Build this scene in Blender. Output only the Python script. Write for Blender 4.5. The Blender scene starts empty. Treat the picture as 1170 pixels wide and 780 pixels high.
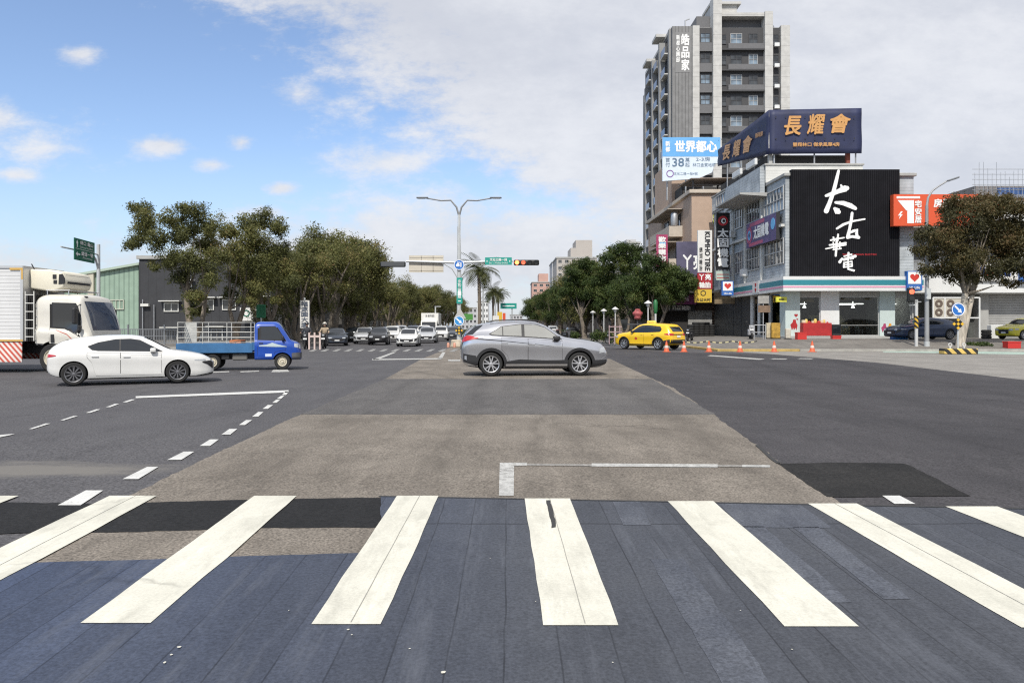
import bpy, bmesh, math, random
from mathutils import Vector, Matrix, noise
from mathutils.bvhtree import BVHTree
R = math.radians
rnd = random.Random(7)
SC = bpy.context.scene
COL = SC.collection

# ------------------------------------------------------------------ camera, sky, sun, exposure
HC, V0, U0, FP = 1.64, 373.0, 576.0, 870.0
cd = bpy.data.cameras.new('camera'); cam = bpy.data.objects.new('camera', cd); COL.objects.link(cam)
cam.location = (0, 0, HC); cam.rotation_euler = (R(90), 0, 0)
cd.sensor_fit = 'HORIZONTAL'; cd.sensor_width = 36; cd.lens = 36 * FP / 1170
cd.shift_x = (585 - U0) / 1170; cd.shift_y = (V0 - 390) / 1170
cd.clip_start = .05; cd.clip_end = 6000
SC.camera = cam
SC.render.resolution_x, SC.render.resolution_y = 1024, 682
vs = SC.view_settings
vs.view_transform = 'Standard'; vs.look = 'None'; vs.gamma = 1; vs.use_curve_mapping = False
vs.exposure = 0.24
SC.cycles.use_denoising = False; SC.cycles.filter_width = 1.2
SUN_AZ, SUN_EL = R(189), R(50)
sd = bpy.data.lights.new('sun', 'SUN'); sun = bpy.data.objects.new('sun', sd); COL.objects.link(sun)
sd.energy = 3.8; sd.angle = R(.9); sd.color = (1, .95, .87)
sv = Vector((math.sin(SUN_AZ) * math.cos(SUN_EL), math.cos(SUN_AZ) * math.cos(SUN_EL), math.sin(SUN_EL)))
sun.rotation_euler = (-sv).to_track_quat('-Z', 'Y').to_euler(); sun.location = (0, -20, 60)

world = bpy.data.worlds.new('World'); SC.world = world; world.use_nodes = True
def build_sky():
    nt = world.node_tree; N = nt.nodes; L = nt.links
    bg = N['Background']; out = N['World Output']
    sky = N.new('ShaderNodeTexSky'); sky.sky_type = 'NISHITA'; sky.sun_disc = False
    sky.sun_elevation = SUN_EL; sky.sun_rotation = SUN_AZ
    sky.air_density = 1.0; sky.dust_density = 1.2; sky.ozone_density = 2.0; sky.altitude = 250
    def m(op, *a, clamp=False):
        n = N.new('ShaderNodeMath'); n.operation = op; n.use_clamp = clamp
        for i, x in enumerate(a):
            if isinstance(x, (int, float)): n.inputs[i].default_value = x
            else: L.new(x, n.inputs[i])
        return n.outputs[0]
    tc = N.new('ShaderNodeTexCoord'); sp = N.new('ShaderNodeSeparateXYZ'); L.new(tc.outputs['Generated'], sp.inputs[0])
    x, y, z = sp.outputs
    ya = m('MAXIMUM', m('ABSOLUTE', y), .25)
    a = m('DIVIDE', x, ya); b = m('DIVIDE', z, ya)
    def noise(scale, detail, rough, sx=1, sz=1, off=0):
        cb = N.new('ShaderNodeCombineXYZ')
        L.new(m('MULTIPLY', a, sx), cb.inputs[0]); L.new(m('MULTIPLY', b, sz), cb.inputs[1]); cb.inputs[2].default_value = off
        n = N.new('ShaderNodeTexNoise'); n.inputs['Scale'].default_value = scale; n.inputs['Detail'].default_value = detail
        n.inputs['Roughness'].default_value = rough; L.new(cb.outputs[0], n.inputs['Vector'])
        return n.outputs['Fac']
    n1 = noise(3.4, 10, .66, 1, 2.0, 1.3); n2 = noise(14, 9, .68, 1, 1.9, 5.0)
    nn = m('ADD', m('MULTIPLY', m('SUBTRACT', n1, .5), 1.05), m('MULTIPLY', m('SUBTRACT', n2, .5), .75))
    # the large bank on the right
    s = m('SUBTRACT', m('ADD', m('MULTIPLY', a, .515), m('MULTIPLY', b, .857)), .140)
    big = m('ADD', m('MULTIPLY', s, 6.5), m('MULTIPLY', nn, 1.9))
    # the low bank over the street
    def ramp(v, lo, hi):
        n = N.new('ShaderNodeMapRange'); n.interpolation_type = 'SMOOTHSTEP'
        n.inputs[1].default_value = lo; n.inputs[2].default_value = hi; L.new(v, n.inputs[0]); return n.outputs[0]
    bank = m('SUBTRACT', m('ADD', m('MULTIPLY', nn, 1.7), .92), m('ADD', m('MULTIPLY', m('ABSOLUTE', m('SUBTRACT', b, .085)), 8.5), m('MULTIPLY', m('ABSOLUTE', m('ADD', a, .06)), .9)))
    cov = m('MAXIMUM', big, bank)
    for (u, v, ru, rv, k) in [(92, 62, 32, 14, .55), (-2, 135, 30, 24, .34), (185, 166, 42, 15, .55), (275, 163, 20, 10, .5), (322, 215, 26, 10, .6),
                              (240, 188, 24, 9, .4), (20, 200, 28, 9, .42), (50, 170, 36, 18, .15), (345, 108, 40, 16, .3), (440, 185, 80, 26, .35), (300, 244, 40, 14, .6)]:
        da = m('DIVIDE', m('SUBTRACT', a, (u - U0) / FP), ru / FP); db = m('DIVIDE', m('SUBTRACT', b, (V0 - v) / FP), rv / FP)
        d = m('SQRT', m('ADD', m('MULTIPLY', da, da), m('MULTIPLY', db, db)))
        cov = m('MAXIMUM', cov, m('ADD', m('MULTIPLY', m('SUBTRACT', 1, d), k), m('MULTIPLY', nn, 1.5)))
    up = m('MULTIPLY', ramp(z, -.02, .02), 1)
    mask = m('MULTIPLY', ramp(cov, -.05, .60), up)
    # pale air near the horizon
    hz = m('ADD', m('MULTIPLY', m('SUBTRACT', 1, ramp(b, .0, .26)), .46), .05)
    shade = ramp(m('ADD', m('ADD', m('MULTIPLY', n1, .9), m('MULTIPLY', n2, .4)), m('MULTIPLY', ramp(b, .1, .5), -.07)), .40, .86)
    cmix = N.new('ShaderNodeMix'); cmix.data_type = 'RGBA'; L.new(shade, cmix.inputs[0])
    cmix.inputs[6].default_value = (.56, .58, .635, 1); cmix.inputs[7].default_value = (.725, .735, .765, 1)
    sc = N.new('ShaderNodeMix'); sc.data_type = 'RGBA'; sc.blend_type = 'MULTIPLY'; sc.inputs[0].default_value = 1
    L.new(sky.outputs[0], sc.inputs[6]); sc.inputs[7].default_value = (SKY_K * .98, SKY_K * 1.0, SKY_K * 1.06, 1)
    h = N.new('ShaderNodeMix'); h.data_type = 'RGBA'; L.new(hz, h.inputs[0]); L.new(sc.outputs[2], h.inputs[6]); h.inputs[7].default_value = (.50, .575, .69, 1)
    f = N.new('ShaderNodeMix'); f.data_type = 'RGBA'; L.new(m('MULTIPLY', mask, .93), f.inputs[0]); L.new(h.outputs[2], f.inputs[6]); L.new(cmix.outputs[2], f.inputs[7])
    L.new(f.outputs[2], bg.inputs['Color'])
    # colours above are radiances; the background runs at strength .15
    k = N.new('ShaderNodeMix'); k.data_type = 'RGBA'; k.blend_type = 'MULTIPLY'; k.inputs[0].default_value = 1
    L.new(f.outputs[2], k.inputs[6]); k.inputs[7].default_value = (1 / .15, 1 / .15, 1 / .15, 1); L.new(k.outputs[2], bg.inputs['Color'])
    bg.inputs['Strength'].default_value = .15
SKY_K = .150
build_sky()

# ------------------------------------------------------------------ geometry helpers
def g(Y):
    if Y < 7: return .0155 * max(Y, -30)
    if Y < 13: t = Y - 7; return .1085 + .0155 * (t - t * t / 12)
    return .155
def W(u, v, Y): return Vector(((u - U0) * Y / FP, Y, HC + (V0 - v) * Y / FP))
def gp(u, v):
    Y = 15
    for _ in range(60): Y = .5 * Y + .5 * FP * (HC - g(Y)) / (v - V0)
    return ((u - U0) * Y / FP, Y)
def lin(pts, x):
    if x <= pts[0][0]: return pts[0][1]
    for (a, b), (c, d) in zip(pts, pts[1:]):
        if x <= c: return b + (d - b) * (x - a) / (c - a) if c > a else d
    return pts[-1][1]
def pchip(pts, x):
    n = len(pts)
    if x <= pts[0][0]: return pts[0][1]
    if x >= pts[-1][0]: return pts[-1][1]
    h = [pts[i+1][0] - pts[i][0] for i in range(n-1)]; d = [(pts[i+1][1] - pts[i][1]) / h[i] for i in range(n-1)]
    def sl(i):
        if i == 0: return d[0]
        if i == n-1: return d[-1]
        if d[i-1] * d[i] <= 0: return 0
        return 2 * d[i-1] * d[i] / (d[i-1] + d[i])
    for i in range(n-1):
        if x <= pts[i+1][0]:
            t = (x - pts[i][0]) / h[i]
            return ((2*t**3 - 3*t*t + 1) * pts[i][1] + (t**3 - 2*t*t + t) * h[i] * sl(i) + (3*t*t - 2*t**3) * pts[i+1][1] + (t**3 - t*t) * h[i] * sl(i+1))
def frame(c, n):
    n = Vector((n[0], n[1], 0)).normalized(); x = Vector((-n.y, n.x, 0))
    return Matrix(((x.x, 0, n.x, c[0]), (x.y, 0, n.y, c[1]), (0, 1, 0, c[2]), (0, 0, 0, 1)))
FRONT, LEFT = (0, -1), (-1, 0)

_m = {}
def M(name, col, rough=.6, metal=0, var=.0, scale=3, bump=0, coat=0, spec=.5, col2=None, emit=0, stretch=None, alpha=None, detail=5):
    if name in _m: return _m[name]
    mt = bpy.data.materials.new(name); mt.use_nodes = True; nt = mt.node_tree; N = nt.nodes; L = nt.links
    p = N['Principled BSDF']; c = (*col, 1)
    p.inputs['Base Color'].default_value = c; p.inputs['Roughness'].default_value = rough; p.inputs['Metallic'].default_value = metal
    p.inputs['Coat Weight'].default_value = coat; p.inputs['Coat Roughness'].default_value = .05; p.inputs['Specular IOR Level'].default_value = spec
    if emit: p.inputs['Emission Color'].default_value = c; p.inputs['Emission Strength'].default_value = emit
    if var or bump or col2:
        tc = N.new('ShaderNodeTexCoord'); n = N.new('ShaderNodeTexNoise'); n.inputs['Scale'].default_value = scale; n.inputs['Detail'].default_value = detail; n.inputs['Roughness'].default_value = .65
        if stretch:
            mp = N.new('ShaderNodeMapping'); mp.inputs['Scale'].default_value = stretch; L.new(tc.outputs['Object'], mp.inputs[0]); L.new(mp.outputs[0], n.inputs['Vector'])
        else: L.new(tc.outputs['Object'], n.inputs['Vector'])
        r = N.new('ShaderNodeValToRGB'); r.color_ramp.elements[0].position = .32; r.color_ramp.elements[1].position = .68
        lo = col2 if col2 else [x * (1 - var) for x in col]
        r.color_ramp.elements[0].color = (*lo, 1); r.color_ramp.elements[1].color = (*[min(1, x * (1 + var * .7)) for x in col], 1)
        L.new(n.outputs['Fac'], r.inputs[0]); L.new(r.outputs[0], p.inputs['Base Color'])
        if bump:
            b = N.new('ShaderNodeBump'); b.inputs['Strength'].default_value = bump; b.inputs['Distance'].default_value = .02
            L.new(n.outputs['Fac'], b.inputs['Height']); L.new(b.outputs[0], p.inputs['Normal'])
    _m[name] = mt; return mt
def banded(name, c1, c2, axis, period, frac=.12, rough=.6, metal=0, bump=.4, var=.12, diag=None):
    """a surface with a regular groove or stripe across one object axis"""
    if name in _m: return _m[name]
    mt = M(name, c1, rough, metal); nt = mt.node_tree; N = nt.nodes; L = nt.links; p = N['Principled BSDF']
    tc = N.new('ShaderNodeTexCoord'); sp = N.new('ShaderNodeSeparateXYZ'); L.new(tc.outputs['Object'], sp.inputs[0])
    def m(op, *a):
        n = N.new('ShaderNodeMath'); n.operation = op
        for i, x in enumerate(a):
            if isinstance(x, (int, float)): n.inputs[i].default_value = x
            else: L.new(x, n.inputs[i])
        return n.outputs[0]
    v = sp.outputs['XYZ'.index(axis[0])]
    if diag: v = m('ADD', v, m('MULTIPLY', sp.outputs['XYZ'.index(diag)], 1))
    if len(axis) > 1: v = m('ADD', v, sp.outputs['XYZ'.index(axis[1])])
    f = m('FRACT', m('ADD', m('DIVIDE', v, period), 100))
    k = m('LESS_THAN', f, frac)
    nz = N.new('ShaderNodeTexNoise'); nz.inputs['Scale'].default_value = 1.3; nz.inputs['Detail'].default_value = 6; L.new(tc.outputs['Object'], nz.inputs[0])
    mx = N.new('ShaderNodeMix'); mx.data_type = 'RGBA'; L.new(k, mx.inputs[0]); mx.inputs[6].default_value = (*c1, 1); mx.inputs[7].default_value = (*c2, 1)
    d = N.new('ShaderNodeMix'); d.data_type = 'RGBA'; d.blend_type = 'MULTIPLY'; d.inputs[0].default_value = 1; L.new(mx.outputs[2], d.inputs[6])
    rr = N.new('ShaderNodeMapRange'); rr.inputs[1].default_value = .3; rr.inputs[2].default_value = .7; rr.inputs[3].default_value = 1 - var; rr.inputs[4].default_value = 1 + var
    L.new(nz.outputs['Fac'], rr.inputs[0]); L.new(rr.outputs[0], d.inputs[7]); L.new(d.outputs[2], p.inputs['Base Color'])
    if bump:
        b = N.new('ShaderNodeBump'); b.inputs['Strength'].default_value = bump; b.inputs['Distance'].default_value = .03; b.invert = True
        L.new(k, b.inputs['Height']); L.new(b.outputs[0], p.inputs['Normal'])
    return mt

class MB:
    def __init__(s): s.v = []; s.f = []; s.m = []
    def add(s, vs_, fs, m=0):
        o = len(s.v); s.v += [tuple(x) for x in vs_]; s.f += [tuple(i + o for i in q) for q in fs]; s.m += [m] * len(fs); return s
    def box(s, c, d, m=0, rot=None):
        x, y, z = d[0]/2, d[1]/2, d[2]/2
        p = [Vector(q) for q in ((-x,-y,-z),(x,-y,-z),(x,y,-z),(-x,y,-z),(-x,-y,z),(x,-y,z),(x,y,z),(-x,y,z))]
        if rot is not None: p = [rot @ q for q in p]
        c = Vector(c)
        return s.add([q + c for q in p], [(0,3,2,1),(4,5,6,7),(0,1,5,4),(1,2,6,5),(2,3,7,6),(3,0,4,7)], m)
    def bx(s, x0, x1, y0, y1, z0, z1, m=0): return s.box(((x0+x1)/2, (y0+y1)/2, (z0+z1)/2), (abs(x1-x0), abs(y1-y0), abs(z1-z0)), m)
    def poly(s, pts, m=0): return s.add(pts, [tuple(range(len(pts)))], m)
    def tube(s, pts, rs, n=8, m=0, cap=True):
        pts = [Vector(p) for p in pts]
        if not isinstance(rs, (list, tuple)): rs = [rs] * len(pts)
        ring = []; prev = None
        for i, p in enumerate(pts):
            t = ((pts[min(i+1, len(pts)-1)] - pts[max(i-1, 0)])).normalized()
            a = t.cross(Vector((0, 0, 1))) if prev is None else prev - t * prev.dot(t)
            if a.length < 1e-3: a = t.cross(Vector((0, 1, 0)))
            a.normalize(); prev = a; b = t.cross(a)
            ring.append([p + (a * math.cos(k * 2 * math.pi / n) + b * math.sin(k * 2 * math.pi / n)) * rs[i] for k in range(n)])
        v = [q for r_ in ring for q in r_]; f = []
        for i in range(len(pts) - 1):
            for k in range(n):
                f.append((i*n + k, i*n + (k+1) % n, (i+1)*n + (k+1) % n, (i+1)*n + k))
        if cap: f += [tuple(range(n - 1, -1, -1)), tuple((len(pts)-1)*n + k for k in range(n))]
        return s.add(v, f, m)
    def lathe(s, prof, n=20, T=None, m=0, cap=False):
        T = T or Matrix(); v = []; f = []
        for r_, z in prof:
            for k in range(n):
                a = 2 * math.pi * k / n; v.append(T @ Vector((r_ * math.cos(a), r_ * math.sin(a), z)))
        for i in range(len(prof) - 1):
            for k in range(n): f.append((i*n+k, i*n+(k+1) % n, (i+1)*n+(k+1) % n, (i+1)*n+k))
        if cap and prof[0][0] > 1e-4: f.append(tuple(range(n-1, -1, -1)))
        if cap and prof[-1][0] > 1e-4: f.append(tuple((len(prof)-1)*n + k for k in range(n)))
        return s.add(v, f, m)
    def prism(s, pts, T, d, m=0):
        n = len(pts); v = [T @ Vector((p[0], p[1], 0)) for p in pts] + [T @ Vector((p[0], p[1], d)) for p in pts]
        f = [tuple(range(n-1, -1, -1)), tuple(range(n, 2*n))] + [(i, (i+1) % n, n + (i+1) % n, n + i) for i in range(n)]
        return s.add(v, f, m)
    def stroke(s, pts, T, d, m=0):
        """a brush stroke: points x, y, width"""
        L_ = []; Rr = []; P = [Vector((p[0], p[1])) for p in pts]; n = len(P)
        for i in range(n):
            t = (P[min(i+1, n-1)] - P[max(i-1, 0)]).normalized(); q = Vector((-t.y, t.x)); w = pts[i][2] / 2
            L_.append(P[i] + q * w); Rr.append(P[i] - q * w)
        def capp(c, t, w, sgn):
            o = []
            for k in range(1, 5):
                a = math.pi * k / 5; q = Vector((-t.y, t.x)); o.append(c + q * math.cos(a) * w * sgn + t * math.sin(a) * w * sgn)
            return o
        t1 = (P[-1] - P[-2]).normalized(); t0 = (P[1] - P[0]).normalized()
        out = L_ + capp(P[-1], t1, pts[-1][2] / 2, 1) + Rr[::-1] + capp(P[0], t0, pts[0][2] / 2, -1)
        return s.prism([(q.x, q.y) for q in out][::-1], T, d, m)
    def text(s, body, w, h, T, m=0, bold=.0, shear=0):
        v, f, (x0, x1, y0, y1) = glyphs(body, 0, shear)
        if not v: return s
        sx = w / max(x1 - x0, 1e-6); sy = h / max(y1 - y0, 1e-6) if h else sx
        cx, cy = (x0 + x1) / 2, (y0 + y1) / 2
        for i, (dx, dy) in enumerate([(0, 0), (1, .6), (-1, .6), (1, -.6), (-1, -.6), (0, 1), (0, -1)] if bold else [(0, 0)]):      # heavier lettering: laid down again a hair aside
            s.add([T @ Vector(((p[0] - cx + dx * bold) * sx, (p[1] - cy + dy * bold) * sy, i * .0012)) for p in v], f, m)
        return s
    def build(s, name, mats, parent=None, sm=None, bevel=0, world=False, seg=1, loc=None):
        me = bpy.data.meshes.new(name); me.from_pydata(s.v, [], s.f)
        if not isinstance(mats, (list, tuple)): mats = [mats]
        for q in mats: me.materials.append(q)
        me.polygons.foreach_set('material_index', s.m)
        if bevel:
            bm = bmesh.new(); bm.from_mesh(me); bmesh.ops.remove_doubles(bm, verts=bm.verts, dist=1e-5)
            es = [e for e in bm.edges if len(e.link_faces) == 2 and e.calc_face_angle(0) > R(30)]
            bmesh.ops.bevel(bm, geom=es, offset=bevel, segments=seg, affect='EDGES', profile=.5, clamp_overlap=True); bm.to_mesh(me); bm.free()
        if sm:
            me.polygons.foreach_set('use_smooth', [True] * len(me.polygons)); me.set_sharp_from_angle(angle=R(sm))
        me.update()
        o = bpy.data.objects.new(name, me); COL.objects.link(o)
        if parent is not None:
            o.parent = parent
            if world: o.location = -parent.location
        if loc is not None: o.location = loc
        return o
_gl = {}
def glyphs(body, bold, shear):
    k = (body, bold, shear)
    if k not in _gl:
        c = bpy.data.curves.new('lettering', 'FONT'); c.body = body; c.offset = bold; c.shear = shear; c.resolution_u = 3; c.space_character = 1
        o = bpy.data.objects.new('lettering', c); COL.objects.link(o)
        dg = bpy.context.evaluated_depsgraph_get(); ev = o.evaluated_get(dg); me = ev.to_mesh()
        v = [tuple(p.co) for p in me.vertices]; f = [tuple(p.vertices) for p in me.polygons]
        ev.to_mesh_clear(); bpy.data.objects.remove(o); bpy.data.curves.remove(c)
        bb = (min(p[0] for p in v), max(p[0] for p in v), min(p[1] for p in v), max(p[1] for p in v)) if v else (0, 1, 0, 1)
        _gl[k] = (v, f, bb)
    return _gl[k]

def tag(o, label=None, cat=None, group=None, kind=None):
    if label: o['label'] = label
    if cat: o['category'] = cat
    if group: o['group'] = group
    if kind: o['kind'] = kind
    return o
def empty(name, loc=(0, 0, 0), label=None, cat=None, group=None, rz=0):
    o = bpy.data.objects.new(name, None); o.empty_display_size = .2; COL.objects.link(o); o.location = loc; o.rotation_euler = (0, 0, rz)
    return tag(o, label, cat, group)
def dup(o, parent=None):
    c = o.copy(); COL.objects.link(c)
    if parent is not None: c.parent = parent
    for ch in list(o.children): dup(ch, c)
    return c

def wob(x, y, k): return noise.noise(Vector((x * .9, y * .9, k))) + .6 * noise.noise(Vector((x * 2.7, y * 2.7, k + 3)))
def sheet(name, polys, mat, off, kind='structure', jit=0):
    """flat marking or patch lying on the road; polygons are lists of ground (x, y)"""
    bm = bmesh.new(); off *= .55; rj = random.Random(len(name))
    for pl in polys:
        if jit:
            q = []
            for (xa_, ya_), (xb_, yb_) in zip(pl, pl[1:] + pl[:1]):
                L_ = math.hypot(xb_ - xa_, yb_ - ya_); n_ = max(1, min(110, int(L_ / .10))) if max(ya_, yb_) < 30 else 1
                q += [(xa_ + (xb_ - xa_) * i / n_ + (rj.gauss(0, jit * .3) + wob(xa_ + (xb_ - xa_) * i / n_, ya_ + (yb_ - ya_) * i / n_, 0) * jit * 1.6 if i else 0), ya_ + (yb_ - ya_) * i / n_ + (rj.gauss(0, jit * .3) + wob(xa_ + (xb_ - xa_) * i / n_, ya_ + (yb_ - ya_) * i / n_, 7) * jit * 1.6 if i else 0)) for i in range(n_)]
            pl = q
        fs = bm.faces.new([bm.verts.new((x, y, 0)) for x, y in pl])
    y0 = min(v.co.y for v in bm.verts); y1 = max(v.co.y for v in bm.verts)
    yy = max(6.5, math.ceil(y0 * 2) / 2)
    while yy < min(y1, 13.5):
        bmesh.ops.bisect_plane(bm, geom=bm.verts[:] + bm.edges[:] + bm.faces[:], plane_co=(0, yy, 0), plane_no=(0, 1, 0)); yy += .5
    for v in bm.verts: v.co.z = g(v.co.y) + off
    bmesh.ops.recalc_face_normals(bm, faces=bm.faces)
    for f in bm.faces:
        if f.normal.z < 0: f.normal_flip()
    me = bpy.data.meshes.new(name); bm.to_mesh(me); bm.free(); me.materials.append(mat)
    o = bpy.data.objects.new(name, me); COL.objects.link(o); o['kind'] = kind
    return o

def sign(name, label, c, w, h, n, board, items, thick=.15, mats=(), cat='sign', side=None, outline=None, roll=0):
    """a board (its own mesh) with its lettering as a child; c is the middle of the face"""
    T = frame(c, n) @ Matrix.Rotation(roll, 4, 'Z'); b = MB()
    pts = outline or [(-w/2, -h/2), (w/2, -h/2), (w/2, h/2), (-w/2, h/2)]
    b.prism(pts, T @ Matrix.Translation((0, 0, -thick)), thick, 0)
    nrm = [i for i in range(len(b.f))]
    if side is not None:
        b.m = [1] * len(b.f); b.m[1] = 0
    o = b.build(name, [board] + ([side] if side is not None else [])); tag(o, label, cat)
    t = MB()
    mats = list(mats)
    for it in items:
        k = it[0]
        if k == 'rect': _, x, y, ww, hh, mi = it; t.prism([(x-ww/2, y-hh/2), (x+ww/2, y-hh/2), (x+ww/2, y+hh/2), (x-ww/2, y+hh/2)], T, .012 , mi)
        elif k == 'poly': _, pts, mi = it; t.prism(pts, T, .016, mi)
        elif k == 'disc': _, x, y, r_, mi = it; t.prism([(x + r_*math.cos(a*.2618), y + r_*math.sin(a*.2618)) for a in range(24)], T, .018, mi)
        elif k == 'ring':
            _, x, y, r_, wd, mi = it
            t.lathe([(r_-wd, 0), (r_-wd, .02), (r_, .02), (r_, 0)], 24, T @ Matrix.Translation((x, y, 0)), mi)
        elif k == 'stroke': _, pts, mi = it; t.stroke(pts, T, .03 + .003 * len(t.m) / 20, mi)
        elif k == 'text':
            _, s_, x, y, ww, hh, mi = it[:7]; t.text(s_, ww, hh, T @ Matrix.Translation((x, y, .026)), mi, *(it[7:]))
        elif k == 'vtext':
            _, s_, x, y, ww, hh, mi = it[:7]; q = hh / len(s_)
            for i, ch in enumerate(s_): t.text(ch, ww, q * .86, T @ Matrix.Translation((x, y + hh/2 - q*(i+.5), .026)), mi, *(it[7:]))
        elif k == 'rtext':
            _, s_, x, y, ww, hh, mi = it[:7]; t.text(s_, hh, ww, T @ Matrix.Translation((x, y, .026)) @ Matrix.Rotation(-math.pi/2, 4, 'Z'), mi, *(it[7:]))
    if items: t.build('lettering', mats, o)
    return o

def heart(x, y, r_):
    o = []
    for k in range(28):
        a = 2 * math.pi * k / 28; o.append((x + r_ * .0625 * 16 * math.sin(a)**3, y + r_ * .0625 * (13*math.cos(a) - 5*math.cos(2*a) - 2*math.cos(3*a) - math.cos(4*a))))
    return o[::-1]

_wc = {}
def window(parent, T, w, h, nx, ny, fm, pm, fw=.07, depth=.1, name='window'):
    """window part (panes) with its frame as a sub-part; T puts local x/y in the wall plane, z outwards"""
    key = (round(w, 2), round(h, 2), nx, ny, fm.name, pm.name, fw, name)
    if key not in _wc:
        p = MB().bx(-w/2, w/2, -h/2, h/2, -.02, .02); f = MB()
        for x0, x1, y0, y1 in ((-w/2, w/2, h/2 - fw, h/2), (-w/2, w/2, -h/2, -h/2 + fw), (-w/2, -w/2 + fw, -h/2 + fw, h/2 - fw), (w/2 - fw, w/2, -h/2 + fw, h/2 - fw)): f.bx(x0, x1, y0, y1, -.03, depth)
        for i in range(1, nx): x = -w/2 + w * i / nx; f.bx(x - fw*.4, x + fw*.4, -h/2 + fw, h/2 - fw, -.03, depth * .8)
        for j in range(1, ny):
            y = -h/2 + h * j / ny
            for i in range(nx): f.bx(-w/2 + w*i/nx + (fw if i == 0 else fw*.4), -w/2 + w*(i+1)/nx - (fw if i == nx-1 else fw*.4), y - fw*.4, y + fw*.4, -.03, depth * .8)
        a = p.build(name, pm); b = f.build('frame', fm)
        _wc[key] = (a.data, b.data); bpy.data.objects.remove(a); bpy.data.objects.remove(b)
    a = bpy.data.objects.new(name, _wc[key][0]); b = bpy.data.objects.new('frame', _wc[key][1])
    COL.objects.link(a); COL.objects.link(b); b.parent = a; a.parent = parent; a.matrix_local = Matrix.Translation(-parent.location) @ T
    return a

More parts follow.
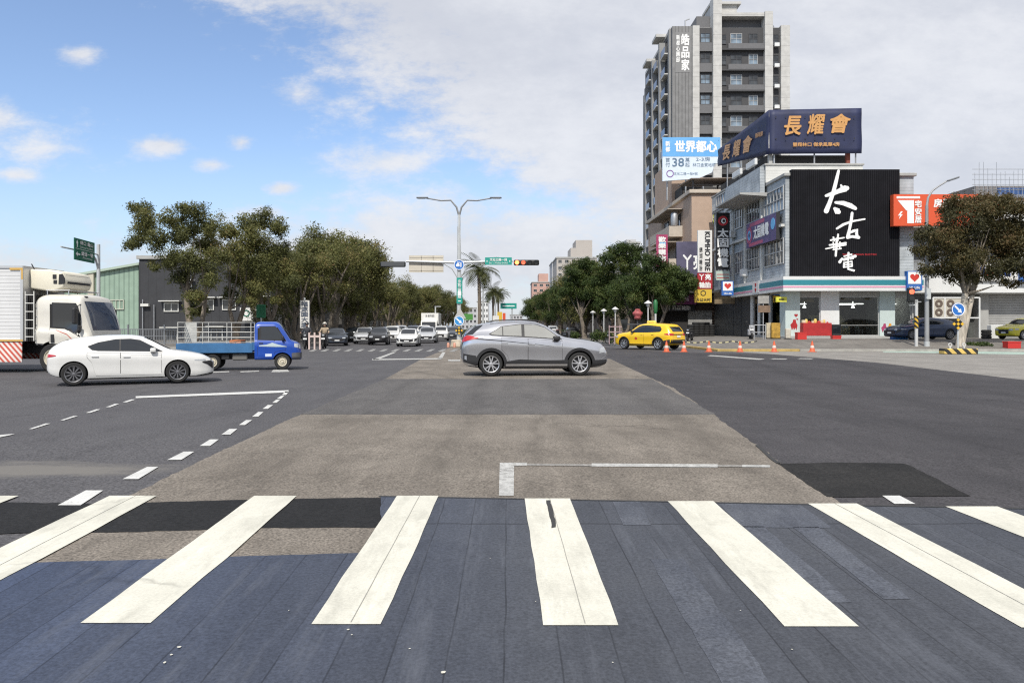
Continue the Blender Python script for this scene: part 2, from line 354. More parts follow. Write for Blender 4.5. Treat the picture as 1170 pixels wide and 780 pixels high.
# ------------------------------------------------------------------ road surfaces
def asphalt(name, c1, c2, speck=.35, fine=70, big=.35, rough=.9, seam=None, wear=None, stain=None, tracks=()):
    mt = bpy.data.materials.new(name); mt.use_nodes = True; nt = mt.node_tree; N = nt.nodes; L = nt.links; p = N['Principled BSDF']
    p.inputs['Roughness'].default_value = rough; p.inputs['Specular IOR Level'].default_value = .3
    tc = N.new('ShaderNodeTexCoord')
    def noise(s, d, r_=.6, st=None):
        n = N.new('ShaderNodeTexNoise'); n.inputs['Scale'].default_value = s; n.inputs['Detail'].default_value = d; n.inputs['Roughness'].default_value = r_
        if st:
            mp = N.new('ShaderNodeMapping'); mp.inputs['Scale'].default_value = st; L.new(tc.outputs['Object'], mp.inputs[0]); L.new(mp.outputs[0], n.inputs[0])
        else: L.new(tc.outputs['Object'], n.inputs[0])
        return n.outputs['Fac']
    def ramp(v, a, b, x=0, y=1):
        n = N.new('ShaderNodeMapRange'); n.inputs[1].default_value = a; n.inputs[2].default_value = b; n.inputs[3].default_value = x; n.inputs[4].default_value = y; L.new(v, n.inputs[0]); return n.outputs[0]
    def m(op, *a):
        n = N.new('ShaderNodeMath'); n.operation = op
        for i, x in enumerate(a):
            if isinstance(x, (int, float)): n.inputs[i].default_value = x
            else: L.new(x, n.inputs[i])
        return n.outputs[0]
    def mix(f, a, b, mode='MIX'):
        n = N.new('ShaderNodeMix'); n.data_type = 'RGBA'; n.blend_type = mode
        for i, x in ((0, f), (6, a), (7, b)):
            if isinstance(x, tuple): n.inputs[i].default_value = (*x, 1)
            elif isinstance(x, (int, float)): n.inputs[i].default_value = x
            else: L.new(x, n.inputs[i])
        return n.outputs[2]
    c = mix(ramp(noise(big, 6, .7), .35, .65), c1, c2)
    c = mix(ramp(noise(big * 5, 5, .7, (1, .25, 1)), .48, .75, 0, .6), c, tuple(x * .68 for x in c1))
    c = mix(ramp(noise(big * 3.1, 7, .75, (1.6, .22, 1)), .55, .8, 0, .45), c, tuple(min(1, x * 1.45) for x in c2))
    f = noise(fine, 3, .7)
    c = mix(1, c, ramp(f, .3, .7, 1 - speck, 1 + speck), 'MULTIPLY')
    v = N.new('ShaderNodeTexVoronoi'); v.feature = 'DISTANCE_TO_EDGE'; v.inputs['Scale'].default_value = .33; v.inputs['Randomness'].default_value = 1
    wv = N.new('ShaderNodeVectorMath'); wv.operation = 'ADD'; nv = N.new('ShaderNodeTexNoise'); nv.inputs['Scale'].default_value = 1.5; nv.inputs['Detail'].default_value = 5
    L.new(tc.outputs['Object'], nv.inputs[0]); L.new(tc.outputs['Object'], wv.inputs[0]); L.new(nv.outputs['Color'], wv.inputs[1]); L.new(wv.outputs[0], v.inputs['Vector'])
    crack = m('MULTIPLY', ramp(v.outputs['Distance'], .0, .012, 1, 0), ramp(noise(.5, 3), .5, .62))
    c = mix(m('MULTIPLY', crack, .45), c, tuple(x * .35 for x in c1))
    if tracks:                                   # polished and rubber-darkened wheel paths along the lane
        sp = N.new('ShaderNodeSeparateXYZ'); L.new(tc.outputs['Object'], sp.inputs[0]); acc = None
        for x0, bend, wd in tracks:
            xx = m('ADD', m('SUBTRACT', sp.outputs[0], x0), m('ADD', m('MULTIPLY', m('POWER', m('SUBTRACT', sp.outputs[1], 7), 2.0), bend), ramp(noise(.7, 4), 0, 1, -.25, .25)))
            q = ramp(m('ABSOLUTE', xx), 0, wd, 1, 0); acc = q if acc is None else m('MAXIMUM', acc, q)
        c = mix(m('MULTIPLY', acc, ramp(noise(2.5, 6, .75, (2, .4, 1)), .35, .65, .1, .5)), c, tuple(x * .5 for x in c1))
    # sparse pale grit and oil drips
    c = mix(ramp(noise(9, 4, .75), .71, .74, 0, .5), c, tuple(min(1, x * 2.4) for x in c2))
    c = mix(ramp(noise(2.2, 5, .6), .63, .78, 0, .45), c, tuple(x * .5 for x in c1))
    if seam:
        w, dk = seam
        sp = N.new('ShaderNodeSeparateXYZ'); L.new(tc.outputs['Object'], sp.inputs[0])
        xx = m('ADD', m('ADD', sp.outputs[0], m('MULTIPLY', sp.outputs[1], -.006)), ramp(noise(.5, 4), 0, 1, -.03, .03))
        q = m('DIVIDE', m('ADD', xx, 20), w)
        wn = N.new('ShaderNodeTexWhiteNoise'); wn.noise_dimensions = '1D'; L.new(m('FLOOR', q), wn.inputs['W'])
        c = mix(1, c, ramp(wn.outputs['Value'], 0, 1, .90, 1.10), 'MULTIPLY')
        fr = m('ABSOLUTE', m('SUBTRACT', m('FRACT', q), .5))
        ln = m('MULTIPLY', ramp(fr, .475, .495), ramp(noise(1.1, 3), .3, .6, .25, 1))
        c = mix(m('MULTIPLY', ln, dk), c, tuple(x * .3 for x in c1))
        # left of the crossing the paint is fresher and bluer
        c = mix(ramp(sp.outputs[0], -3.4, .2, 1, 0), c, mix(1, c, (.86, 1.06, 1.52), 'MULTIPLY'))
        c = mix(ramp(noise(1.6, 6, .75, (3.4, .3, 1)), .52, .75, 0, .5), c, (.13, .14, .165))
        yb = m('ABSOLUTE', m('SUBTRACT', m('ADD', sp.outputs[1], ramp(noise(2, 3), 0, 1, -.03, .03)), 5.95))
        c = mix(m('MULTIPLY', ramp(yb, .006, .016, 1, 0), .8), c, (.015, .016, .02))
    if wear:
        k = ramp(noise(14, 6, .75), wear, wear + .08)
        k2 = ramp(noise(1.2, 5, .7), .45, .75)
        c = mix(m('MULTIPLY', k, ramp(k2, 0, 1, .25, .95)), c, (.10, .095, .085))
        sp = N.new('ShaderNodeSeparateXYZ'); L.new(tc.outputs['Object'], sp.inputs[0])
    if stain:
        sx, sy, rx, ry, col = stain
        sp = N.new('ShaderNodeSeparateXYZ'); L.new(tc.outputs['Object'], sp.inputs[0])
        dx = m('DIVIDE', m('SUBTRACT', sp.outputs[0], sx), rx); dy = m('DIVIDE', m('SUBTRACT', sp.outputs[1], sy), ry)
        d = m('SUBTRACT', m('SQRT', m('ADD', m('MULTIPLY', dx, dx), m('MULTIPLY', dy, dy))), m('MULTIPLY', noise(1.4, 6, .75, (.6, 2, 1)), 2.2))
        c = mix(ramp(d, -.6, .1, .8, 0), c, col)
    L.new(c, p.inputs['Base Color'])
    b = N.new('ShaderNodeBump'); b.inputs['Strength'].default_value = .3; b.inputs['Distance'].default_value = .004
    L.new(f, b.inputs['Height']); L.new(b.outputs[0], p.inputs['Normal'])
    return mt
A_LEFT = asphalt('asphalt grey', (.072, .070, .075), (.088, .086, .090), .6, 40, stain=(-5.0, 8.1, 1.5, .45, (.17, .16, .145)))
A_RIGHT = asphalt('asphalt new', (.040, .0385, .0425), (.060, .057, .061), .55, 42, tracks=((6.0, -.004, .5), (7.9, -.004, .5), (10.5, -.006, .6)))
A_OLD = asphalt('asphalt worn brown', (.137, .120, .101), (.208, .184, .156), .62, 46, .6, tracks=((-2.5, .004, .35), (-.75, -.006, .3), (.35, -.009, .16), (1.1, .012, .3), (2.6, -.003, .4)))
A_BAND = asphalt('asphalt grey band', (.085, .081, .080), (.118, .112, .108), .65, 42, tracks=((-2.4, .0, .4), (-.6, .0, .35), (1.2, 0, .35), (2.8, 0, .4)))
A_PATCH = asphalt('asphalt fresh black', (.009, .009, .0095), (.016, .0157, .016), .6, 34)
A_PATCHR = asphalt('asphalt dark patch', (.009, .0088, .009), (.022, .021, .020), .7, 34, 1.0)
CONC = asphalt('concrete road', (.19, .18, .166), (.265, .252, .233), .35, 42, .5)
BLUE = asphalt('blue anti-slip paint', (.048, .053, .066), (.062, .067, .079), .32, 50, .6, .75, seam=(.27, .8))
PALE_BLUE = asphalt('worn blue paint', (.062, .069, .087), (.095, .103, .122), .4, 55, 1.5, .8)
CREAM = asphalt('cream road paint', (.52, .51, .44), (.63, .615, .535), .10, 60, 1.2, .7, wear=.66)
WHITE = asphalt('white road paint', (.52, .52, .50), (.60, .60, .58), .15, 60, 1.2, .7, wear=.58)
WORN = asphalt('worn white road paint', (.40, .40, .385), (.50, .50, .48), .2, 60, 1.2, .7, wear=.47)
TAR = M('dark seam tar', (.03, .03, .03), .7)
PAVE = asphalt('pavement slabs', (.135, .126, .115), (.20, .186, .168), .35, 30, .6)
KERB = M('kerb stone', (.33, .32, .29), .8, var=.2, scale=2)
YEL = M('yellow kerb paint', (.42, .30, .10), .7, var=.35, scale=2)

def build_ground():
    xs = [-3000, -200, -40, -15, -5, 0, 5, 15, 40, 200, 3000]; ys = [-60, 0, 3, 6.5] + [7 + .5 * i for i in range(13)] + [20, 40, 80, 200, 600, 4000]
    mb = MB(); mb.add([(x, y, g(y)) for y in ys for x in xs], [(j*11+i, j*11+i+1, (j+1)*11+i+1, (j+1)*11+i) for j in range(len(ys)-1) for i in range(10)])
    o = mb.build('ground', A_LEFT, sm=60); o['kind'] = 'structure'
build_ground()
sheet('right_road', [[gp(1010, 690), (60, gp(0, 690)[1]), (60, 19.2), gp(1170, 434), gp(1000, 414), gp(880, 404.5), gp(770, 402.5), (6.9, 56), (5.9, 140), (0, 140), (0, 40), (4.3, 30), gp(742, 431), gp(770, 443.5), gp(890, 528), gp(960, 575)]], A_RIGHT, .004, jit=.02)
sheet('worn_road_strip', [[gp(-60, 690), gp(1010, 690), gp(960, 575), gp(890, 528), gp(770, 443.5), gp(742, 431), gp(697, 410), gp(640, 401), gp(560, 396.5), gp(516, 396.5), gp(482, 410), gp(438, 434), gp(345, 473), gp(160, 560), gp(110, 585)]], A_OLD, .008, jit=.022)
sheet('grey_road_band', [[gp(344, 473.5), gp(817, 473.5), gp(745, 433), gp(440, 433)]], A_BAND, .012, jit=.02)
sheet('black_patch_strip', [[gp(-60, 574), gp(130, 576), gp(300, 571), gp(436, 569), gp(436, 603), gp(330, 604), gp(180, 607), gp(-60, 612)]], A_PATCH, .012, jit=.02)
sheet('dark_patch', [[gp(888, 530), gp(960, 529), gp(1032, 530), gp(1072, 548), gp(1109, 567), gp(945, 568), gp(915, 548)]], A_PATCHR, .014, jit=.02)
sheet('concrete_road', [[(60, 19.2), gp(1170, 434), gp(1000, 414), gp(880, 404.5), (13.5, 45.2), (60, 48)]], CONC, .006)
xa, ya = gp(435, 568); xb, yb = gp(1170, 582); k = (yb - ya) / (xb - xa)
xc, yc = gp(435, 632); xd, yd = gp(60, 643); k2 = (yd - yc) / (xd - xc)
sheet('blue_crossing_paint', [[(xa, ya), (14, ya + k * (14 - xa)), (14, -4), (-12, -4), (-12, yc + k2 * (-12 - xc)), (xc, yc)]], BLUE, .016, jit=.008)
sheet('worn_paint_streak', [[gp(742, 640), gp(782, 640), gp(884, 785), gp(826, 785)], [gp(838, 602), gp(872, 602), gp(974, 690), gp(948, 690)], [gp(905, 603), gp(935, 603), gp(1040, 686), gp(1010, 686)],
      [gp(700, 574), gp(731, 574), gp(744, 601), gp(712, 601)], [gp(820, 576), gp(915, 578), gp(950, 604), gp(848, 604)]], PALE_BLUE, .020, jit=.008)
# crossing bars: left x far/near, width
bars = [(-5.30, -5.2, .50), (-3.90, -3.84, .47), (-2.47, -2.46, .42), (-1.06, -1.115, .41), (.20, .225, .445), (1.57, 1.61, .435), (2.88, 2.96, .46), (4.12, 4.3, .48)]
bars = [(a * .911, b * .911, c * .911) for a, b, c in bars]; bp = []; ends = []
for i, (x0, x1, w) in enumerate(bars):
    yt = ya + k * max(0, x0 - xa) + .02; yt = yt + .02 * rnd.uniform(-1, 1); yn = 4.0 - .012 * x0; ends.append((yt, yn))
    xm = (x0 + x1) / 2; j = lambda: rnd.uniform(-.005, .005)
    L_, Rt = [], []
    for t in range(9):
        y = yt + (yn - yt) * t / 8; x = x0 + (x1 - x0) * t / 8
        L_.append((x + j() * (0 < t < 8), y)); Rt.append((x + w * (.98 if t > 5 else 1) + j(), y))
    bp.append(L_ + Rt[::-1])
for b_, bar in zip(bp, bars): pass
sheet('crosswalk_bars', bp, CREAM, .024)
tm = []; k0 = .065
for i, (x0, x1, w) in enumerate(bars):          # the seam that runs along every bar
    if i in (0, 7): continue
    if i in (2, 5): continue
    a = [(x0 + (x1 - x0) * t / 10 + w * .55 + .0012 * math.sin(t * 2.1 + i), ends[i][0] - .01 + (ends[i][1] - ends[i][0] + .03) * t / 10) for t in range(11)]
    tm.append([(x - .0028, y) for x, y in a] + [(x + .0022, y) for x, y in a[::-1]])
tm.append([gp(624, 573), gp(629, 573), gp(635, 604), gp(630, 605)])
crack = tm.pop(); sheet('bar_seam', tm, M('paint seam', (.27, .265, .24), .9), .028); sheet('bar_crack', [crack], TAR, .028, jit=.008)
dash = [gp(*q) for q in ((66, 578), (92, 578), (118, 561), (98, 561))]
D = [dash, [gp(140, 548), gp(158, 548), gp(181, 534), gp(168, 534)], [gp(191, 526), gp(207, 526), gp(222, 516.5), gp(210, 516.5)], [gp(228, 510), gp(240, 510), gp(250, 502.5), gp(240, 502.5)],
     [gp(253, 497), gp(263, 497), gp(271, 490.5), gp(262, 490.5)], [gp(273, 486), gp(280, 486), gp(288, 480.3), gp(281, 480.3)], [gp(288, 476.5), gp(295, 476.5), gp(301, 471), gp(295, 471)],
     [gp(300, 467.5), gp(306, 467.5), gp(312, 463), gp(306, 463)], [gp(311, 460.5), gp(316, 460.5), gp(320, 457), gp(315.5, 457)], [gp(316, 456), gp(321, 456), gp(325, 452.5), gp(321, 452.5)],
     [gp(-5, 501), gp(-5, 497.8), gp(17, 496), gp(12, 497.5)], [gp(33, 490.6), gp(37, 490.6), gp(58, 484.2), gp(52, 484.2)], [gp(69, 480.6), gp(73, 480.6), gp(89, 475.6), gp(84, 475.6)], [gp(98, 472), gp(103, 472), gp(115, 468), gp(110, 468)],
     [gp(121, 465.5), gp(126, 465.5), gp(136, 461.8), gp(131, 461.8)], [gp(140, 459.8), gp(145, 459.8), gp(155, 456.6), gp(150, 456.6)],
     [gp(155, 455.2), gp(155, 453), gp(330, 446), gp(329, 448.6)], [gp(322, 451.5), gp(327, 451.5), gp(330, 447.5), gp(326, 447.5)],
     [gp(1008, 567), gp(1028, 567), gp(1046, 576.5), gp(1022, 576.5)]]
sheet('lane_dashes', D, WHITE, .018)
sheet('corner_marking', [[gp(570, 567), gp(587, 567), gp(587.5, 533), gp(602, 532.6), gp(602, 529.2), gp(571, 529.2)], [gp(676, 530), gp(676, 533.5), gp(820, 534.5), gp(820, 531)], [gp(848, 531.5), gp(848, 534.2), gp(880, 534.5), gp(880, 532)]], WORN, .018)
sheet('faint_line', [[gp(602, 530.2), gp(602, 532.4), gp(676, 533.2), gp(676, 531)], [gp(820, 531.6), gp(820, 533.9), gp(848, 534.2), gp(848, 532)]], asphalt('nearly worn off paint', (.24, .23, .215), (.32, .31, .29), .4, 40, 1.2, .8, wear=.42), .018)
F = []; XW = []
F.append([gp(425, 411.6), gp(425, 410.2), gp(505, 409.2), gp(504, 410.6)]); F.append([gp(425, 411), gp(432, 411), gp(453, 402.4), gp(449, 402.4)]); F.append([gp(500, 410), gp(505, 410), gp(509, 402.5), gp(505.5, 402.5)])
for i in range(13):                            # the crossing in front of the waiting cars
    u = 352 + i * 13.4; XW.append([gp(u, 401.8), gp(u + 6, 401.8), gp(u + 11.5, 398.9), gp(u + 6.5, 398.9)])
F += [[gp(808, 406.6), gp(812, 405.8), gp(874, 410.2), gp(868, 411.2)], [gp(880, 410.3), gp(884, 409.6), gp(900, 410.1), gp(897, 410.9)], [gp(911, 410.1), gp(914, 409.4), gp(930, 409.6), gp(927, 410.4)],
      [gp(310, 425.5), gp(312, 422.5), gp(328, 422.0), gp(331, 425)], [gp(240, 425), gp(240, 426.3), gp(262, 425.4), gp(262, 424.2)], [gp(274, 424.4), gp(275, 425.6), gp(296, 424.8), gp(296, 423.6)],
      [gp(512, 411), gp(512, 412.6), gp(526, 412.6), gp(526, 411)]]
sheet('junction_markings', F, WORN, .020)
sheet('far_crossing', XW, asphalt('scuffed far paint', (.22, .22, .215), (.34, .34, .33), .2, 30, 1.2, .7, wear=.45), .020)
TEAL = asphalt('green crossing paint', (.30, .40, .35), (.40, .50, .44), .2, 50, 1, .8, wear=.55)
sheet('green_crossing', [[gp(1010, 402.4), gp(1006, 400.6), gp(1260, 403.0), gp(1260, 406.5)]], TEAL, .014)
fl = []
for u, v, s in ((507, 771, .022), (398, 722, .012), (402, 728, .009), (468, 744, .008), (560, 640, .006), (205, 742, .016), (196, 751, .012), (188, 760, .014), (612, 690, .006), (700, 760, .007), (846, 700, .006), (905, 745, .007), (330, 700, .006)):
    x, y = gp(u, v); fl.append([(x + .6 * s * rnd.uniform(.7, 1.4) * math.cos(k * 1.05), y + .6 * s * rnd.uniform(.7, 1.6) * math.sin(k * 1.05)) for k in range(6)])
sheet('paint_flecks', fl, CREAM, .030)
# skid marks, seam between road surfaces
def strip(pts, w): return [(x - w/2, y) for x, y in pts] + [(x + w/2, y) for x, y in pts[::-1]]
sheet('road_seam', [strip([gp(890 - i*5, 530 - i*4 + math.sin(i)) for i in range(6)], .05),
      [(xa - .02, ya + .02), (14, ya + k*(14-xa) + .015), (14, ya + k*(14-xa) - .03), (xa - .02, ya - .01)]], TAR, .0225)

# right pavement and forecourt, rising from the kerb to the shops
def sm01(t): t = max(0, min(1, t)); return t * t * (3 - 2 * t)
def fz(x, y): return .285 + .46 * sm01((y - 46) / 6) * sm01((x - 13) / 5) + .20 * sm01((y - 52) / 3) * sm01((x - 13) / 5) * 0
def slab(name, xs, ys, zf, mats, kind='structure'):
    mb = MB(); nx = len(xs); v = [(x, y, zf(x, y)) for y in ys for x in xs]
    f = [(j*nx+i, j*nx+i+1, (j+1)*nx+i+1, (j+1)*nx+i) for j in range(len(ys)-1) for i in range(nx-1)]
    mb.add(v, f)
    for i in range(nx-1): mb.add([(xs[i], ys[0], .0), (xs[i+1], ys[0], .0), (xs[i+1], ys[0], zf(xs[i+1], ys[0])), (xs[i], ys[0], zf(xs[i], ys[0]))], [(0, 1, 2, 3)], 1)
    for s, x in ((0, xs[0]), (1, xs[-1])):
        for j in range(len(ys)-1): mb.add([(x, ys[j], 0), (x, ys[j+1], 0), (x, ys[j+1], zf(x, ys[j+1])), (x, ys[j], zf(x, ys[j]))], [(0, 1, 2, 3) if s else (3, 2, 1, 0)], 1)
    o = mb.build(name, mats); o['kind'] = kind; return o
slab('right_pavement', [8.6, 10, 12.99], [54.5, 56, 60, 80, 120, 200, 320], lambda x, y: .285, [PAVE, KERB])
slab('forecourt_pavement', [13, 14, 15, 16, 17, 18, 20, 25, 30, 40, 60, 120], [45.6] + [46 + .5*i for i in range(13)] + [54, 56, 60, 80, 120, 200, 320], fz, [PAVE, KERB])
slab('left_pavement', [-140, -60, -40, -25, -15.2], [50.5, 60, 90, 150, 320], lambda x, y: .29, [PAVE, KERB])
kb = MB().bx(12.7, 17.6, 45.3, 45.595, .1, .30).bx(12.7, 12.99, 45.6, 54.4, .1, .30); o = kb.build('yellow_kerb', YEL, bevel=.02); o['kind'] = 'structure'
kb = MB().bx(17.62, 120, 45.3, 45.595, .1, .292); o = kb.build('grey_kerb', KERB, bevel=.02); o['kind'] = 'structure'
GRASS = M('median grass', (.05, .075, .02), .9, var=.5, scale=3)
slab('median_island', [-3.7, -2.6, -1.5], [58, 100, 200, 320], lambda x, y: .38, [GRASS, KERB])

# ------------------------------------------------------------------ trees
def leafmat(name, cols):
    mt = bpy.data.materials.new(name); mt.use_nodes = True; nt = mt.node_tree; N = nt.nodes; L = nt.links; p = N['Principled BSDF']
    p.inputs['Roughness'].default_value = .55; p.inputs['Specular IOR Level'].default_value = .35
    at = N.new('ShaderNodeAttribute'); at.attribute_name = 'leaf_tint'
    r = N.new('ShaderNodeValToRGB'); cr = r.color_ramp
    while len(cr.elements) < len(cols): cr.elements.new(.5)
    for i, (pos, c) in enumerate(cols): cr.elements[i].position = pos; cr.elements[i].color = (*c, 1)
    L.new(at.outputs['Fac'], r.inputs[0]); L.new(r.outputs[0], p.inputs['Base Color'])
    tr = N.new('ShaderNodeBsdfTranslucent'); L.new(r.outputs[0], tr.inputs['Color'])
    mx = N.new('ShaderNodeMixShader'); mx.inputs[0].default_value = .38
    L.new(p.outputs[0], mx.inputs[1]); L.new(tr.outputs[0], mx.inputs[2]); L.new(mx.outputs[0], N['Material Output'].inputs['Surface'])
    return mt
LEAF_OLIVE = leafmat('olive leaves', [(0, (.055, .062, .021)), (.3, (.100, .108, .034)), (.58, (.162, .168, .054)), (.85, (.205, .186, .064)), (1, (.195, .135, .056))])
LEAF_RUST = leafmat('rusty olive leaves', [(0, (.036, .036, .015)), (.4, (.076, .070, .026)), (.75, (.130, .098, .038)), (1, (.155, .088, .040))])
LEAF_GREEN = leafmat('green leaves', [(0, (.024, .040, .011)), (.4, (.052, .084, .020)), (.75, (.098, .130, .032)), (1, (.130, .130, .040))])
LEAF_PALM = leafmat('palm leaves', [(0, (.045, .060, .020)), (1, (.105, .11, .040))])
BARK = M('pale papery bark', (.19, .16, .125), .9, var=.45, scale=3.5, bump=.6, stretch=(1, 1, .3))  # tone lowered to put the shade under the crowns into the bark
BARK_D = M('brown bark', (.17, .14, .11), .9, var=.4, scale=3, bump=.6, stretch=(1, 1, .3))

def leaves(name, clumps, n, size, mat, seed, parent=None, drop=0.0):
    """many leaf sprays spread through the clumps; returns the mesh object"""
    r = random.Random(seed); v = []; f = []; tint = []
    tot = sum(c[1] ** 2.2 for c in clumps)
    for c, rad, fl in clumps:
        base = r.uniform(.1, .75); k = int(n * rad ** 2.2 / tot)
        lumps = [Vector((r.gauss(0, 1), r.gauss(0, 1), r.gauss(0, .8))).normalized() * rad * r.uniform(.35, .95) for _ in range(7)]
        for _ in range(k):
            if r.random() < .72:
                q = r.choice(lumps); d = Vector((r.gauss(0, 1), r.gauss(0, 1), r.gauss(0, 1))) * rad * .24; d = q + d
            else:
                d = Vector((r.gauss(0, 1), r.gauss(0, 1), r.gauss(0, 1))).normalized() * rad * (r.random() ** .4)
            d.z *= fl
            p = c + d
            s = size * r.uniform(.55, 1.35)
            out = d.normalized() if d.length > 1e-4 else Vector((0, 0, 1))
            nrm = (out * .7 + Vector((r.gauss(0, .6), r.gauss(0, .6), r.gauss(.25, .6)))).normalized()
            a = nrm.cross(Vector((r.gauss(0, 1), r.gauss(0, 1), r.gauss(-.5, .6)))).normalized(); b = nrm.cross(a)
            i = len(v); w = s * .38
            v += [p - a * s * .5, p + b * w * .5 - nrm * s * .06, p + a * s * .5, p - b * w * .5 - nrm * s * .06]
            f.append((i, i+1, i+2, i+3))
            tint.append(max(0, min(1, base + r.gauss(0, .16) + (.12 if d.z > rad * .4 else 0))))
    me = bpy.data.meshes.new(name); me.from_pydata([tuple(q) for q in v], [], f); me.materials.append(mat)
    at = me.attributes.new('leaf_tint', 'FLOAT', 'FACE'); at.data.foreach_set('value', tint)
    o = bpy.data.objects.new(name, me); COL.objects.link(o)
    if parent is not None: o.parent = parent
    return o

def make_tree(name, label, H, rad, seed, leaf, bark, n=9000, fork=.3, size=.30, clumps=20, trunks=2, low=.36, tr=.28, spread=1.0, group=None):
    r = random.Random(seed); root = empty(name, (0, 0, 0), label, 'tree', group)
    t = MB(); C = []; tips = []
    for k in range(trunks):
        a = 2 * math.pi * (k + r.random() * .6) / trunks + seed
        zf = H * fork * r.uniform(.85, 1.15)
        p0 = Vector((.14 * math.cos(a) * (trunks > 1), .14 * math.sin(a) * (trunks > 1), -.1)); lean = Vector((math.cos(a), math.sin(a), 0)) * rad * .16 * (trunks > 1)
        pf = p0 + lean + Vector((r.gauss(0, .1), r.gauss(0, .1), zf)); pm = (p0 + pf) / 2 + Vector((r.gauss(0, .12), r.gauss(0, .12), 0))
        t.tube([p0, p0 + Vector((0, 0, .25)), pm, pf], [tr * 1.35, tr, tr * .85, tr * .7], 8)
        nl = max(3, int(6 / trunks) + 1)
        for j in range(nl):
            b = a + (j - (nl-1) / 2) * (2.0 * math.pi / trunks / nl if trunks > 1 else 2 * math.pi / nl) + r.uniform(-.3, .3)
            rr = rad * r.uniform(.35, .82) * spread; zz = H * r.uniform(.55, .84)
            e = Vector((math.cos(b) * rr, math.sin(b) * rr, zz)); m1 = pf.lerp(e, .35) + Vector((0, 0, -.25)); m2 = pf.lerp(e, .7) + Vector((r.gauss(0, .2), r.gauss(0, .2), .1))
            t.tube([pf, m1, m2, e], [tr * .55, tr * .42, tr * .28, tr * .12], 6); tips.append(e)
            for q in range(2):
                e2 = m2 + Vector((r.gauss(0, .8), r.gauss(0, .8), r.uniform(.5, 1.4))); t.tube([m2, m2.lerp(e2, .5) + Vector((0, 0, .12)), e2], [tr * .25, tr * .16, tr * .07], 5); tips.append(e2)
    for e in tips: C.append((e + Vector((0, 0, .2)), rad * r.uniform(.24, .36), .8))
    for i in range(clumps):
        u = r.uniform(-1, 1); b = r.random() * 2 * math.pi; s = math.sqrt(1 - u * u)
        k = r.uniform(.55, .84)
        c = Vector((math.cos(b) * s * rad * k, math.sin(b) * s * rad * k, H * (low + (1 - low) * .5) + u * H * (1 - low) * .5 * k))
        C.append((c, rad * r.uniform(.18, .34), r.uniform(.7, .95)))
    t.build('trunk', bark, root, sm=60)
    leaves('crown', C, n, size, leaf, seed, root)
    return root
def setpos(o, x, y, z, rz=0, s=1, label=None):
    o.location = (x, y, z); o.rotation_euler = (0, 0, rz); o.scale = (s, s, s)
    if label: o['label'] = label
    return o
GL = 'paperbark trees lining the left pavement'; GR = 'trees lining the right pavement'
protos = [make_tree('roadside_tree', None, 9.0, 3.7, 11 + i, LEAF_OLIVE, BARK, n=24000, trunks=2 + i % 2, size=.20, clumps=17, low=.15, fork=.24, group=GL) for i in range(4)]
for p_, (H_, ) in zip(protos, ((9.2,), (9,), (9,), (9,))): p_['category'] = 'tree'
def shaped_tree(name, label, u0, Y, z0, P, seed, leaf, bark, n, size, forks, group=None, fat=1.0):
    """a tree whose leaf masses stand where this one has them: P holds (u, v, r) seen from the street, spread in depth"""
    r = random.Random(seed); x0 = W(u0, 0, Y).x; root = empty(name, (x0, Y, z0), label, 'tree', group); k = Y / FP; C = []
    for u, v, rp in P:
        rr = rp * k * fat
        for q in range(2):
            dy = r.uniform(-2.0, 2.0) if q else r.uniform(-1.2, 1.2)
            C.append((Vector(((u - U0) * k * (1 + dy / Y) - x0 + (r.gauss(0, .25) if q else 0), dy, HC + (V0 - v) * k - z0 - (r.uniform(0, .5) if q else 0))), rr * (1.0 if not q else .8), .85))
    t = MB(); lm = MB()
    for j, (fx, fz_, tr) in enumerate(forks):
        p0 = Vector((.12 * (j - .5 * (len(forks) - 1)), .1 * j, -.1)); pf = Vector((fx, r.uniform(-.2, .2), fz_))
        t.tube([p0, p0 + Vector((0, 0, .25)), p0.lerp(pf, .5) + Vector((r.gauss(0, .1), 0, 0)), pf], [tr * 1.3, tr, tr * .85, tr * .7], 8)
        near = sorted(C, key=lambda c: abs(c[0].x - fx) - .1 * c[0].z)[:max(4, len(C) // len(forks))]
        for c, rr, f in near[::3]:
            m1 = pf.lerp(c, .35) + Vector((0, 0, -.1)); m2 = pf.lerp(c, .72) + Vector((r.gauss(0, .15), 0, r.gauss(.1, .1)))
            lm.tube([pf, m1, m2], [tr * .5, tr * .28, tr * .08], 6)
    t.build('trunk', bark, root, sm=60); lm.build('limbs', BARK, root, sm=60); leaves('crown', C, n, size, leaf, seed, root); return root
shaped_tree('roadside_tree', 'broad olive paperbark tree at the corner, leaning limb towards the green warehouse', 220, 51, .29,
    [(168, 252, 17), (164, 238, 12), (150, 275, 11), (160, 268, 12), (180, 274, 14), (192, 252, 14), (208, 240, 13), (224, 246, 15), (244, 257, 14), (236, 275, 18), (212, 268, 17), (196, 294, 15), (222, 298, 18), (249, 290, 16), (176, 302, 8), (240, 316, 13), (206, 316, 12), (222, 334, 14), (230, 350, 11), (215, 352, 9)], 5, LEAF_OLIVE, BARK, 36000, .175, [(-.5, 3.6, .26), (.8, 3.2, .2)], GL)
shaped_tree('roadside_tree', 'olive paperbark tree with twin pale trunks rising behind the cage of the blue pickup', 268, 54, .29,
    [(264, 264, 15), (284, 252, 14), (299, 247, 12), (314, 258, 13), (290, 273, 19), (318, 282, 15), (270, 288, 16), (300, 303, 19), (326, 303, 14), (275, 316, 15), (262, 336, 9), (300, 328, 15), (330, 322, 12), (318, 342, 8), (285, 340, 9)], 6, LEAF_OLIVE, BARK, 32000, .18, [(-.3, 2.6, .2), (.8, 3.0, .22)], GL)
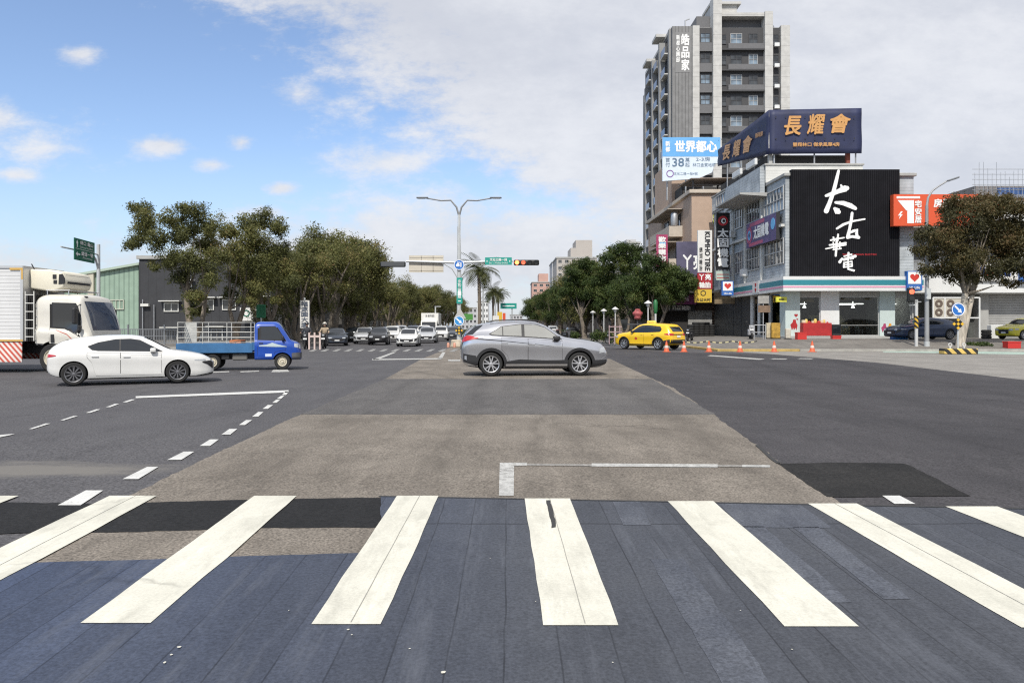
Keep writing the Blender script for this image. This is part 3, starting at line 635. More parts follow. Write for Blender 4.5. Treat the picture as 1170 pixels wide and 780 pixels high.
shaped_tree('street_tree', 'dark olive tree with a pale flaking trunk in front of the red shop sign', 1098, 48, .30,
    [(1061, 268, 14), (1057, 288, 12), (1091, 238, 14), (1081, 275, 19), (1099, 262, 20), (1117, 240, 16), (1141, 236, 15), (1127, 262, 21), (1154, 255, 18), (1169, 270, 18), (1149, 282, 21), (1114, 288, 20), (1084, 300, 15), (1067, 308, 10), (1101, 312, 14), (1134, 308, 15), (1161, 303, 15), (1181, 290, 15), (1179, 312, 10), (1157, 322, 8), (1191, 262, 14), (1159, 236, 11), (1175, 240, 12), (1193, 246, 13), (1207, 268, 14), (1205, 288, 13), (1199, 306, 9), (1087, 231, 10), (1103, 230, 11), (1119, 228, 10), (1135, 229, 10), (1149, 228, 9)], 8, LEAF_RUST, M('pale flaking bark', (.46, .41, .34), .9, var=.5, scale=4, bump=.6, stretch=(1, 1, .35)), 62000, .185, [(.25, 3.4, .27), (.75, 3.3, .2)], None, 1.13)
first = [
    (W(306, 392, 62).x, 62, .29, .92, 'dark olive paperbark tree rising behind the cab of the blue pickup', 4.0),
    (W(338, 392, 66).x, 66, .29, 1.02, 'russet tipped paperbark tree behind the white vertical sign', 1.2),
    (W(362, 392, 71).x, 71, .29, 1.15, 'paperbark tree with forked pale trunk behind the scooter riders', 5.1)]
cnt = 0; used = set()
def place_tree(pr, x, y, z, rz, s, label, zs=1, group=None):
    o = pr if pr.name not in used else dup(pr)
    used.add(pr.name); setpos(o, x, y, z, rz, s, label); o.scale = (s, s, s * zs)
    if group: o['group'] = group
    return o
for i, (x, y, z, s, lb, rz) in enumerate(first): place_tree(protos[i % 4], x, y, z, rz, s, lb, 1.0)
ordn = ['sixth', 'seventh', 'eighth', 'ninth', 'tenth', 'eleventh', 'twelfth', 'thirteenth', 'fourteenth', 'fifteenth', 'sixteenth', 'seventeenth', 'eighteenth', 'nineteenth', 'twentieth']
y = 78; rsc = [1.3, 1.42, 1.36, 1.12, 1.02, 1.08, 1.16, 1.22, 1.3, 1.36, 1.4, 1.42, 1.45, 1.45, 1.45]
for i in range(15):
    sx = W(0, 0, 1).x * 0 - 18.2 + rnd.uniform(-.8, .8)
    place_tree(protos[(i + 1) % 4], sx, y, .29, rnd.uniform(0, 6.28), rsc[i] + rnd.uniform(-.04, .04), 'olive roadside tree, %s from the corner in the row along the left pavement' % ordn[i])
    y += 8 + i * 1.1
gprotos = [make_tree('banyan_tree', None, 8.6, 3.9, 41 + i, LEAF_GREEN, BARK_D, n=22000, trunks=2, size=.25, clumps=24, low=.20, fork=.22, group=GR) for i in range(3)]
def zz(pts, r_): return [(620 + x / 5.574, 260 + y / 5.574, r_) for x, y in pts]
shaped_tree('banyan_tree', 'spreading dark green tree beside the purple tyre shop sign', 752, 70, .29, zz([(700, 200), (760, 235), (820, 265), (880, 300), (925, 330), (950, 350), (640, 265), (700, 290), (770, 320), (840, 360), (600, 320), (660, 350), (720, 390), (800, 400), (880, 390), (560, 380), (620, 420), (700, 440), (780, 440), (850, 430), (580, 450)], 10.5), 21, LEAF_GREEN, BARK_D, 26000, .22, [(-.5, 2.3, .22), (.6, 2.5, .2)], GR)
shaped_tree('banyan_tree', 'tall dark green tree standing behind the yellow taxi', 712, 84, .29, zz([(430, 145), (485, 135), (540, 122), (600, 135), (400, 195), (460, 190), (520, 180), (585, 195), (370, 255), (430, 250), (500, 250), (560, 250), (340, 330), (400, 330), (460, 320), (520, 320), (300, 400), (350, 420), (420, 400), (480, 400), (380, 460), (460, 460), (640, 210), (650, 300)], 9.5), 22, LEAF_GREEN, BARK_D, 26000, .24, [(-.6, 2.6, .24), (.7, 2.4, .2)], GR)
shaped_tree('banyan_tree', 'green tree with pale thick trunk left of the white park lamps', 668, 88, .29, zz([(222, 232), (270, 228), (310, 245), (180, 280), (230, 290), (290, 300), (160, 340), (210, 350), (260, 350), (300, 355), (150, 400), (200, 410), (255, 420), (310, 390), (240, 470), (300, 460)], 8.5), 23, LEAF_GREEN, BARK, 22000, .24, [(-.4, 2.4, .3)], GR)
rt = [(W(732, 0, 76).x, 76, .86, 'rounded green tree behind the yellow taxi', 2.0),       (W(694, 0, 96).x, 96, 1.05, 'green tree standing among the white park lamps', 1.0)]
for i, (x, y, s, lb, rz) in enumerate(rt): place_tree(gprotos[i % 3], x, y, .29, rz, s, lb, (.9, 1.0)[i])
y = 98
for i in range(11):
    x = 9.6 + (i % 2) * 1.6 + rnd.uniform(-.5, .5)
    place_tree(gprotos[i % 3] if i % 3 else protos[i % 4], x, y, .29, rnd.uniform(0, 6), rnd.uniform(1.0, 1.2), 'dark green tree, %s along the right pavement counted from the taxi' % ordn[i], 1, GR); y += 8 + i * 1.3

def palm(x, y, H, label, seed):
    r = random.Random(seed); root = empty('palm_tree', (x, y, .37), label, 'palm tree', 'palms on the median')
    MB().tube([(0, 0, -.1), (.05, 0, .5), (.08, .05, H * .5), (0, 0, H)], [.30, .2, .19, .17], 10).build('trunk', BARK_D, root, sm=60)
    v = []; f = []; tint = []
    for k in range(30):
        a = 2 * math.pi * k / 30 * 5 + r.uniform(-.2, .2); el = r.uniform(-.5, 1.2); Ln = r.uniform(2.3, 3.0)
        p = Vector((0, 0, H)); d = Vector((math.cos(a) * math.cos(el), math.sin(a) * math.cos(el), math.sin(el))); side = Vector((-math.sin(a), math.cos(a), 0)); b = r.random()
        for j in range(16):
            q = p + d * Ln / 16
            for s in (-1, 1):
                w = .62 * math.sin(math.pi * (j + 2) / 19); tipp = p + side * s * w + d * .25 + Vector((0, 0, -.22 * w - .08)); i = len(v)
                v += [p, p + d * .10, tipp, tipp - d * .04]; f.append((i, i+1, i+2, i+3)); tint.append(min(1, max(0, b + r.gauss(0, .2))))
            p = q; d = (d + Vector((0, 0, -.10))).normalized()
    me = bpy.data.meshes.new('crown'); me.from_pydata([tuple(q) for q in v], [], f); me.materials.append(LEAF_PALM)
    at = me.attributes.new('leaf_tint', 'FLOAT', 'FACE'); at.data.foreach_set('value', tint)
    o = bpy.data.objects.new('crown', me); COL.objects.link(o); o.parent = root
    return root
palm(W(547, 0, 80).x, 80, 7.2, 'nearest palm tree on the median, slim trunk beside the lamp post', 3)
palm(W(563, 0, 124).x, 124, 7.0, 'bushy palm tree farther along the median, drooping fronds', 4)
palm(W(569, 0, 150).x, 150, 7.6, 'small far palm tree on the median behind the bushy one', 5)
def shrub(x, y, z, rad, h, label, n, seed, mat=None, name='shrub', group=None):
    r = random.Random(seed)
    o = leaves(name, [(Vector((r.uniform(-1, 1) * rad * .6, r.uniform(-1, 1) * rad * .6, h * r.uniform(.3, .75))), rad * .55, .8 * h / rad / 1.2) for _ in range(6)], n, .2, mat or LEAF_GREEN, seed)
    o.location = (x, y, z); return tag(o, label, 'shrub', group)
for i, (u, Y, rad, h, lb) in enumerate([(699, 62, .8, 1.1, 'low green shrub beside the barrier sign behind the taxi'), (684, 66, .9, 1.2, 'low green shrub between two white park lamps'), (652, 78, 1.2, 1.0, 'dark hedge clump at the foot of the pale trunk'), (1112, 48.6, 1.0, .35, 'grassy tuft around the foot of the street tree')]):
    shrub(W(u, 0, Y).x, Y, .30, rad, h, lb, 900, 200 + i)

# ------------------------------------------------------------------ vehicles
def paint(name, col, metal=.0, rough=.32, coat=.6): return M(name, col, rough, metal, coat=coat, var=.05, scale=1.5)
P_SILVER = paint('silver grey paint', (.60, .605, .63), .85, .20, 1); P_WHITE = paint('white paint', (.66, .66, .64)); P_YEL = paint('yellow taxi paint', (.80, .50, .015)); P_BLUE = paint('deep blue paint', (.012, .032, .085), .3)
P_LIME = paint('lime yellow paint', (.58, .52, .03)); P_BLACK = paint('black paint', (.012, .012, .014)); P_NAVY = paint('blue grey paint', (.045, .055, .075), .4); P_TRUCK = paint('pickup blue paint', (.010, .062, .36)); P_LSILVER = paint('light silver paint', (.50, .51, .52), .4)
P_CREAMW = M('aged white truck paint', (.62, .60, .54), .45, var=.08, scale=1.2, coat=.2)
PLAST = M('black plastic', (.018, .018, .020), .55); GLASS = M('dark tinted glass', (.014, .017, .021), .04, spec=.9); GLASS_L = M('pale glass with painted brightness', (.30, .30, .28), .05, spec=.9, var=.12, scale=.6)  # GLASS_L: brightness of the panes is put into the colour
GLASS_B = M('windscreen glass with painted sky', (.035, .05, .085), .05, spec=1); RUB = M('tyre rubber', (.018, .018, .018), .85); CHROME = M('bright metal', (.62, .62, .63), .25, 1); ALLOY = M('silver alloy', (.55, .55, .56), .35, .8)  # GLASS_B: sky reflection is put into the glass colour
DALLOY = M('dark alloy', (.26, .26, .27), .3, .8); STEELW = M('cream steel wheel', (.52, .48, .38), .5); LAMP = M('headlamp glass', (.40, .42, .44), .06, spec=1); TAIL = M('red tail lamp', (.42, .015, .018), .15, spec=.8); PLATE = M('number plate', (.72, .73, .72), .5)
INTR = M('dark wheel well', (.008, .008, .008), .9); SEAM = M('panel gap', (.012, .012, .012), .8)

_wm = {}
def wheel(parent, x, y, r_, w, style, side):
    key = (round(r_, 3), w, style)
    if key not in _wm:
        T = Matrix.Rotation(math.pi / 2, 4, 'X')        # lathe axis to -y: the outer face looks to -y
        t = MB(); rr = r_ * (.70 if style != 'steel' else .58)
        t.lathe([(rr, -w/2), (r_ * .9, -w/2 - .004), (r_ * .985, -w * .36), (r_, -w * .2), (r_, w * .2), (r_ * .985, w * .36), (r_ * .9, w/2 + .004), (rr, w/2)], 32, T)
        a = t.build('tyre', RUB, sm=40)
        m = MB(); f = w * .5
        m.lathe([(rr * 1.02, f - .005), (rr * 1.0, f + .006), (rr * .93, f - .002), (rr * .90, f - .06), (rr * .3, f - .075), (.0, f - .075)], 32, T, 1)
        m.lathe([(rr * 1.02, f - .004), (rr, f + .008), (rr * .92, f + .001), (rr * .90, f - .03)], 32, T, 0)
        ns = {'five': 5, 'multi': 10, 'steel': 8, 'seven': 7}[style]
        for k in range(ns):
            A = 2 * math.pi * k / ns + .3
            if style == 'steel': continue
            for s in ((-.16, .16) if style in ('five',) else ((0,) if style == 'seven' else (-.05, .05))):
                a0, a1 = A + s * .4, A + s * 1.5
                q0 = Vector((math.cos(a0), math.sin(a0))) * rr * .15; q1 = Vector((math.cos(a1), math.sin(a1))) * rr * .93
                d = (q1 - q0).normalized(); n = Vector((-d.y, d.x)); w0, w1 = (rr * .085, rr * .06) if style != 'multi' else (rr * .05, rr * .03)
                m.prism([(q0 - n * w0)[:], (q1 - n * w1)[:], (q1 + n * w1)[:], (q0 + n * w0)[:]], T @ Matrix.Translation((0, 0, f - .045)), .045, 0)
        if style == 'steel':
            m.lathe([(rr * .92, f - .02), (rr * .8, f - .03), (rr * .62, f + .0), (rr * .45, f + .005), (rr * .3, f - .02), (rr * .28, f + .03), (0, f + .035)], 24, T, 0)
            for k in range(10): A = k * .628; m.lathe([(.022, 0), (.022, .004)], 8, T @ Matrix.Translation((math.cos(A) * rr * .72, math.sin(A) * rr * .72, f - .012)), 1)
        else: m.lathe([(rr * .2, f - .05), (rr * .2, f - .004), (rr * .12, f + .004), (0, f + .004)], 16, T, 0)
        mats = {'five': (ALLOY, PLAST), 'multi': (DALLOY, PLAST), 'steel': (STEELW, PLAST), 'seven': (ALLOY, PLAST)}[style]
        b = m.build('rim', mats, sm=35)
        _wm[key] = (a.data, b.data); bpy.data.objects.remove(a); bpy.data.objects.remove(b)
    e = empty('wheel', (x, y, r_)); e.parent = parent
    if side > 0: e.rotation_euler = (0, 0, math.pi)
    for nme, me in zip(('tyre', 'rim'), _wm[key]):
        o = bpy.data.objects.new(nme, me); COL.objects.link(o); o.parent = e
    return e

class Car:
    def __init__(s, name, label, cat, sp, pm, group=None):
        s.sp = sp; s.pm = pm; s.root = empty(name, (0, 0, 0), label, cat, group); s.Q = sp
        Q = sp; x0, x1 = Q['top'][0][0], Q['top'][-1][0]; NS = 64; mb = MB(); NR = None
        for i in range(NS):
            t = i / (NS - 1); t = .5 - .5 * math.cos(math.pi * (t * .86 + .07)); t = (t - (.5 - .5 * math.cos(math.pi * .07))) / (math.cos(math.pi * .07))
            x = x0 + (x1 - x0) * t
            ring = s.ring(x); full = ring + [(-y, z) for y, z in ring[-2:0:-1]]; NR = len(full)
            mb.v += [(x, y, z) for y, z in full]
        for i in range(NS - 1):
            for k in range(NR): mb.f.append((i*NR + k, i*NR + (k+1) % NR, (i+1)*NR + (k+1) % NR, (i+1)*NR + k)); mb.m.append(0)
        mb.f += [tuple(range(NR - 1, -1, -1)), tuple((NS-1)*NR + k for k in range(NR))]; mb.m += [0, 0]
        s.bvh = BVHTree.FromPolygons([Vector(v) for v in mb.v], mb.f)
        o = mb.build('body', [pm, INTR], s.root)
        xr, xf, r_, w = Q['wheels']; ra = r_ * Q.get('arch', 1.13); c = MB()
        yo = Q['hw_max'] + .3
        for x in (xr, xf):
            for sg in (-1, 1):
                pts = [(ra * math.cos(a * math.pi / 20), ra * math.sin(a * math.pi / 20)) for a in range(40)]
                v = [(x + p, sg * yo, r_ + q) for p, q in pts] + [(x + p, sg * (yo - .68), r_ + q) for p, q in pts]
                n = 40; f = [tuple(range(n)), tuple(range(2*n-1, n-1, -1))] + [(i, n + i, n + (i+1) % n, (i+1) % n) for i in range(n)]
                c.add(v, f, 1)
        cu = c.build('cutter', [pm, INTR])
        for ob in (o, cu):
            bm = bmesh.new(); bm.from_mesh(ob.data); bmesh.ops.recalc_face_normals(bm, faces=bm.faces); bm.to_mesh(ob.data); bm.free()
        md = o.modifiers.new('arches', 'BOOLEAN'); md.operation = 'DIFFERENCE'; md.object = cu; md.solver = 'EXACT'
        dg = bpy.context.evaluated_depsgraph_get(); me = bpy.data.meshes.new_from_object(o.evaluated_get(dg)); o.modifiers.clear(); old = o.data; o.data = me; me.name = 'body'; bpy.data.meshes.remove(old); bpy.data.objects.remove(cu)
        me.polygons.foreach_set('use_smooth', [True] * len(me.polygons)); me.set_sharp_from_angle(angle=R(32)); s.body = o
        for x in (xr, xf):
            for sg in (-1, 1): wheel(s.root, x, sg * (Q['hw_max'] - w * .5 - .012), r_, w, Q.get('rim', 'five'), sg)
    def ring(s, x):
        Q = s.Q; zb = pchip(Q['bot'], x); zs = pchip(Q['belt'], x); zt = max(pchip(Q['top'], x), zs + .03); h = pchip(Q['hw'], x); t = min(pchip(Q['tw'], x), h * .93)
        d = zt - zs; b = zs - zb
        k = min(1, d / .25); a = h * .95
        return [(0, zb), (h * .80, zb), (h * .93, zb + .02 + .02 * b), (h * .972, zb + .16 * b), (h * .972, zb + .34 * b), (h * .982, zb + .55 * b), (h * 1.0, zb + .74 * b), (h * .99, zb + .90 * b), (a, zs),
                (a - .012 - .15 * (a - t) * k, zs + .10 * d), (a - .5 * (a - t), zs + .45 * d), (t + .02 * k, zs + .80 * d), (t * .95, zs + .91 * d), (t * .82, zs + .965 * d), (t * .45, zs + .995 * d), (0, zt)]
    def cast(s, ax, a, b):
        o, d = {'R': ((a, -3, b), (0, 1, 0)), 'L': ((a, 3, b), (0, -1, 0)), 'F': ((6, a, b), (-1, 0, 0)), 'B': ((-6, a, b), (1, 0, 0)), 'T': ((a, b, 5), (0, 0, -1))}[ax]
        loc, n, i, dist = s.bvh.ray_cast(Vector(o), Vector(d))
        if loc is None:
            loc, n, i, dist = s.bvh.find_nearest(Vector(o) + Vector(d) * 2.3)
        d = Vector(d)
        if n.dot(d) > 0: n = -n
        return loc, n
    def patch(s, mb, ax, lo, up, off=.006, n=14, m=5, mi=0):
        a0 = max(lo[0][0], up[0][0]); a1 = min(lo[-1][0], up[-1][0])
        A = sorted(set([a0 + (a1 - a0) * i / n for i in range(n + 1)] + [p[0] for p in lo + up if a0 <= p[0] <= a1]))
        v = []; nn = None
        for a in A:
            z0, z1 = lin(lo, a), lin(up, a)
            for j in range(m + 1):
                l, q = s.cast(ax, a, z0 + (z1 - z0) * j / m); v.append(l + q * off); nn = q
        f = [(i*(m+1)+j, (i+1)*(m+1)+j, (i+1)*(m+1)+j+1, i*(m+1)+j+1) for i in range(len(A)-1) for j in range(m)]
        e1 = v[f[len(f)//2][1]] - v[f[len(f)//2][0]]; e2 = v[f[len(f)//2][3]] - v[f[len(f)//2][0]]
        l, q = s.cast(ax, (a0 + a1) / 2, (lin(lo, (a0+a1)/2) + lin(up, (a0+a1)/2)) / 2)
        if e1.cross(e2).dot(q) < 0: f = [t[::-1] for t in f]
        mb.add(v, f, mi); return mb
    def part(s, name, mat, patches, off=.006, parent=None, sm=40, **k):
        mb = MB()
        for ax, lo, up in patches: s.patch(mb, ax, lo, up, off, **k)
        return mb.build(name, mat, parent or s.root, sm=sm)
    def rect(s, ax, a0, a1, b0, b1): return (ax, [(a0, b0), (a1, b0)], [(a0, b1), (a1, b1)])
    def arch(s, mat, wd=.06, off=.012, name='arch_trim'):
        xr, xf, r_, w = s.Q['wheels']; ra = r_ * s.Q.get('arch', 1.13)
        for ax in 'RL':
            for x in (xr, xf):
                mb = MB(); v = []; n = 22
                for i in range(n + 1):
                    a = R(-14 + 208 * i / n)
                    for rr in (ra - .004, ra + wd * .5, ra + wd):
                        l, q = s.cast(ax, x + rr * math.cos(a), max(r_ + rr * math.sin(a), .26)); v.append(l + Vector((0, -1 if ax == 'R' else 1, 0)) * off)
                f = [(i*3+j, i*3+j+1, i*3+j+4, i*3+j+3) for i in range(n) for j in range(2)]
                if ax == 'L': f = [t[::-1] for t in f]
                mb.add(v, f); mb.build(name, mat, s.root, sm=40)
    def mirrors(s, x, z, mat, sx=.16, sy=.20, sz=.13):
        for sg in (-1, 1):
            y = lin([(q[1], q[0]) for q in s.ring(x)[8:14]], z) if False else s.cast('R', x, z)[0].y
            yy = sg * (abs(y) + sy * .55)
            b = MB().box((x, yy, z), (sx, sy, sz)); o = b.build('wing_mirror', mat, s.root, bevel=.035, seg=3, sm=50)
            MB().box((x, sg * (abs(y) + .01), z - sz * .45), (.06, .10, .03)).build('mirror_arm', PLAST, o)
    def sides(s, wins, glass, doors=(), handles=(), trim=None, strips=()):
        for ax in 'RL':
            if trim: s.part('window_trim', PLAST, [(ax, trim[0], trim[1])], .004, n=24)
            for lo, up in wins: s.part('side_window', glass, [(ax, lo, up)], .008, n=18)
            for i, (lo, up) in enumerate(doors):
                gp_ = MB(); e = .008
                s.patch(gp_, ax, [(lo[0][0] - e, lo[0][1] - e)] + [(a, b - e) for a, b in lo[1:-1]] + [(lo[-1][0] + e, lo[-1][1] - e)], [(up[0][0] - e, up[0][1] + e)] + [(a, b + e) for a, b in up[1:-1]] + [(up[-1][0] + e, up[-1][1] + e)], .0015, n=20, m=9)
                s.patch(gp_, ax, lo, up, .0035, n=20, m=9, mi=1)
                o = gp_.build('door', [SEAM, s.pm], s.root, sm=40)
                if i < len(handles):
                    hx, hz, hm = handles[i]; l, q = s.cast(ax, hx, hz)
                    MB().box(l + q * .018, (.19, .03, .035)).build('handle', hm, o, bevel=.01)
            for nm, mat, lo, up, off in strips: s.part(nm, mat, [(ax, lo, up)], off, n=24, m=2)

def put(root, rear, front, xr, xf, half, side, z=None, s_y=1):
    """stand a vehicle with its near side wheels on two ground points"""
    a, b = Vector(rear), Vector(front); d = b - a; s = d.length / (xf - xr); d.normalize(); ang = math.atan2(d.y, d.x)
    n = Vector((-d.y, d.x)) * (1 if side == 'R' else -1)
    c = a - d * xr * s + n * half * s
    root.location = (c.x, c.y, g(c.y) + .02 if z is None else z); root.rotation_euler = (0, 0, ang); root.scale = (s, s, s)
    return s

# the silver grey crossover in the middle of the junction
def S(cx, cy): return ((cx - 595.6) / 201, (478.6 - cy) / 201)
suv = dict(top=[(-2.22, .80), (-2.20, 1.0), (-2.14, 1.22), (-1.97, 1.39), (-1.77, 1.51), (-1.47, 1.575), (-.97, 1.635), (-.476, 1.65), (.02, 1.615), (.36, 1.50), (.88, 1.165), (1.1, 1.12), (1.55, 1.06), (1.91, .995), (2.09, .935), (2.19, .84), (2.23, .72)],
           belt=[(-2.22, .74), (-2.18, .92), (-2.05, 1.10), (-1.7, 1.18), (-1.3, 1.19), (-.4, 1.13), (.8, 1.07), (1.3, 1.0), (1.8, .91), (2.08, .82), (2.19, .74), (2.23, .66)], bot=[(-2.22, .50), (-2.17, .38), (-1.95, .27), (-1.0, .20), (1.0, .20), (1.9, .24), (2.1, .29), (2.23, .36)],
           hw=[(-2.22, .60), (-2.16, .76), (-1.95, .86), (-1.3, .90), (0, .895), (1.3, .90), (1.8, .87), (2.02, .81), (2.15, .73), (2.23, .62)], tw=[(-2.22, .5), (-2.0, .62), (-1.6, .60), (-.5, .64), (.3, .62), (.9, .72), (1.5, .74), (2, .62), (2.23, .36)], hw_max=.90, wheels=(-1.34, 1.33, .352, .23), rim='five')
c = Car('crossover_car', 'silver grey crossover with black cladding crossing the middle of the junction', 'car', suv, P_SILVER)
put(c.root, gp(561.2, 430.2), gp(662.6, 429.6), -1.34, 1.33, .90, 'R')
tr_lo = [(-1.40, 1.235), (-1.3, 1.195), (-.4, 1.145), (.5, 1.09), (.80, 1.075)]; tr_up = [(-1.40, 1.245), (-1.02, 1.475), (-.44, 1.545), (.02, 1.535), (.30, 1.455), (.80, 1.085)]
def sub(pts, a, b, d=0): return [(a, lin(pts, a) + d)] + [(x, z + d) for x, z in pts if a < x < b] + [(b, lin(pts, b) + d)]
wl = lambda a, b: (sub(tr_lo, a, b, .022), sub(tr_up, a, b, -.022))
c.sides([wl(-1.33, -1.0), wl(-.97, -.42), wl(-.33, .70)], GLASS_L, doors=[([(-1.02, .78), (-.86, .62), (-.72, .34), (-.24, .34)], [(-1.02, 1.14), (-.24, 1.10)]), ([(-.225, .34), (.80, .34)], [(-.225, 1.10), (.80, 1.03)])],
        handles=[(-.93, .975, P_SILVER), (-.12, .935, P_SILVER)], trim=(tr_lo, tr_up),
        strips=[('dark_side_line', PLAST, [(-1.85, 1.095), (-1.0, 1.03), (.1, .92), (.55, .86)], [(-1.85, 1.125), (-1.0, 1.05), (.1, .935), (.55, .865)], .006), ('sill_trim', PLAST, [(-.93, .245), (.98, .245)], [(-.93, .42), (-.5, .49), (.3, .46), (.98, .47)], .007), ('sill_moulding', ALLOY, [(-.90, .295), (.95, .295)], [(-.90, .355), (.95, .345)], .018)])  # dark strip following the side character line
c.arch(PLAST, .085); c.mirrors(.62, 1.12, PLAST, .20, .22, .13)
c.part('windscreen', GLASS, [c.rect('T', .38, .86, -.56, .56)], .008, n=10, m=8); c.part('rear_window', GLASS, [c.rect('T', -2.08, -1.76, -.5, .5)], .008)
for sg in (-1, 1):
    a = 'R' if sg < 0 else 'L'
    c.part('tail_light', TAIL, [(a, [(-2.18, 1.00), (-2.0, 1.06), (-1.72, 1.115)], [(-2.18, 1.12), (-2.05, 1.20), (-1.95, 1.19), (-1.72, 1.14)])], .010)
    c.part('rear_side_glass', GLASS, [(a, [(-2.10, 1.205), (-1.88, 1.24), (-1.58, 1.50)], [(-2.10, 1.215), (-1.80, 1.47), (-1.58, 1.515)])], .008); c.part('headlight', LAMP, [(a, [(1.93, .66), (2.12, .70)], [(1.93, .80), (2.12, .86)])], .008)
    c.part('fog_light_trim', ALLOY, [(a, [(1.98, .46), (2.15, .56)], [(1.98, .49), (2.15, .61)])], .012); c.part('bumper_trim', PLAST, [(a, [(1.78, .27), (2.18, .32)], [(1.78, .46), (2.18, .47)])], .006); c.part('rear_bumper_trim', PLAST, [(a, [(-2.16, .42), (-1.78, .30)], [(-2.16, .66), (-1.78, .60)])], .006)
    c.part('reflector', ALLOY, [(a, [(-2.12, .50), (-2.06, .47)], [(-2.12, .60), (-2.06, .60)])], .012)
c.part('grille', PLAST, [c.rect('F', -.45, .45, .45, .78)], .006); c.part('number_plate', PLATE, [c.rect('F', -.17, .17, .56, .66)], .02)
for sg in (-1, 1): MB().tube([(-1.35, sg * .56, 1.60), (-1.2, sg * .57, 1.655), (-.3, sg * .58, 1.675), (.1, sg * .57, 1.64), (.2, sg * .57, 1.60)], .018, 6).build('roof_rail', PLAST, c.root, sm=50)

# the white hatchback
hat = dict(top=[(-2.15, .80), (-2.13, .94), (-2.06, 1.06), (-1.90, 1.19), (-1.72, 1.285), (-1.2, 1.385), (-.6, 1.435), (-.05, 1.44), (.3, 1.395), (1.12, .99), (1.5, .93), (1.95, .84), (2.15, .75), (2.26, .67), (2.30, .62)],
           belt=[(-2.15, .72), (-2.10, .86), (-1.9, .945), (-1.5, .965), (-.9, .95), (0, .92), (1.0, .895), (1.5, .85), (2.0, .76), (2.2, .66), (2.30, .58)], bot=[(-2.15, .42), (-2.08, .32), (-1.8, .22), (-1, .16), (1.1, .16), (1.9, .17), (2.2, .20), (2.30, .28)],
           hw=[(-2.15, .62), (-2.08, .76), (-1.8, .87), (-1.3, .895), (0, .88), (1.3, .895), (1.85, .87), (2.08, .80), (2.22, .70), (2.30, .58)], tw=[(-2.15, .48), (-1.9, .58), (-1.5, .55), (-.5, .60), (.3, .60), (1.1, .70), (1.6, .72), (2.05, .58), (2.30, .3)], hw_max=.895, wheels=(-1.46, 1.27, .33, .22), rim='multi', arch=1.12)
def dress_hatch(c, glass=GLASS, rearglass=GLASS, black_grille=True):
    lo = [(-1.12, 1.10), (-1.0, 1.0), (-.85, .975), (0, .955), (.86, .93)]; up = [(-1.12, 1.115), (-.85, 1.225), (-.4, 1.315), (0, 1.325), (.25, 1.285), (.86, .945)]
    w = lambda a, b: (sub(lo, a, b, .012), sub(up, a, b, -.012))
    c.sides([w(-1.08, -.30), w(-.26, .76)], glass, doors=[([(-1.12, .80), (-1.0, .64), (-.90, .27), (-.27, .26)], [(-1.12, .93), (-.27, .915)]), ([(-.255, .26), (.82, .27)], [(-.255, .915), (.82, .89)])], handles=[(-.92, .82, c.pm), (-.10, .80, c.pm)], trim=(lo, up),
            strips=[('sill_trim', PLAST, [(-1.05, .165), (.88, .165)], [(-1.05, .20), (.88, .20)], .006)])
    c.mirrors(.60, .985, c.pm); c.part('windscreen', glass, [c.rect('T', .36, 1.08, -.56, .56)], .008, n=10, m=8); c.part('rear_window', GLASS, [c.rect('T', -2.0, -1.62, -.46, .46)], .008)
    for sg in (-1, 1):
        a = 'R' if sg < 0 else 'L'
        c.part('tail_light', TAIL, [(a, [(-2.13, .80), (-1.90, .845)], [(-2.13, .90), (-1.90, .87)])], .008); c.part('headlight', LAMP, [(a, [(1.74, .665), (2.05, .65)], [(1.74, .69), (2.05, .695)])], .008); c.part('grille_wing', PLAST, [(a, [(1.96, .60), (2.12, .53), (2.27, .40)], [(1.96, .625), (2.12, .645), (2.27, .645)])], .008); c.part('chin_trim', PLAST, [(a, [(1.80, .19), (2.26, .245)], [(1.80, .21), (2.26, .29)])], .008); c.part('headlight_cover', LAMP, [('F', [(min(sg*.42, sg*.66), .60), (max(sg*.42, sg*.66), .60)], [(min(sg*.42, sg*.66), .68), (max(sg*.42, sg*.66), .68)])], .010)
    c.part('grille', PLAST, [('F', [(-.52, .44), (-.3, .36), (.3, .36), (.52, .44)], [(-.52, .60), (.52, .60)])], .012, n=16); c.part('lower_grille', PLAST, [c.rect('F', -.6, .6, .22, .29)], .008); c.part('number_plate', PLATE, [c.rect('F', -.19, .19, .40, .49)], .024)
    c.part('rear_bumper_trim', PLAST, [c.rect('B', -.5, .5, .34, .46)], .008)
c = Car('hatchback_car', 'glossy white hatchback with dark multi spoke wheels passing in front of the truck', 'car', hat, P_WHITE)
put(c.root, gp(84.0, 441.4), gp(203.0, 438.0), -1.46, 1.27, .895, 'R'); dress_hatch(c)
c.part('painted_sheen', GLASS_B, [c.rect('T', .42, 1.02, -.5, .5)], .010, n=8, m=6)  # bluish overlay paints a sky sheen on the windscreen

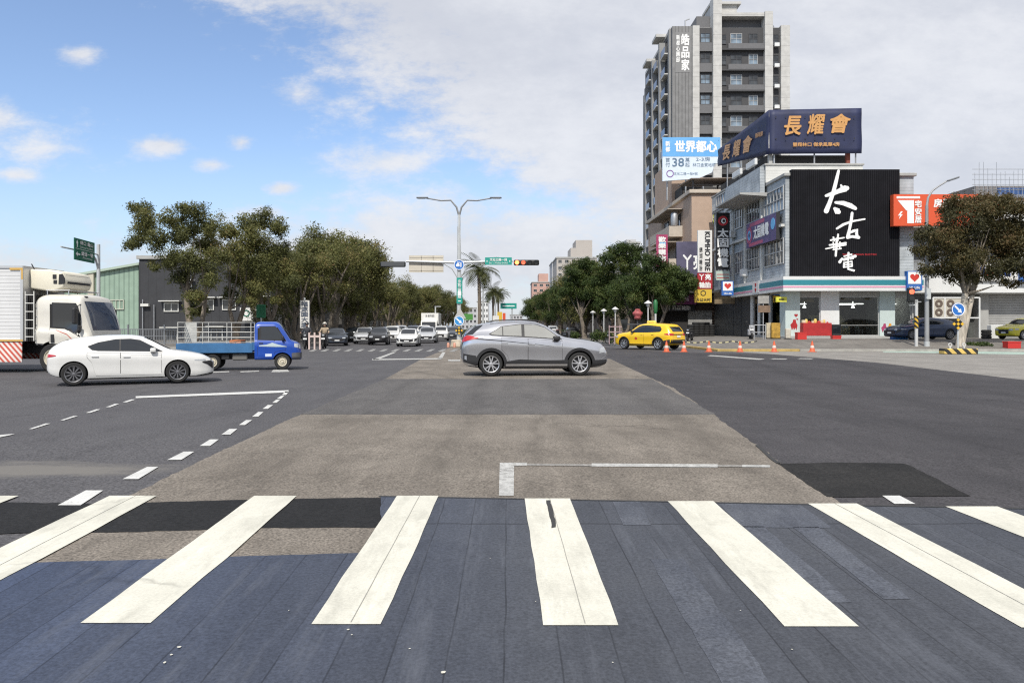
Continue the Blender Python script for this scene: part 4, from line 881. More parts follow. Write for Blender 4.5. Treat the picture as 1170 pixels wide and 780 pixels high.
# the yellow taxi
xov = dict(top=[(-2.22, .80), (-2.18, 1.05), (-2.05, 1.25), (-1.85, 1.45), (-1.7, 1.56), (-1.3, 1.60), (-.6, 1.63), (-.1, 1.61), (.3, 1.54), (.98, 1.12), (1.2, 1.06), (1.7, 1.0), (2.0, .94), (2.15, .88), (2.22, .80)],
           belt=[(-2.22, .72), (-2.15, .92), (-1.9, 1.02), (-1, 1.02), (0, .99), (1, .98), (1.5, .94), (1.95, .87), (2.15, .80), (2.22, .73)], bot=[(-2.22, .48), (-2.1, .38), (-1.8, .26), (-1, .2), (1, .2), (1.85, .24), (2.1, .28), (2.22, .36)],
           hw=[(-2.22, .66), (-2.12, .80), (-1.85, .88), (-1.2, .905), (0, .90), (1.2, .905), (1.8, .88), (2.05, .80), (2.16, .73), (2.22, .62)], tw=[(-2.22, .56), (-1.9, .66), (-1.5, .62), (-.5, .63), (.3, .62), (1, .72), (1.6, .74), (2, .62), (2.22, .4)], hw_max=.905, wheels=(-1.33, 1.31, .345, .225), rim='seven')
def dress_xov(c, glass=GLASS, clad=True):
    lo = [(-1.52, 1.16), (-1.4, 1.08), (-.5, 1.045), (.88, 1.03)]; up = [(-1.52, 1.27), (-1.38, 1.42), (-.5, 1.50), (.0, 1.49), (.28, 1.42), (.88, 1.045)]
    w = lambda a, b: (sub(lo, a, b, .012), sub(up, a, b, -.012))
    c.sides([w(-1.48, -1.05), w(-1.01, -.30), w(-.25, .78)], glass, doors=[([(-1.06, .80), (-.92, .64), (-.78, .34), (-.27, .34)], [(-1.06, 1.0), (-.27, .98)]), ([(-.255, .34), (.82, .34)], [(-.255, .98), (.82, .96)])], handles=[(-.94, .92, c.pm), (-.10, .90, c.pm)], trim=(lo, up),
            strips=[('sill_trim', PLAST, [(-.98, .21), (.96, .21)], [(-.98, .34), (.96, .33)], .007)])
    if clad: c.arch(PLAST, .06)
    c.mirrors(.62, 1.09, PLAST if clad else c.pm)
    c.part('windscreen', glass, [c.rect('T', .38, .95, -.58, .58)], .008, n=10, m=8); c.part('rear_window', GLASS, [('B', [(-.56, 1.10), (.56, 1.10)], [(-.50, 1.40), (.50, 1.40)])], .010, n=10)
    for sg in (-1, 1):
        a = 'R' if sg < 0 else 'L'; y0, y1 = sorted((sg * .46, sg * .78)); h0, h1 = sorted((sg * .40, sg * .70))
        c.part('tail_light', TAIL, [('B', [(y0, .88), (y1, .86)], [(y0, .98), (y1, 1.02)]), (a, [(-2.10, .88), (-1.80, .94)], [(-2.10, 1.02), (-1.80, .97)])], .010)
        c.part('bumper_corner', PLAST, [(a, [(-2.14, .40), (-1.74, .30)], [(-2.14, .64), (-1.74, .56)])], .008)
        c.part('headlight', LAMP, [('F', [(h0, .66), (h1, .66)], [(h0, .78), (h1, .80)]), (a, [(1.78, .72), (2.06, .70)], [(1.78, .82), (2.06, .82)])], .010)
    c.part('grille', PLAST, [('F', [(-.58, .42), (.58, .42)], [(-.40, .74), (.40, .74)])], .008, n=12); c.part('number_plate', PLATE, [c.rect('F', -.18, .18, .46, .56)], .022); c.part('rear_number_plate', PLATE, [c.rect('B', -.18, .18, .76, .86)], .02); c.part('rear_bumper_trim', PLAST, [c.rect('B', -.72, .72, .40, .62)], .010); c.part('tailgate_strip', PLAST, [c.rect('B', -.44, .44, .90, .96)], .010)
c = Car('taxi', 'yellow taxi with a roof light turning beside the orange cones', 'taxi', xov, P_YEL)
put(c.root, gp(751.2, 399.9), gp(712.6, 398.8), -1.33, 1.31, .905, 'L'); c.root.scale = [q * 1.0 for q in c.root.scale]; dress_xov(c)
MB().prism([(-.32, 0), (.32, 0), (.26, .16), (-.26, .16)], Matrix.Translation((-.2, .12, 1.63)) @ Matrix.Rotation(math.pi/2, 4, 'X'), .22).build('roof_light', M('taxi lamp', (.80, .62, .12), .35), c.root, bevel=.02)
for ax in 'LR': c.part('door_emblem', M('red emblem', (.5, .05, .03), .5), [(ax, [(.22, .66), (.34, .58), (.46, .66)], [(.22, .68), (.34, .78), (.46, .68)])], .007, n=6)

# cars parked in front of the shops
c = Car('hatchback_car', 'dark blue hatchback parked on the forecourt behind the lamp post', 'car', hat, P_BLUE); dress_hatch(c)
x0, x1 = W(1046, 0, 51.5).x, W(1098, 0, 51.5).x
put(c.root, (x1, 52.4), (x0, 51.9), -1.46, 1.27, .895, 'L', z=.755); c.root.scale = [q for q in (1.05, 1.05, 1.05)]
c = Car('compact_suv', 'lime yellow compact suv parked by the grey roller shutter', 'car', xov, P_LIME); dress_xov(c, clad=False)
c.root.location = (W(1177, 0, 53).x, 53.6, .755); c.root.rotation_euler = (0, 0, math.pi + .35); c.root.scale = (.92, .92, .92)

# cars waiting at the red light, and the traffic behind them
sed = dict(top=[(-2.3, .70), (-2.27, .92), (-2.1, 1.02), (-1.75, 1.06), (-1.2, 1.28), (-.7, 1.42), (-.1, 1.45), (.3, 1.39), (1.08, 1.0), (1.5, .94), (2.0, .84), (2.2, .74), (2.3, .63)], belt=[(-2.3, .62), (-2.2, .85), (-1.8, .94), (-1, .94), (0, .91), (1, .88), (1.6, .84), (2.05, .76), (2.3, .58)],
           bot=[(-2.3, .42), (-2.15, .3), (-1.8, .2), (-1, .16), (1, .16), (1.9, .17), (2.15, .2), (2.3, .28)], hw=[(-2.3, .58), (-2.15, .78), (-1.8, .88), (0, .89), (1.3, .90), (1.85, .87), (2.12, .79), (2.3, .60)], tw=[(-2.3, .46), (-1.8, .6), (-1.2, .55), (-.4, .6), (.3, .6), (1.1, .7), (1.7, .7), (2.05, .58), (2.3, .3)], hw_max=.90, wheels=(-1.37, 1.37, .33, .215), rim='seven')
GQ = 'cars queued along the left of the median'
def facing(kind, pm, u, v, label, name, turn=0, s=1):
    c = Car(name, label, 'car', dict(hatch=hat, suv=xov, sedan=sed)[kind], pm, GQ)
    (dress_hatch if kind != 'suv' else dress_xov)(c, GLASS)
    Y = 1292 / (v - V0); x = (u - U0) * Y / FP
    a = -math.pi / 2 + turn; c.root.location = (x - 2.2 * s * math.cos(a), Y - 2.2 * s * math.sin(a), .17); c.root.rotation_euler = (0, 0, a); c.root.scale = (s, s, s)
    return c
q = [('sedan', P_NAVY, 385, 395.3, 'dark blue sedan at the left end of the waiting cars, beside the scooters', 'sedan_car', .25, .95), ('sedan', P_LSILVER, 415, 393.0, 'silver sedan with dark bonnet tucked behind the black suv', 'sedan_car', .12, .98),
     ('suv', P_BLACK, 431, 394.3, 'black suv waiting at the line left of the white hatchback', 'suv_car', .08, .90), ('suv', P_WHITE, 446, 391.2, 'white suv in the second rank behind the black suv', 'suv_car', .06, .95),
     ('hatch', P_WHITE, 464.5, 396.0, 'small white hatchback first at the line with a black grille', 'hatchback_car', .04, .92), ('sedan', P_LSILVER, 487, 392.0, 'pale silver sedan behind and right of the small white hatchback', 'sedan_car', .05, 1.0),
     ('suv', P_WHITE, 503, 389.5, 'white suv behind the pale silver sedan', 'suv_car', .05, .95), ('sedan', P_NAVY, 516, 387.6, 'dark blue car behind the blue arrow sign, right of the white suv', 'sedan_car', .04, 1.0),
     ('suv', P_BLACK, 521, 385.5, 'black suv mostly hidden behind the lamp post on the median', 'suv_car', .03, 1.0), ('sedan', P_LSILVER, 500, 385.0, 'silver car farther back in the queue beside the box truck', 'sedan_car', .03, 1.0),
     ('suv', P_NAVY, 470, 387.0, 'dark suv roof showing between the white hatchback and the box truck', 'suv_car', .03, 1.0), ('sedan', P_BLACK, 437, 388.6, 'black sedan in the third rank behind the white suv', 'sedan_car', .04, 1.0)]
q += [('sedan', P_BLACK, 402, 390.8, 'black sedan half hidden behind the dark blue sedan on the left', 'sedan_car', .1, 1.0), ('suv', P_LSILVER, 455, 388.2, 'silver suv in the third rank behind the small white hatchback', 'suv_car', .04, 1.0), ('suv', P_WHITE, 483, 388.6, 'white suv right behind the pale silver sedan, beside the box truck', 'suv_car', .04, 1.0),
      ('sedan', P_BLACK, 511, 385.9, 'black car in the lane nearest the median, third from the mast', 'sedan_car', .03, 1.0), ('sedan', P_WHITE, 423, 387.4, 'white sedan far back by the left kerb under the trees', 'sedan_car', .05, 1.0), ('suv', P_NAVY, 508, 383.4, 'dark suv far back beside the median, near the end of the queue', 'suv_car', .03, 1.0), ('hatch', P_LSILVER, 466, 384.6, 'silver hatchback far back in the middle of the queue', 'hatchback_car', .03, 1.0)]
for k, pm, u, v, lb, nm, tn, s in q: facing(k, pm, u, v, lb, nm, tn, s)
for u, v, pm, kd, lb in ((560, 384, P_WHITE, 'suv', 'white suv driving away in the far lanes, seen past the median'), (655, 386.5, P_BLACK, 'sedan', 'black car parked under the trees at the right kerb'), (632, 384.5, P_LSILVER, 'suv', 'silver suv parked under the far trees at the right kerb')):
    o = Car('sedan_car' if kd == 'sedan' else 'suv_car', lb, 'car', dict(suv=xov, sedan=sed)[kd], pm); (dress_xov if kd == 'suv' else dress_hatch)(o)
    Y = 1292 / (v - V0); o.root.location = ((u - U0) * Y / FP, Y + 2.2, .17); o.root.rotation_euler = (0, 0, math.pi / 2)

# the small blue pickup: x forward, built at real size
def pickup():
    root = empty('pickup_truck', (0, 0, 0), 'small blue pickup with an empty white stake cage behind its cab', 'pickup truck')
    prof = [(.38, .36), (.42, .9), (.44, 1.55), (.56, 1.69), (1.05, 1.70), (1.22, 1.66), (1.40, 1.42), (1.66, 1.02), (1.86, .93), (1.94, .80), (1.96, .62), (1.94, .36)]
    q = dict(top=[(.40, 1.60), (.46, 1.67), (.60, 1.70), (1.05, 1.70), (1.20, 1.65), (1.42, 1.38), (1.66, 1.02), (1.82, .96), (1.93, .86), (1.97, .66)], belt=[(.40, 1.02), (1.2, 1.0), (1.6, .96), (1.85, .82), (1.97, .55)], bot=[(.40, .34), (1.6, .34), (1.97, .34)],
             hw=[(.40, .70), (.5, .71), (1.5, .71), (1.8, .67), (1.92, .58), (1.97, .50)], tw=[(.40, .60), (1.1, .60), (1.66, .62), (1.85, .58), (1.97, .45)], hw_max=.71, wheels=(-1.0, 1.34, .275, .16), rim='steel', arch=1.2)
    c = Car.__new__(Car); c.__init__('pickup_body', None, None, q, P_TRUCK)
    for ch in list(c.root.children): ch.parent = root
    bpy.data.objects.remove(c.root); c.root = root; c.body.name = 'cab'
    lo = [(.56, 1.06), (1.0, 1.04), (1.42, 1.03)]; up = [(.56, 1.52), (1.10, 1.53), (1.42, 1.10)]
    for ax in 'RL':
        c.part('window_trim', PLAST, [(ax, lo, up)], .004, n=16)
        c.part('door_outline', SEAM, [(ax, [(.50, .40), (1.05, .40), (1.10, .62), (1.47, .68)], [(.50, 1.58), (1.12, 1.58), (1.47, 1.02)])], .0015, n=20, m=9)
        o = c.part('door', P_TRUCK, [(ax, [(.51, .41), (1.04, .41), (1.09, .63), (1.46, .69)], [(.51, 1.04), (1.46, 1.01)])], .0035, n=20, m=9)
        l, n = c.cast(ax, .62, .93); MB().box(l + n * .015, (.14, .025, .035)).build('handle', PLAST, o, bevel=.008)
        c.part('side_window', GLASS, [(ax, sub(lo, .62, 1.38, .02), sub(up, .62, 1.38, -.02))], .008, n=14); c.part('decal', M('pale mountain decal', (.42, .50, .52), .5), [(ax, [(.55, .82), (1.1, .80), (1.5, .80)], [(.55, .86), (.8, .88), (1.0, .95), (1.15, .90), (1.3, .86), (1.5, .81)])], .007, n=14); c.part('door_sticker', M('white sticker', (.55, .62, .75), .5), [(ax, [(.76, .46), (.98, .46)], [(.76, .56), (.98, .56)])], .007)
        c.part('headlight', LAMP, [(ax, [(1.74, .80), (1.88, .76)], [(1.74, .93), (1.88, .90)]), c.rect('F', -.56, -.36, .74, .86) if ax == 'R' else c.rect('F', .36, .56, .74, .86)], .010)
        c.part('bumper_corner', M('grey plastic', (.10, .10, .105), .6), [(ax, [(1.66, .36), (1.93, .36)], [(1.66, .58), (1.93, .60)])], .012)
    c.part('bumper', M('grey plastic', (.10, .10, .105), .6), [c.rect('F', -.55, .55, .36, .58)], .012); c.part('windscreen', GLASS_B, [c.rect('T', 1.22, 1.62, -.54, .54)], .010, n=10, m=8); c.part('rear_cab_window', GLASS, [c.rect('B', -.45, .45, 1.12, 1.5)], .008)
    c.mirrors(1.36, 1.10, PLAST, .08, .16, .18)
    BED = M('faded blue bed panel', (.038, .135, .29), .5, var=.2, scale=2); WB = M('dull white cage rail', (.46, .46, .43), .6, var=.25, scale=5)
    MB().bx(-2.15, .33, -.70, .70, .62, .68).build('bed', BED, root)
    for y in (-.70, .70): MB().bx(-2.15, .33, y - .02, y + .02, .60, .93).build('side_board', BED, root, bevel=.008)
    MB().bx(-2.18, -2.14, -.70, .70, .60, .93).build('tail_board', BED, root, bevel=.008)
    MB().bx(-2.05, .5, -.35, .35, .36, .58).build('chassis', PLAST, root); MB().bx(-.35, .15, -.62, -.38, .33, .56).build('fuel_tank', M('dirty grey metal', (.13, .125, .115), .7), root, bevel=.03); MB().bx(-.72, -.45, -.60, -.36, .36, .54).build('battery_box', PLAST, root, bevel=.02)
    for y in (-.69, .69):
        cg = MB()
        for z in (.96, 1.13, 1.32, 1.50, 1.66): cg.tube([(-2.12, y, z), (.30, y, z)], .011, 5)
        for x in (-2.12, -1.32, -.52, .28): cg.tube([(x, y, .93), (x, y, 1.67)], .015, 5)
        cg.build('cage_side', WB, root)
    cg = MB()
    for z in (1.13, 1.32, 1.50, 1.66): cg.tube([(-2.13, -.68, z), (-2.13, .68, z)], .016, 5)
    cg.bx(-2.10, -1.72, .66, .68, .95, 1.66)
    cg.build('cage_end', WB, root); cg = MB().tube([(.30, -.68, 1.66), (.30, .68, 1.66)], .018, 5).tube([(.30, -.68, 1.3), (.30, .68, 1.3)], .018, 5); cg.build('cage_head', WB, root)
    return root
pk = pickup(); put(pk, gp(322.5 - 80, 423.6), gp(322.5, 422.6), -1.0, 1.34, .71, 'R')
o = MB().bx(-.2, .2, -.25, .25, 0, .34).build('carton', M('orange carton', (.42, .14, .05), .8), bevel=.02); tag(o, 'small orange carton inside the cage of the blue pickup', 'box'); o.location = pk.matrix_basis @ Vector((-.25, .1, .685))

# the refrigerated truck
def fridge_truck():
    root = empty('refrigerated_truck', (0, 0, 0), 'large white refrigerated truck with red striped skirt, cooling unit over its cab', 'truck')
    # x forward; cab from x = 0 (rear) to 2.05 (front), box behind
    q = dict(top=[(0, 2.42), (.1, 2.50), (.4, 2.56), (1.25, 2.55), (1.62, 2.49), (1.80, 2.15), (1.98, 1.6), (2.07, 1.3), (2.14, .9), (2.15, .75)], belt=[(0, 1.40), (1.4, 1.36), (1.9, 1.25), (2.10, 1.0), (2.15, .62)], bot=[(0, .86), (.3, .84), (.85, .60), (1.4, .50), (2.15, .42)],
             hw=[(0, 1.08), (.15, 1.12), (1.7, 1.12), (2.0, 1.08), (2.12, .98), (2.15, .88)], tw=[(0, 1.02), (.3, 1.05), (1.5, 1.05), (2.05, 1.04), (2.15, .86)], hw_max=1.12, wheels=(-3.6, .62, .46, .26), rim='steel', arch=1.18)
    c = Car.__new__(Car); c.__init__('truck_body', None, None, q, P_CREAMW)
    for ch in list(c.root.children): ch.parent = root
    bpy.data.objects.remove(c.root); c.root = root; c.body.name = 'cab'
    for ax in 'RL':
        lo = [(.62, 1.45), (1.1, 1.42), (1.62, 1.18)]; up = [(.62, 2.26), (1.52, 2.24), (1.62, 2.1)]
        c.part('window_trim', PLAST, [(ax, lo, up)], .004, n=16)
        o = c.part('door_outline', SEAM, [(ax, [(.54, .93), (1.70, .85)], [(.54, 2.36), (1.50, 2.36), (1.70, 1.85)])], .0015, n=20, m=9)
        o = c.part('door', P_CREAMW, [(ax, [(.555, .94), (1.685, .86)], [(.555, 1.43), (1.1, 1.40), (1.685, 1.14)])], .0035, n=20, m=9)
        l, n = c.cast(ax, .68, 1.10); MB().box(l + n * .012, (.14, .03, .26)).build('handle', PLAST, o, bevel=.01)
        c.part('side_window', GLASS, [(ax, sub(lo, .66, 1.58, .03), sub(up, .66, 1.58, -.03))], .008, n=14)
        c.part('door_stripe', M('red pinstripe', (.45, .08, .05), .5), [(ax, [(.78, 1.36), (1.2, 1.22), (1.45, 1.02)], [(.78, 1.375), (1.2, 1.25), (1.45, 1.06)])], .007)
        c.part('step_trim', PLAST, [(ax, [(.1, .86), (1.3, .62)], [(.1, .92), (1.3, .70)])], .008)
    c.part('windscreen', GLASS_B, [('F', [(-.95, 1.36), (.95, 1.36)], [(-.88, 2.30), (.88, 2.30)])], .012, n=12, m=8); c.part('grille', PLAST, [c.rect('F', -.7, .7, .95, 1.12)], .01); c.part('bumper', PLAST, [c.rect('F', -.85, .85, .5, .75)], .012)
    for sg in (-1, 1):
        y0, y1 = sorted((sg * .55, sg * .8)); c.part('headlight', LAMP, [c.rect('F', y0, y1, .72, .88)], .012)
        m_ = MB().box((1.62, sg * 1.28, 1.82), (.12, .22, .52)).build('wing_mirror', PLAST, root, bevel=.04, seg=2); MB().tube([(1.7, sg * 1.04, 2.2), (1.64, sg * 1.28, 2.1)], .015, 5).build('mirror_arm', PLAST, m_)
        MB().box((1.74, sg * 1.2, 1.42), (.1, .16, .2)).build('kerb_mirror', PLAST, root, bevel=.03)
    MB().tube([(1.95, -.55, 1.40), (2.0, -.1, 1.35), (1.97, .35, 1.37)], .014, 5).build('wiper', PLAST, root)
    MB().box((1.62, -.62, 2.42), (.10, .22, .12)).build('forward_mirror', PLAST, root, bevel=.03)
    rk = MB()
    for x in (.35, 1.15): rk.tube([(x, -.9, 2.5), (x, -.9, 2.66), (x, .9, 2.66), (x, .9, 2.5)], .018, 5)
    for y in (-.9, .9): rk.tube([(.30, y, 2.66), (1.2, y, 2.66)], .018, 5)
    rk.build('roof_rack', ALLOY, root)
    # body box
    BOXM = banded('ribbed aluminium box side', (.66, .66, .65), (.42, .42, .42), 'Z', .115, .14, .45, .1, .5, .06)
    MB().bx(-7.2, -.38, -1.17, 1.17, 1.02, 3.42).build('cargo_box', BOXM, root)
    tr = MB()
    for y in (-1.185, 1.185): tr.bx(-7.2, -.37, y - .015, y + .015, 3.36, 3.44); tr.bx(-.46, -.36, y - .016, y + .016, 1.0, 3.36); tr.bx(-7.2, -.47, y - .015, y + .015, 1.0, 1.07)
    tr.bx(-.375, -.355, -1.17, 1.17, 1.0, 3.44); tr.build('box_trim', M('pale aluminium', (.58, .58, .57), .4, .5), root)
    oc = MB().bx(-.85, -.36, -1.204, -1.201, 3.30, 3.37).bx(-.42, -.36, -1.204, -1.201, 3.0, 3.30).bx(-7, -.36, -1.204, -1.201, 1.005, 1.06); oc.build('corner_guard', M('ochre guard strip', (.55, .34, .08), .6), root)
    STR = banded('red and white warning stripes', (.66, .60, .56), (.48, .09, .06), 'X', .20, .5, .6, 0, 0, .15, diag='Z')
    for y in (-1.15, 1.15): MB().bx(-6.8, -.42, y - .02, y + .02, .34, .99).build('skirt', STR, root)
    MB().bx(-7.2, .2, -.45, .45, .60, .92).build('chassis', PLAST, root)
    ld = MB()
    for x in (-.30, .02): ld.tube([(x, -1.16, 1.02), (x, -1.16, 2.62)], .02, 5)
    for k in range(6): ld.tube([(-.30, -1.16, 1.15 + k * .27), (.02, -1.16, 1.15 + k * .27)], .016, 5)
    ld.build('ladder', M('white painted rail', (.66, .66, .62), .5), root)
    MB().bx(-.34, -.05, -.95, .95, 1.0, 2.5).build('cab_gap_panel', INTR, root)
    # cooling unit on the front of the box
    u = MB(); T = Matrix.Rotation(math.pi / 2, 4, 'X') @ Matrix.Translation((0, 0, -.85))
    u.prism([(-.355, 2.72), (.5, 2.62), (.90, 2.74), (1.0, 2.98), (.88, 3.26), (.4, 3.34), (-.355, 3.36)], T, 1.7)
    un = u.build('cooling_unit', M('cream plastic', (.70, .66, .54), .5, var=.06), root, bevel=.06, seg=3, sm=40)
    for i, (x0, x1, z0, z1) in enumerate(((.52, .66, 3.04, 3.18), (.55, .68, 2.88, 3.0))): MB().bx(x0, x1, -.865, -.84, z0, z1).build('vent', PLAST, un)
    vv = MB().prism([(.74, 2.86), (.97, 2.88), (.97, 3.06), (.88, 3.2), (.76, 3.18)], Matrix.Rotation(math.pi / 2, 4, 'X') @ Matrix.Translation((0, 0, .835)), .03); vv.build('vent', PLAST, un)
    vv = MB()
    for k in range(3): vv.box((.97 - .04 * k, 0, 2.92 + k * .11), (.06, 1.4, .07))
    vv.build('front_vent', PLAST, un)
    MB().tube([(-.2, -.8, 3.34), (-.3, -.8, 3.5), (-.33, -.78, 3.52)], .02, 5).build('hose', PLAST, un)
    return root
ft = fridge_truck()
ft.location = (W(104, 0, 24.6).x - 1.86, 24.6 + 1.12, .16); ft.rotation_euler = (0, 0, R(1.0)); ft.scale = (.86, 1, 1)

# a white box truck and scooters with riders
def box_truck(x, y):
    root = empty('box_truck', (x, y, .17), 'white box truck standing among the queued cars', 'truck'); root.rotation_euler = (0, 0, -math.pi / 2)
    WT = M('white truck panel', (.70, .70, .67), .5, var=.05)
    MB().bx(-4.2, -.1, -1.05, 1.05, .85, 3.1).build('cargo_box', WT, root, bevel=.03)
    MB().prism([(0, .45), (1.55, .45), (1.6, .95), (1.45, 1.25), (1.15, 2.1), (.9, 2.2), (0, 2.2)], Matrix.Translation((0, .95, 0)) @ Matrix.Rotation(math.pi/2, 4, 'X'), 1.9).build('cab', WT, root, bevel=.05, seg=2)
    MB().add([(1.47, -.85, 1.28), (1.47, .85, 1.28), (1.19, .80, 2.03), (1.19, -.80, 2.03)], [(0, 1, 2, 3)]).build('windscreen', GLASS, root)
    MB().bx(1.58, 1.62, -.6, .6, .70, .9).build('grille', PLAST, root)
    for s in (-1, 1):
        MB().bx(1.56, 1.62, s * .8 - .12, s * .8 + .12, .72, .9).build('headlight', LAMP, root)
        MB().box((1.3, s * 1.12, 1.6), (.08, .18, .35)).build('wing_mirror', PLAST, root, bevel=.02)
        for xx in (.8, -2.9): wheel(root, xx, s * .86, .38, .22, 'steel', s)
    MB().bx(-4, .3, -.4, .4, .5, .84).build('chassis', PLAST, root)
    t = MB(); t.text('冷凍宅配', 1.1, .32, Matrix.Translation((-.088, 0, 2.75)) @ Matrix(((0, 0, 1, 0), (1, 0, 0, 0), (0, 1, 0, 0), (0, 0, 0, 1))), 0, .01); t.build('lettering', M('grey lettering', (.12, .12, .13), .6), root)
box_truck(W(491, 0, 92).x, 92)

SCB = M('scooter black', (.02, .02, .022), .35, coat=.4); SCW = M('scooter pale panel', (.45, .45, .46), .35, coat=.4)
def scooter(name, label, x, y, z, rz, bm=SCB, group=None):
    root = empty(name, (x, y, z), label, 'scooter', group, rz)
    for xx in (-.60, .62):
        e = empty('wheel', (xx, 0, .235)); e.parent = root
        T = Matrix.Rotation(math.pi / 2, 4, 'X')
        MB().lathe([(.15, -.05), (.21, -.055), (.235, -.02), (.235, .02), (.21, .055), (.15, .05)], 20, T).build('tyre', RUB, e, sm=40); MB().lathe([(.15, -.03), (.03, -.02), (.03, .02), (.15, .03)], 12, T).build('rim', DALLOY, e)
    MB().prism([(.30, .28), (.42, .30), (.60, .98), (.52, 1.0), (.36, .55)], Matrix.Translation((0, .19, 0)) @ Matrix.Rotation(math.pi/2, 4, 'X'), .38).build('front_shield', bm, root, bevel=.03, seg=2)
    MB().bx(-.18, .36, -.15, .15, .26, .33).build('floorboard', bm, root, bevel=.02)
    MB().prism([(-.90, .50), (-.80, .30), (-.22, .28), (-.15, .60), (-.22, .72), (-.88, .72)], Matrix.Translation((0, .16, 0)) @ Matrix.Rotation(math.pi/2, 4, 'X'), .32).build('rear_body', bm, root, bevel=.04, seg=2)
    MB().bx(-.88, -.12, -.14, .14, .72, .80).build('seat', PLAST, root, bevel=.03)
    MB().box((.62, 0, .47), (.34, .13, .05)).build('mudguard', bm, root, bevel=.02); MB().tube([(.62, 0, .25), (.50, 0, .95)], .03, 6).build('fork', PLAST, root)
    MB().tube([(.36, -.34, 1.06), (.46, -.12, 1.02), (.46, .12, 1.02), (.36, .34, 1.06)], .018, 6).build('handlebar', PLAST, root)
    MB().box((.56, 0, .90), (.08, .18, .12)).build('headlight', LAMP, root, bevel=.03)
    for s in (-1, 1): m_ = MB().box((.42, s * .34, 1.24), (.03, .13, .08)).build('wing_mirror', PLAST, root, bevel=.01); MB().tube([(.42, s * .27, 1.05), (.42, s * .32, 1.2)], .008, 4).build('mirror_stalk', PLAST, m_)
    MB().bx(.585, .60, -.12, .12, .62, .72).build('number_plate', PLATE, root)
    return root
def person_mesh(name, joints, edges, mat_fn, mats, root_i=0, loc=(0, 0, 0), rz=0):
    """one continuous skinned body; joints are (x, y, z, radius)"""
    me = bpy.data.meshes.new(name); me.from_pydata([j[:3] for j in joints], edges, []); o = bpy.data.objects.new(name, me); COL.objects.link(o)
    o.modifiers.new('skin', 'SKIN').use_smooth_shade = True
    me.skin_vertices.new() if not me.skin_vertices else None
    for i, j in enumerate(joints): sv_ = me.skin_vertices[0].data[i]; rr = j[3]; sv_.radius = rr if isinstance(rr, tuple) else (rr, rr); sv_.use_root = (i == root_i)
    o.modifiers.new('sub', 'SUBSURF').levels = 1
    dg = bpy.context.evaluated_depsgraph_get(); m2 = bpy.data.meshes.new_from_object(o.evaluated_get(dg)); o.modifiers.clear(); o.data = m2; bpy.data.meshes.remove(me); m2.name = name
    m2.materials.clear()
    for q in mats: m2.materials.append(q)
    for p in m2.polygons: p.material_index = mat_fn(p.center); p.use_smooth = True
    o.location = loc; o.rotation_euler = (0, 0, rz); return o
SKIN = M('skin', (.45, .28, .20), .6); HELM = M('helmet shell', (.35, .33, .30), .3, coat=.4)
def rider(x, y, z, rz, label, coat, trousers, helm):
    J = [(-.34, 0, .90, .15), (-.32, 0, 1.10, (.15, .17)), (-.27, 0, 1.30, (.13, .19)), (-.25, 0, 1.42, .07), (-.23, 0, 1.50, .055), (-.21, 0, 1.60, .10), (-.20, 0, 1.68, .085)]
    E_ = [(0, 1), (1, 2), (2, 3), (3, 4), (4, 5), (5, 6)]
    for s in (-1, 1):
        i = len(J); J += [(-.26, s * .20, 1.34, .075), (-.12, s * .29, 1.12, .052), (.17, s * .31, 1.06, .042), (.33, s * .31, 1.07, .036)]; E_ += [(2, i), (i, i+1), (i+1, i+2), (i+2, i+3)]
        for k, (dx, dz, ln) in enumerate(((.03, .022, .07), (.035, .008, .08), (.033, -.008, .075), (.028, -.022, .06))):
            n = len(J); J += [(.345 + dx * .6, s * (.28 + .018 * k), 1.085 - dz * .2, .011), (.36 + dx, s * (.28 + .018 * k), 1.05, .009)]; E_ += [(i+3, n), (n, n+1)]
        n = len(J); J += [(.335, s * .262, 1.06, .011), (.36, s * .25, 1.045, .009)]; E_ += [(i+3, n), (n, n+1)]
        i = len(J); J += [(-.28, s * .11, .87, .105), (.10, s * .17, .84, .075), (.14, s * .17, .58, .055), (.12, s * .16, .40, .042), (.24, s * .17, .355, .035)]; E_ += [(0, i), (i, i+1), (i+1, i+2), (i+2, i+3), (i+3, i+4)]
    def mf(c):
        if c.x > .30 and c.z > 1.0: return 1
        if c.z > 1.47: return 1
        if c.z < .45 and c.x > .05: return 3
        return 2 if (c.z < .97 and c.x > -.5) else 0
    o = person_mesh('person', J, E_, mf, [coat, SKIN, trousers, PLAST], 0, (x, y, z), rz); tag(o, label, 'person')
    h = MB(); h.lathe([(.0, .15), (.06, .142), (.11, .105), (.138, .04), (.142, -.01), (.138, -.03)], 20, Matrix.Translation((-.225, 0, 1.635)))
    fc = MB()
    for s in (-1, 1): fc.box((-.118, s * .034, 1.615), (.012, .022, .012), 1); fc.box((-.215, s * .098, 1.60), (.035, .012, .05), 0)
    fc.prism([(-.012, 0), (.012, 0), (0, .04)], Matrix.Translation((-.112, 0, 1.575)) @ Matrix(((0, 0, 1, 0), (1, 0, 0, 0), (0, 1, 0, 0), (0, 0, 0, 1))), .022, 0); fc.box((-.122, 0, 1.548), (.01, .04, .01), 2); fc.build('face', [SKIN, PLAST, M('lips', (.35, .14, .11), .6)], o)
    h.build('helmet', helm, o, sm=60); MB().box((-.085, 0, 1.665), (.05, .20, .02)).build('visor', GLASS, o)
    return o
G_S = 'scooters at the junction'
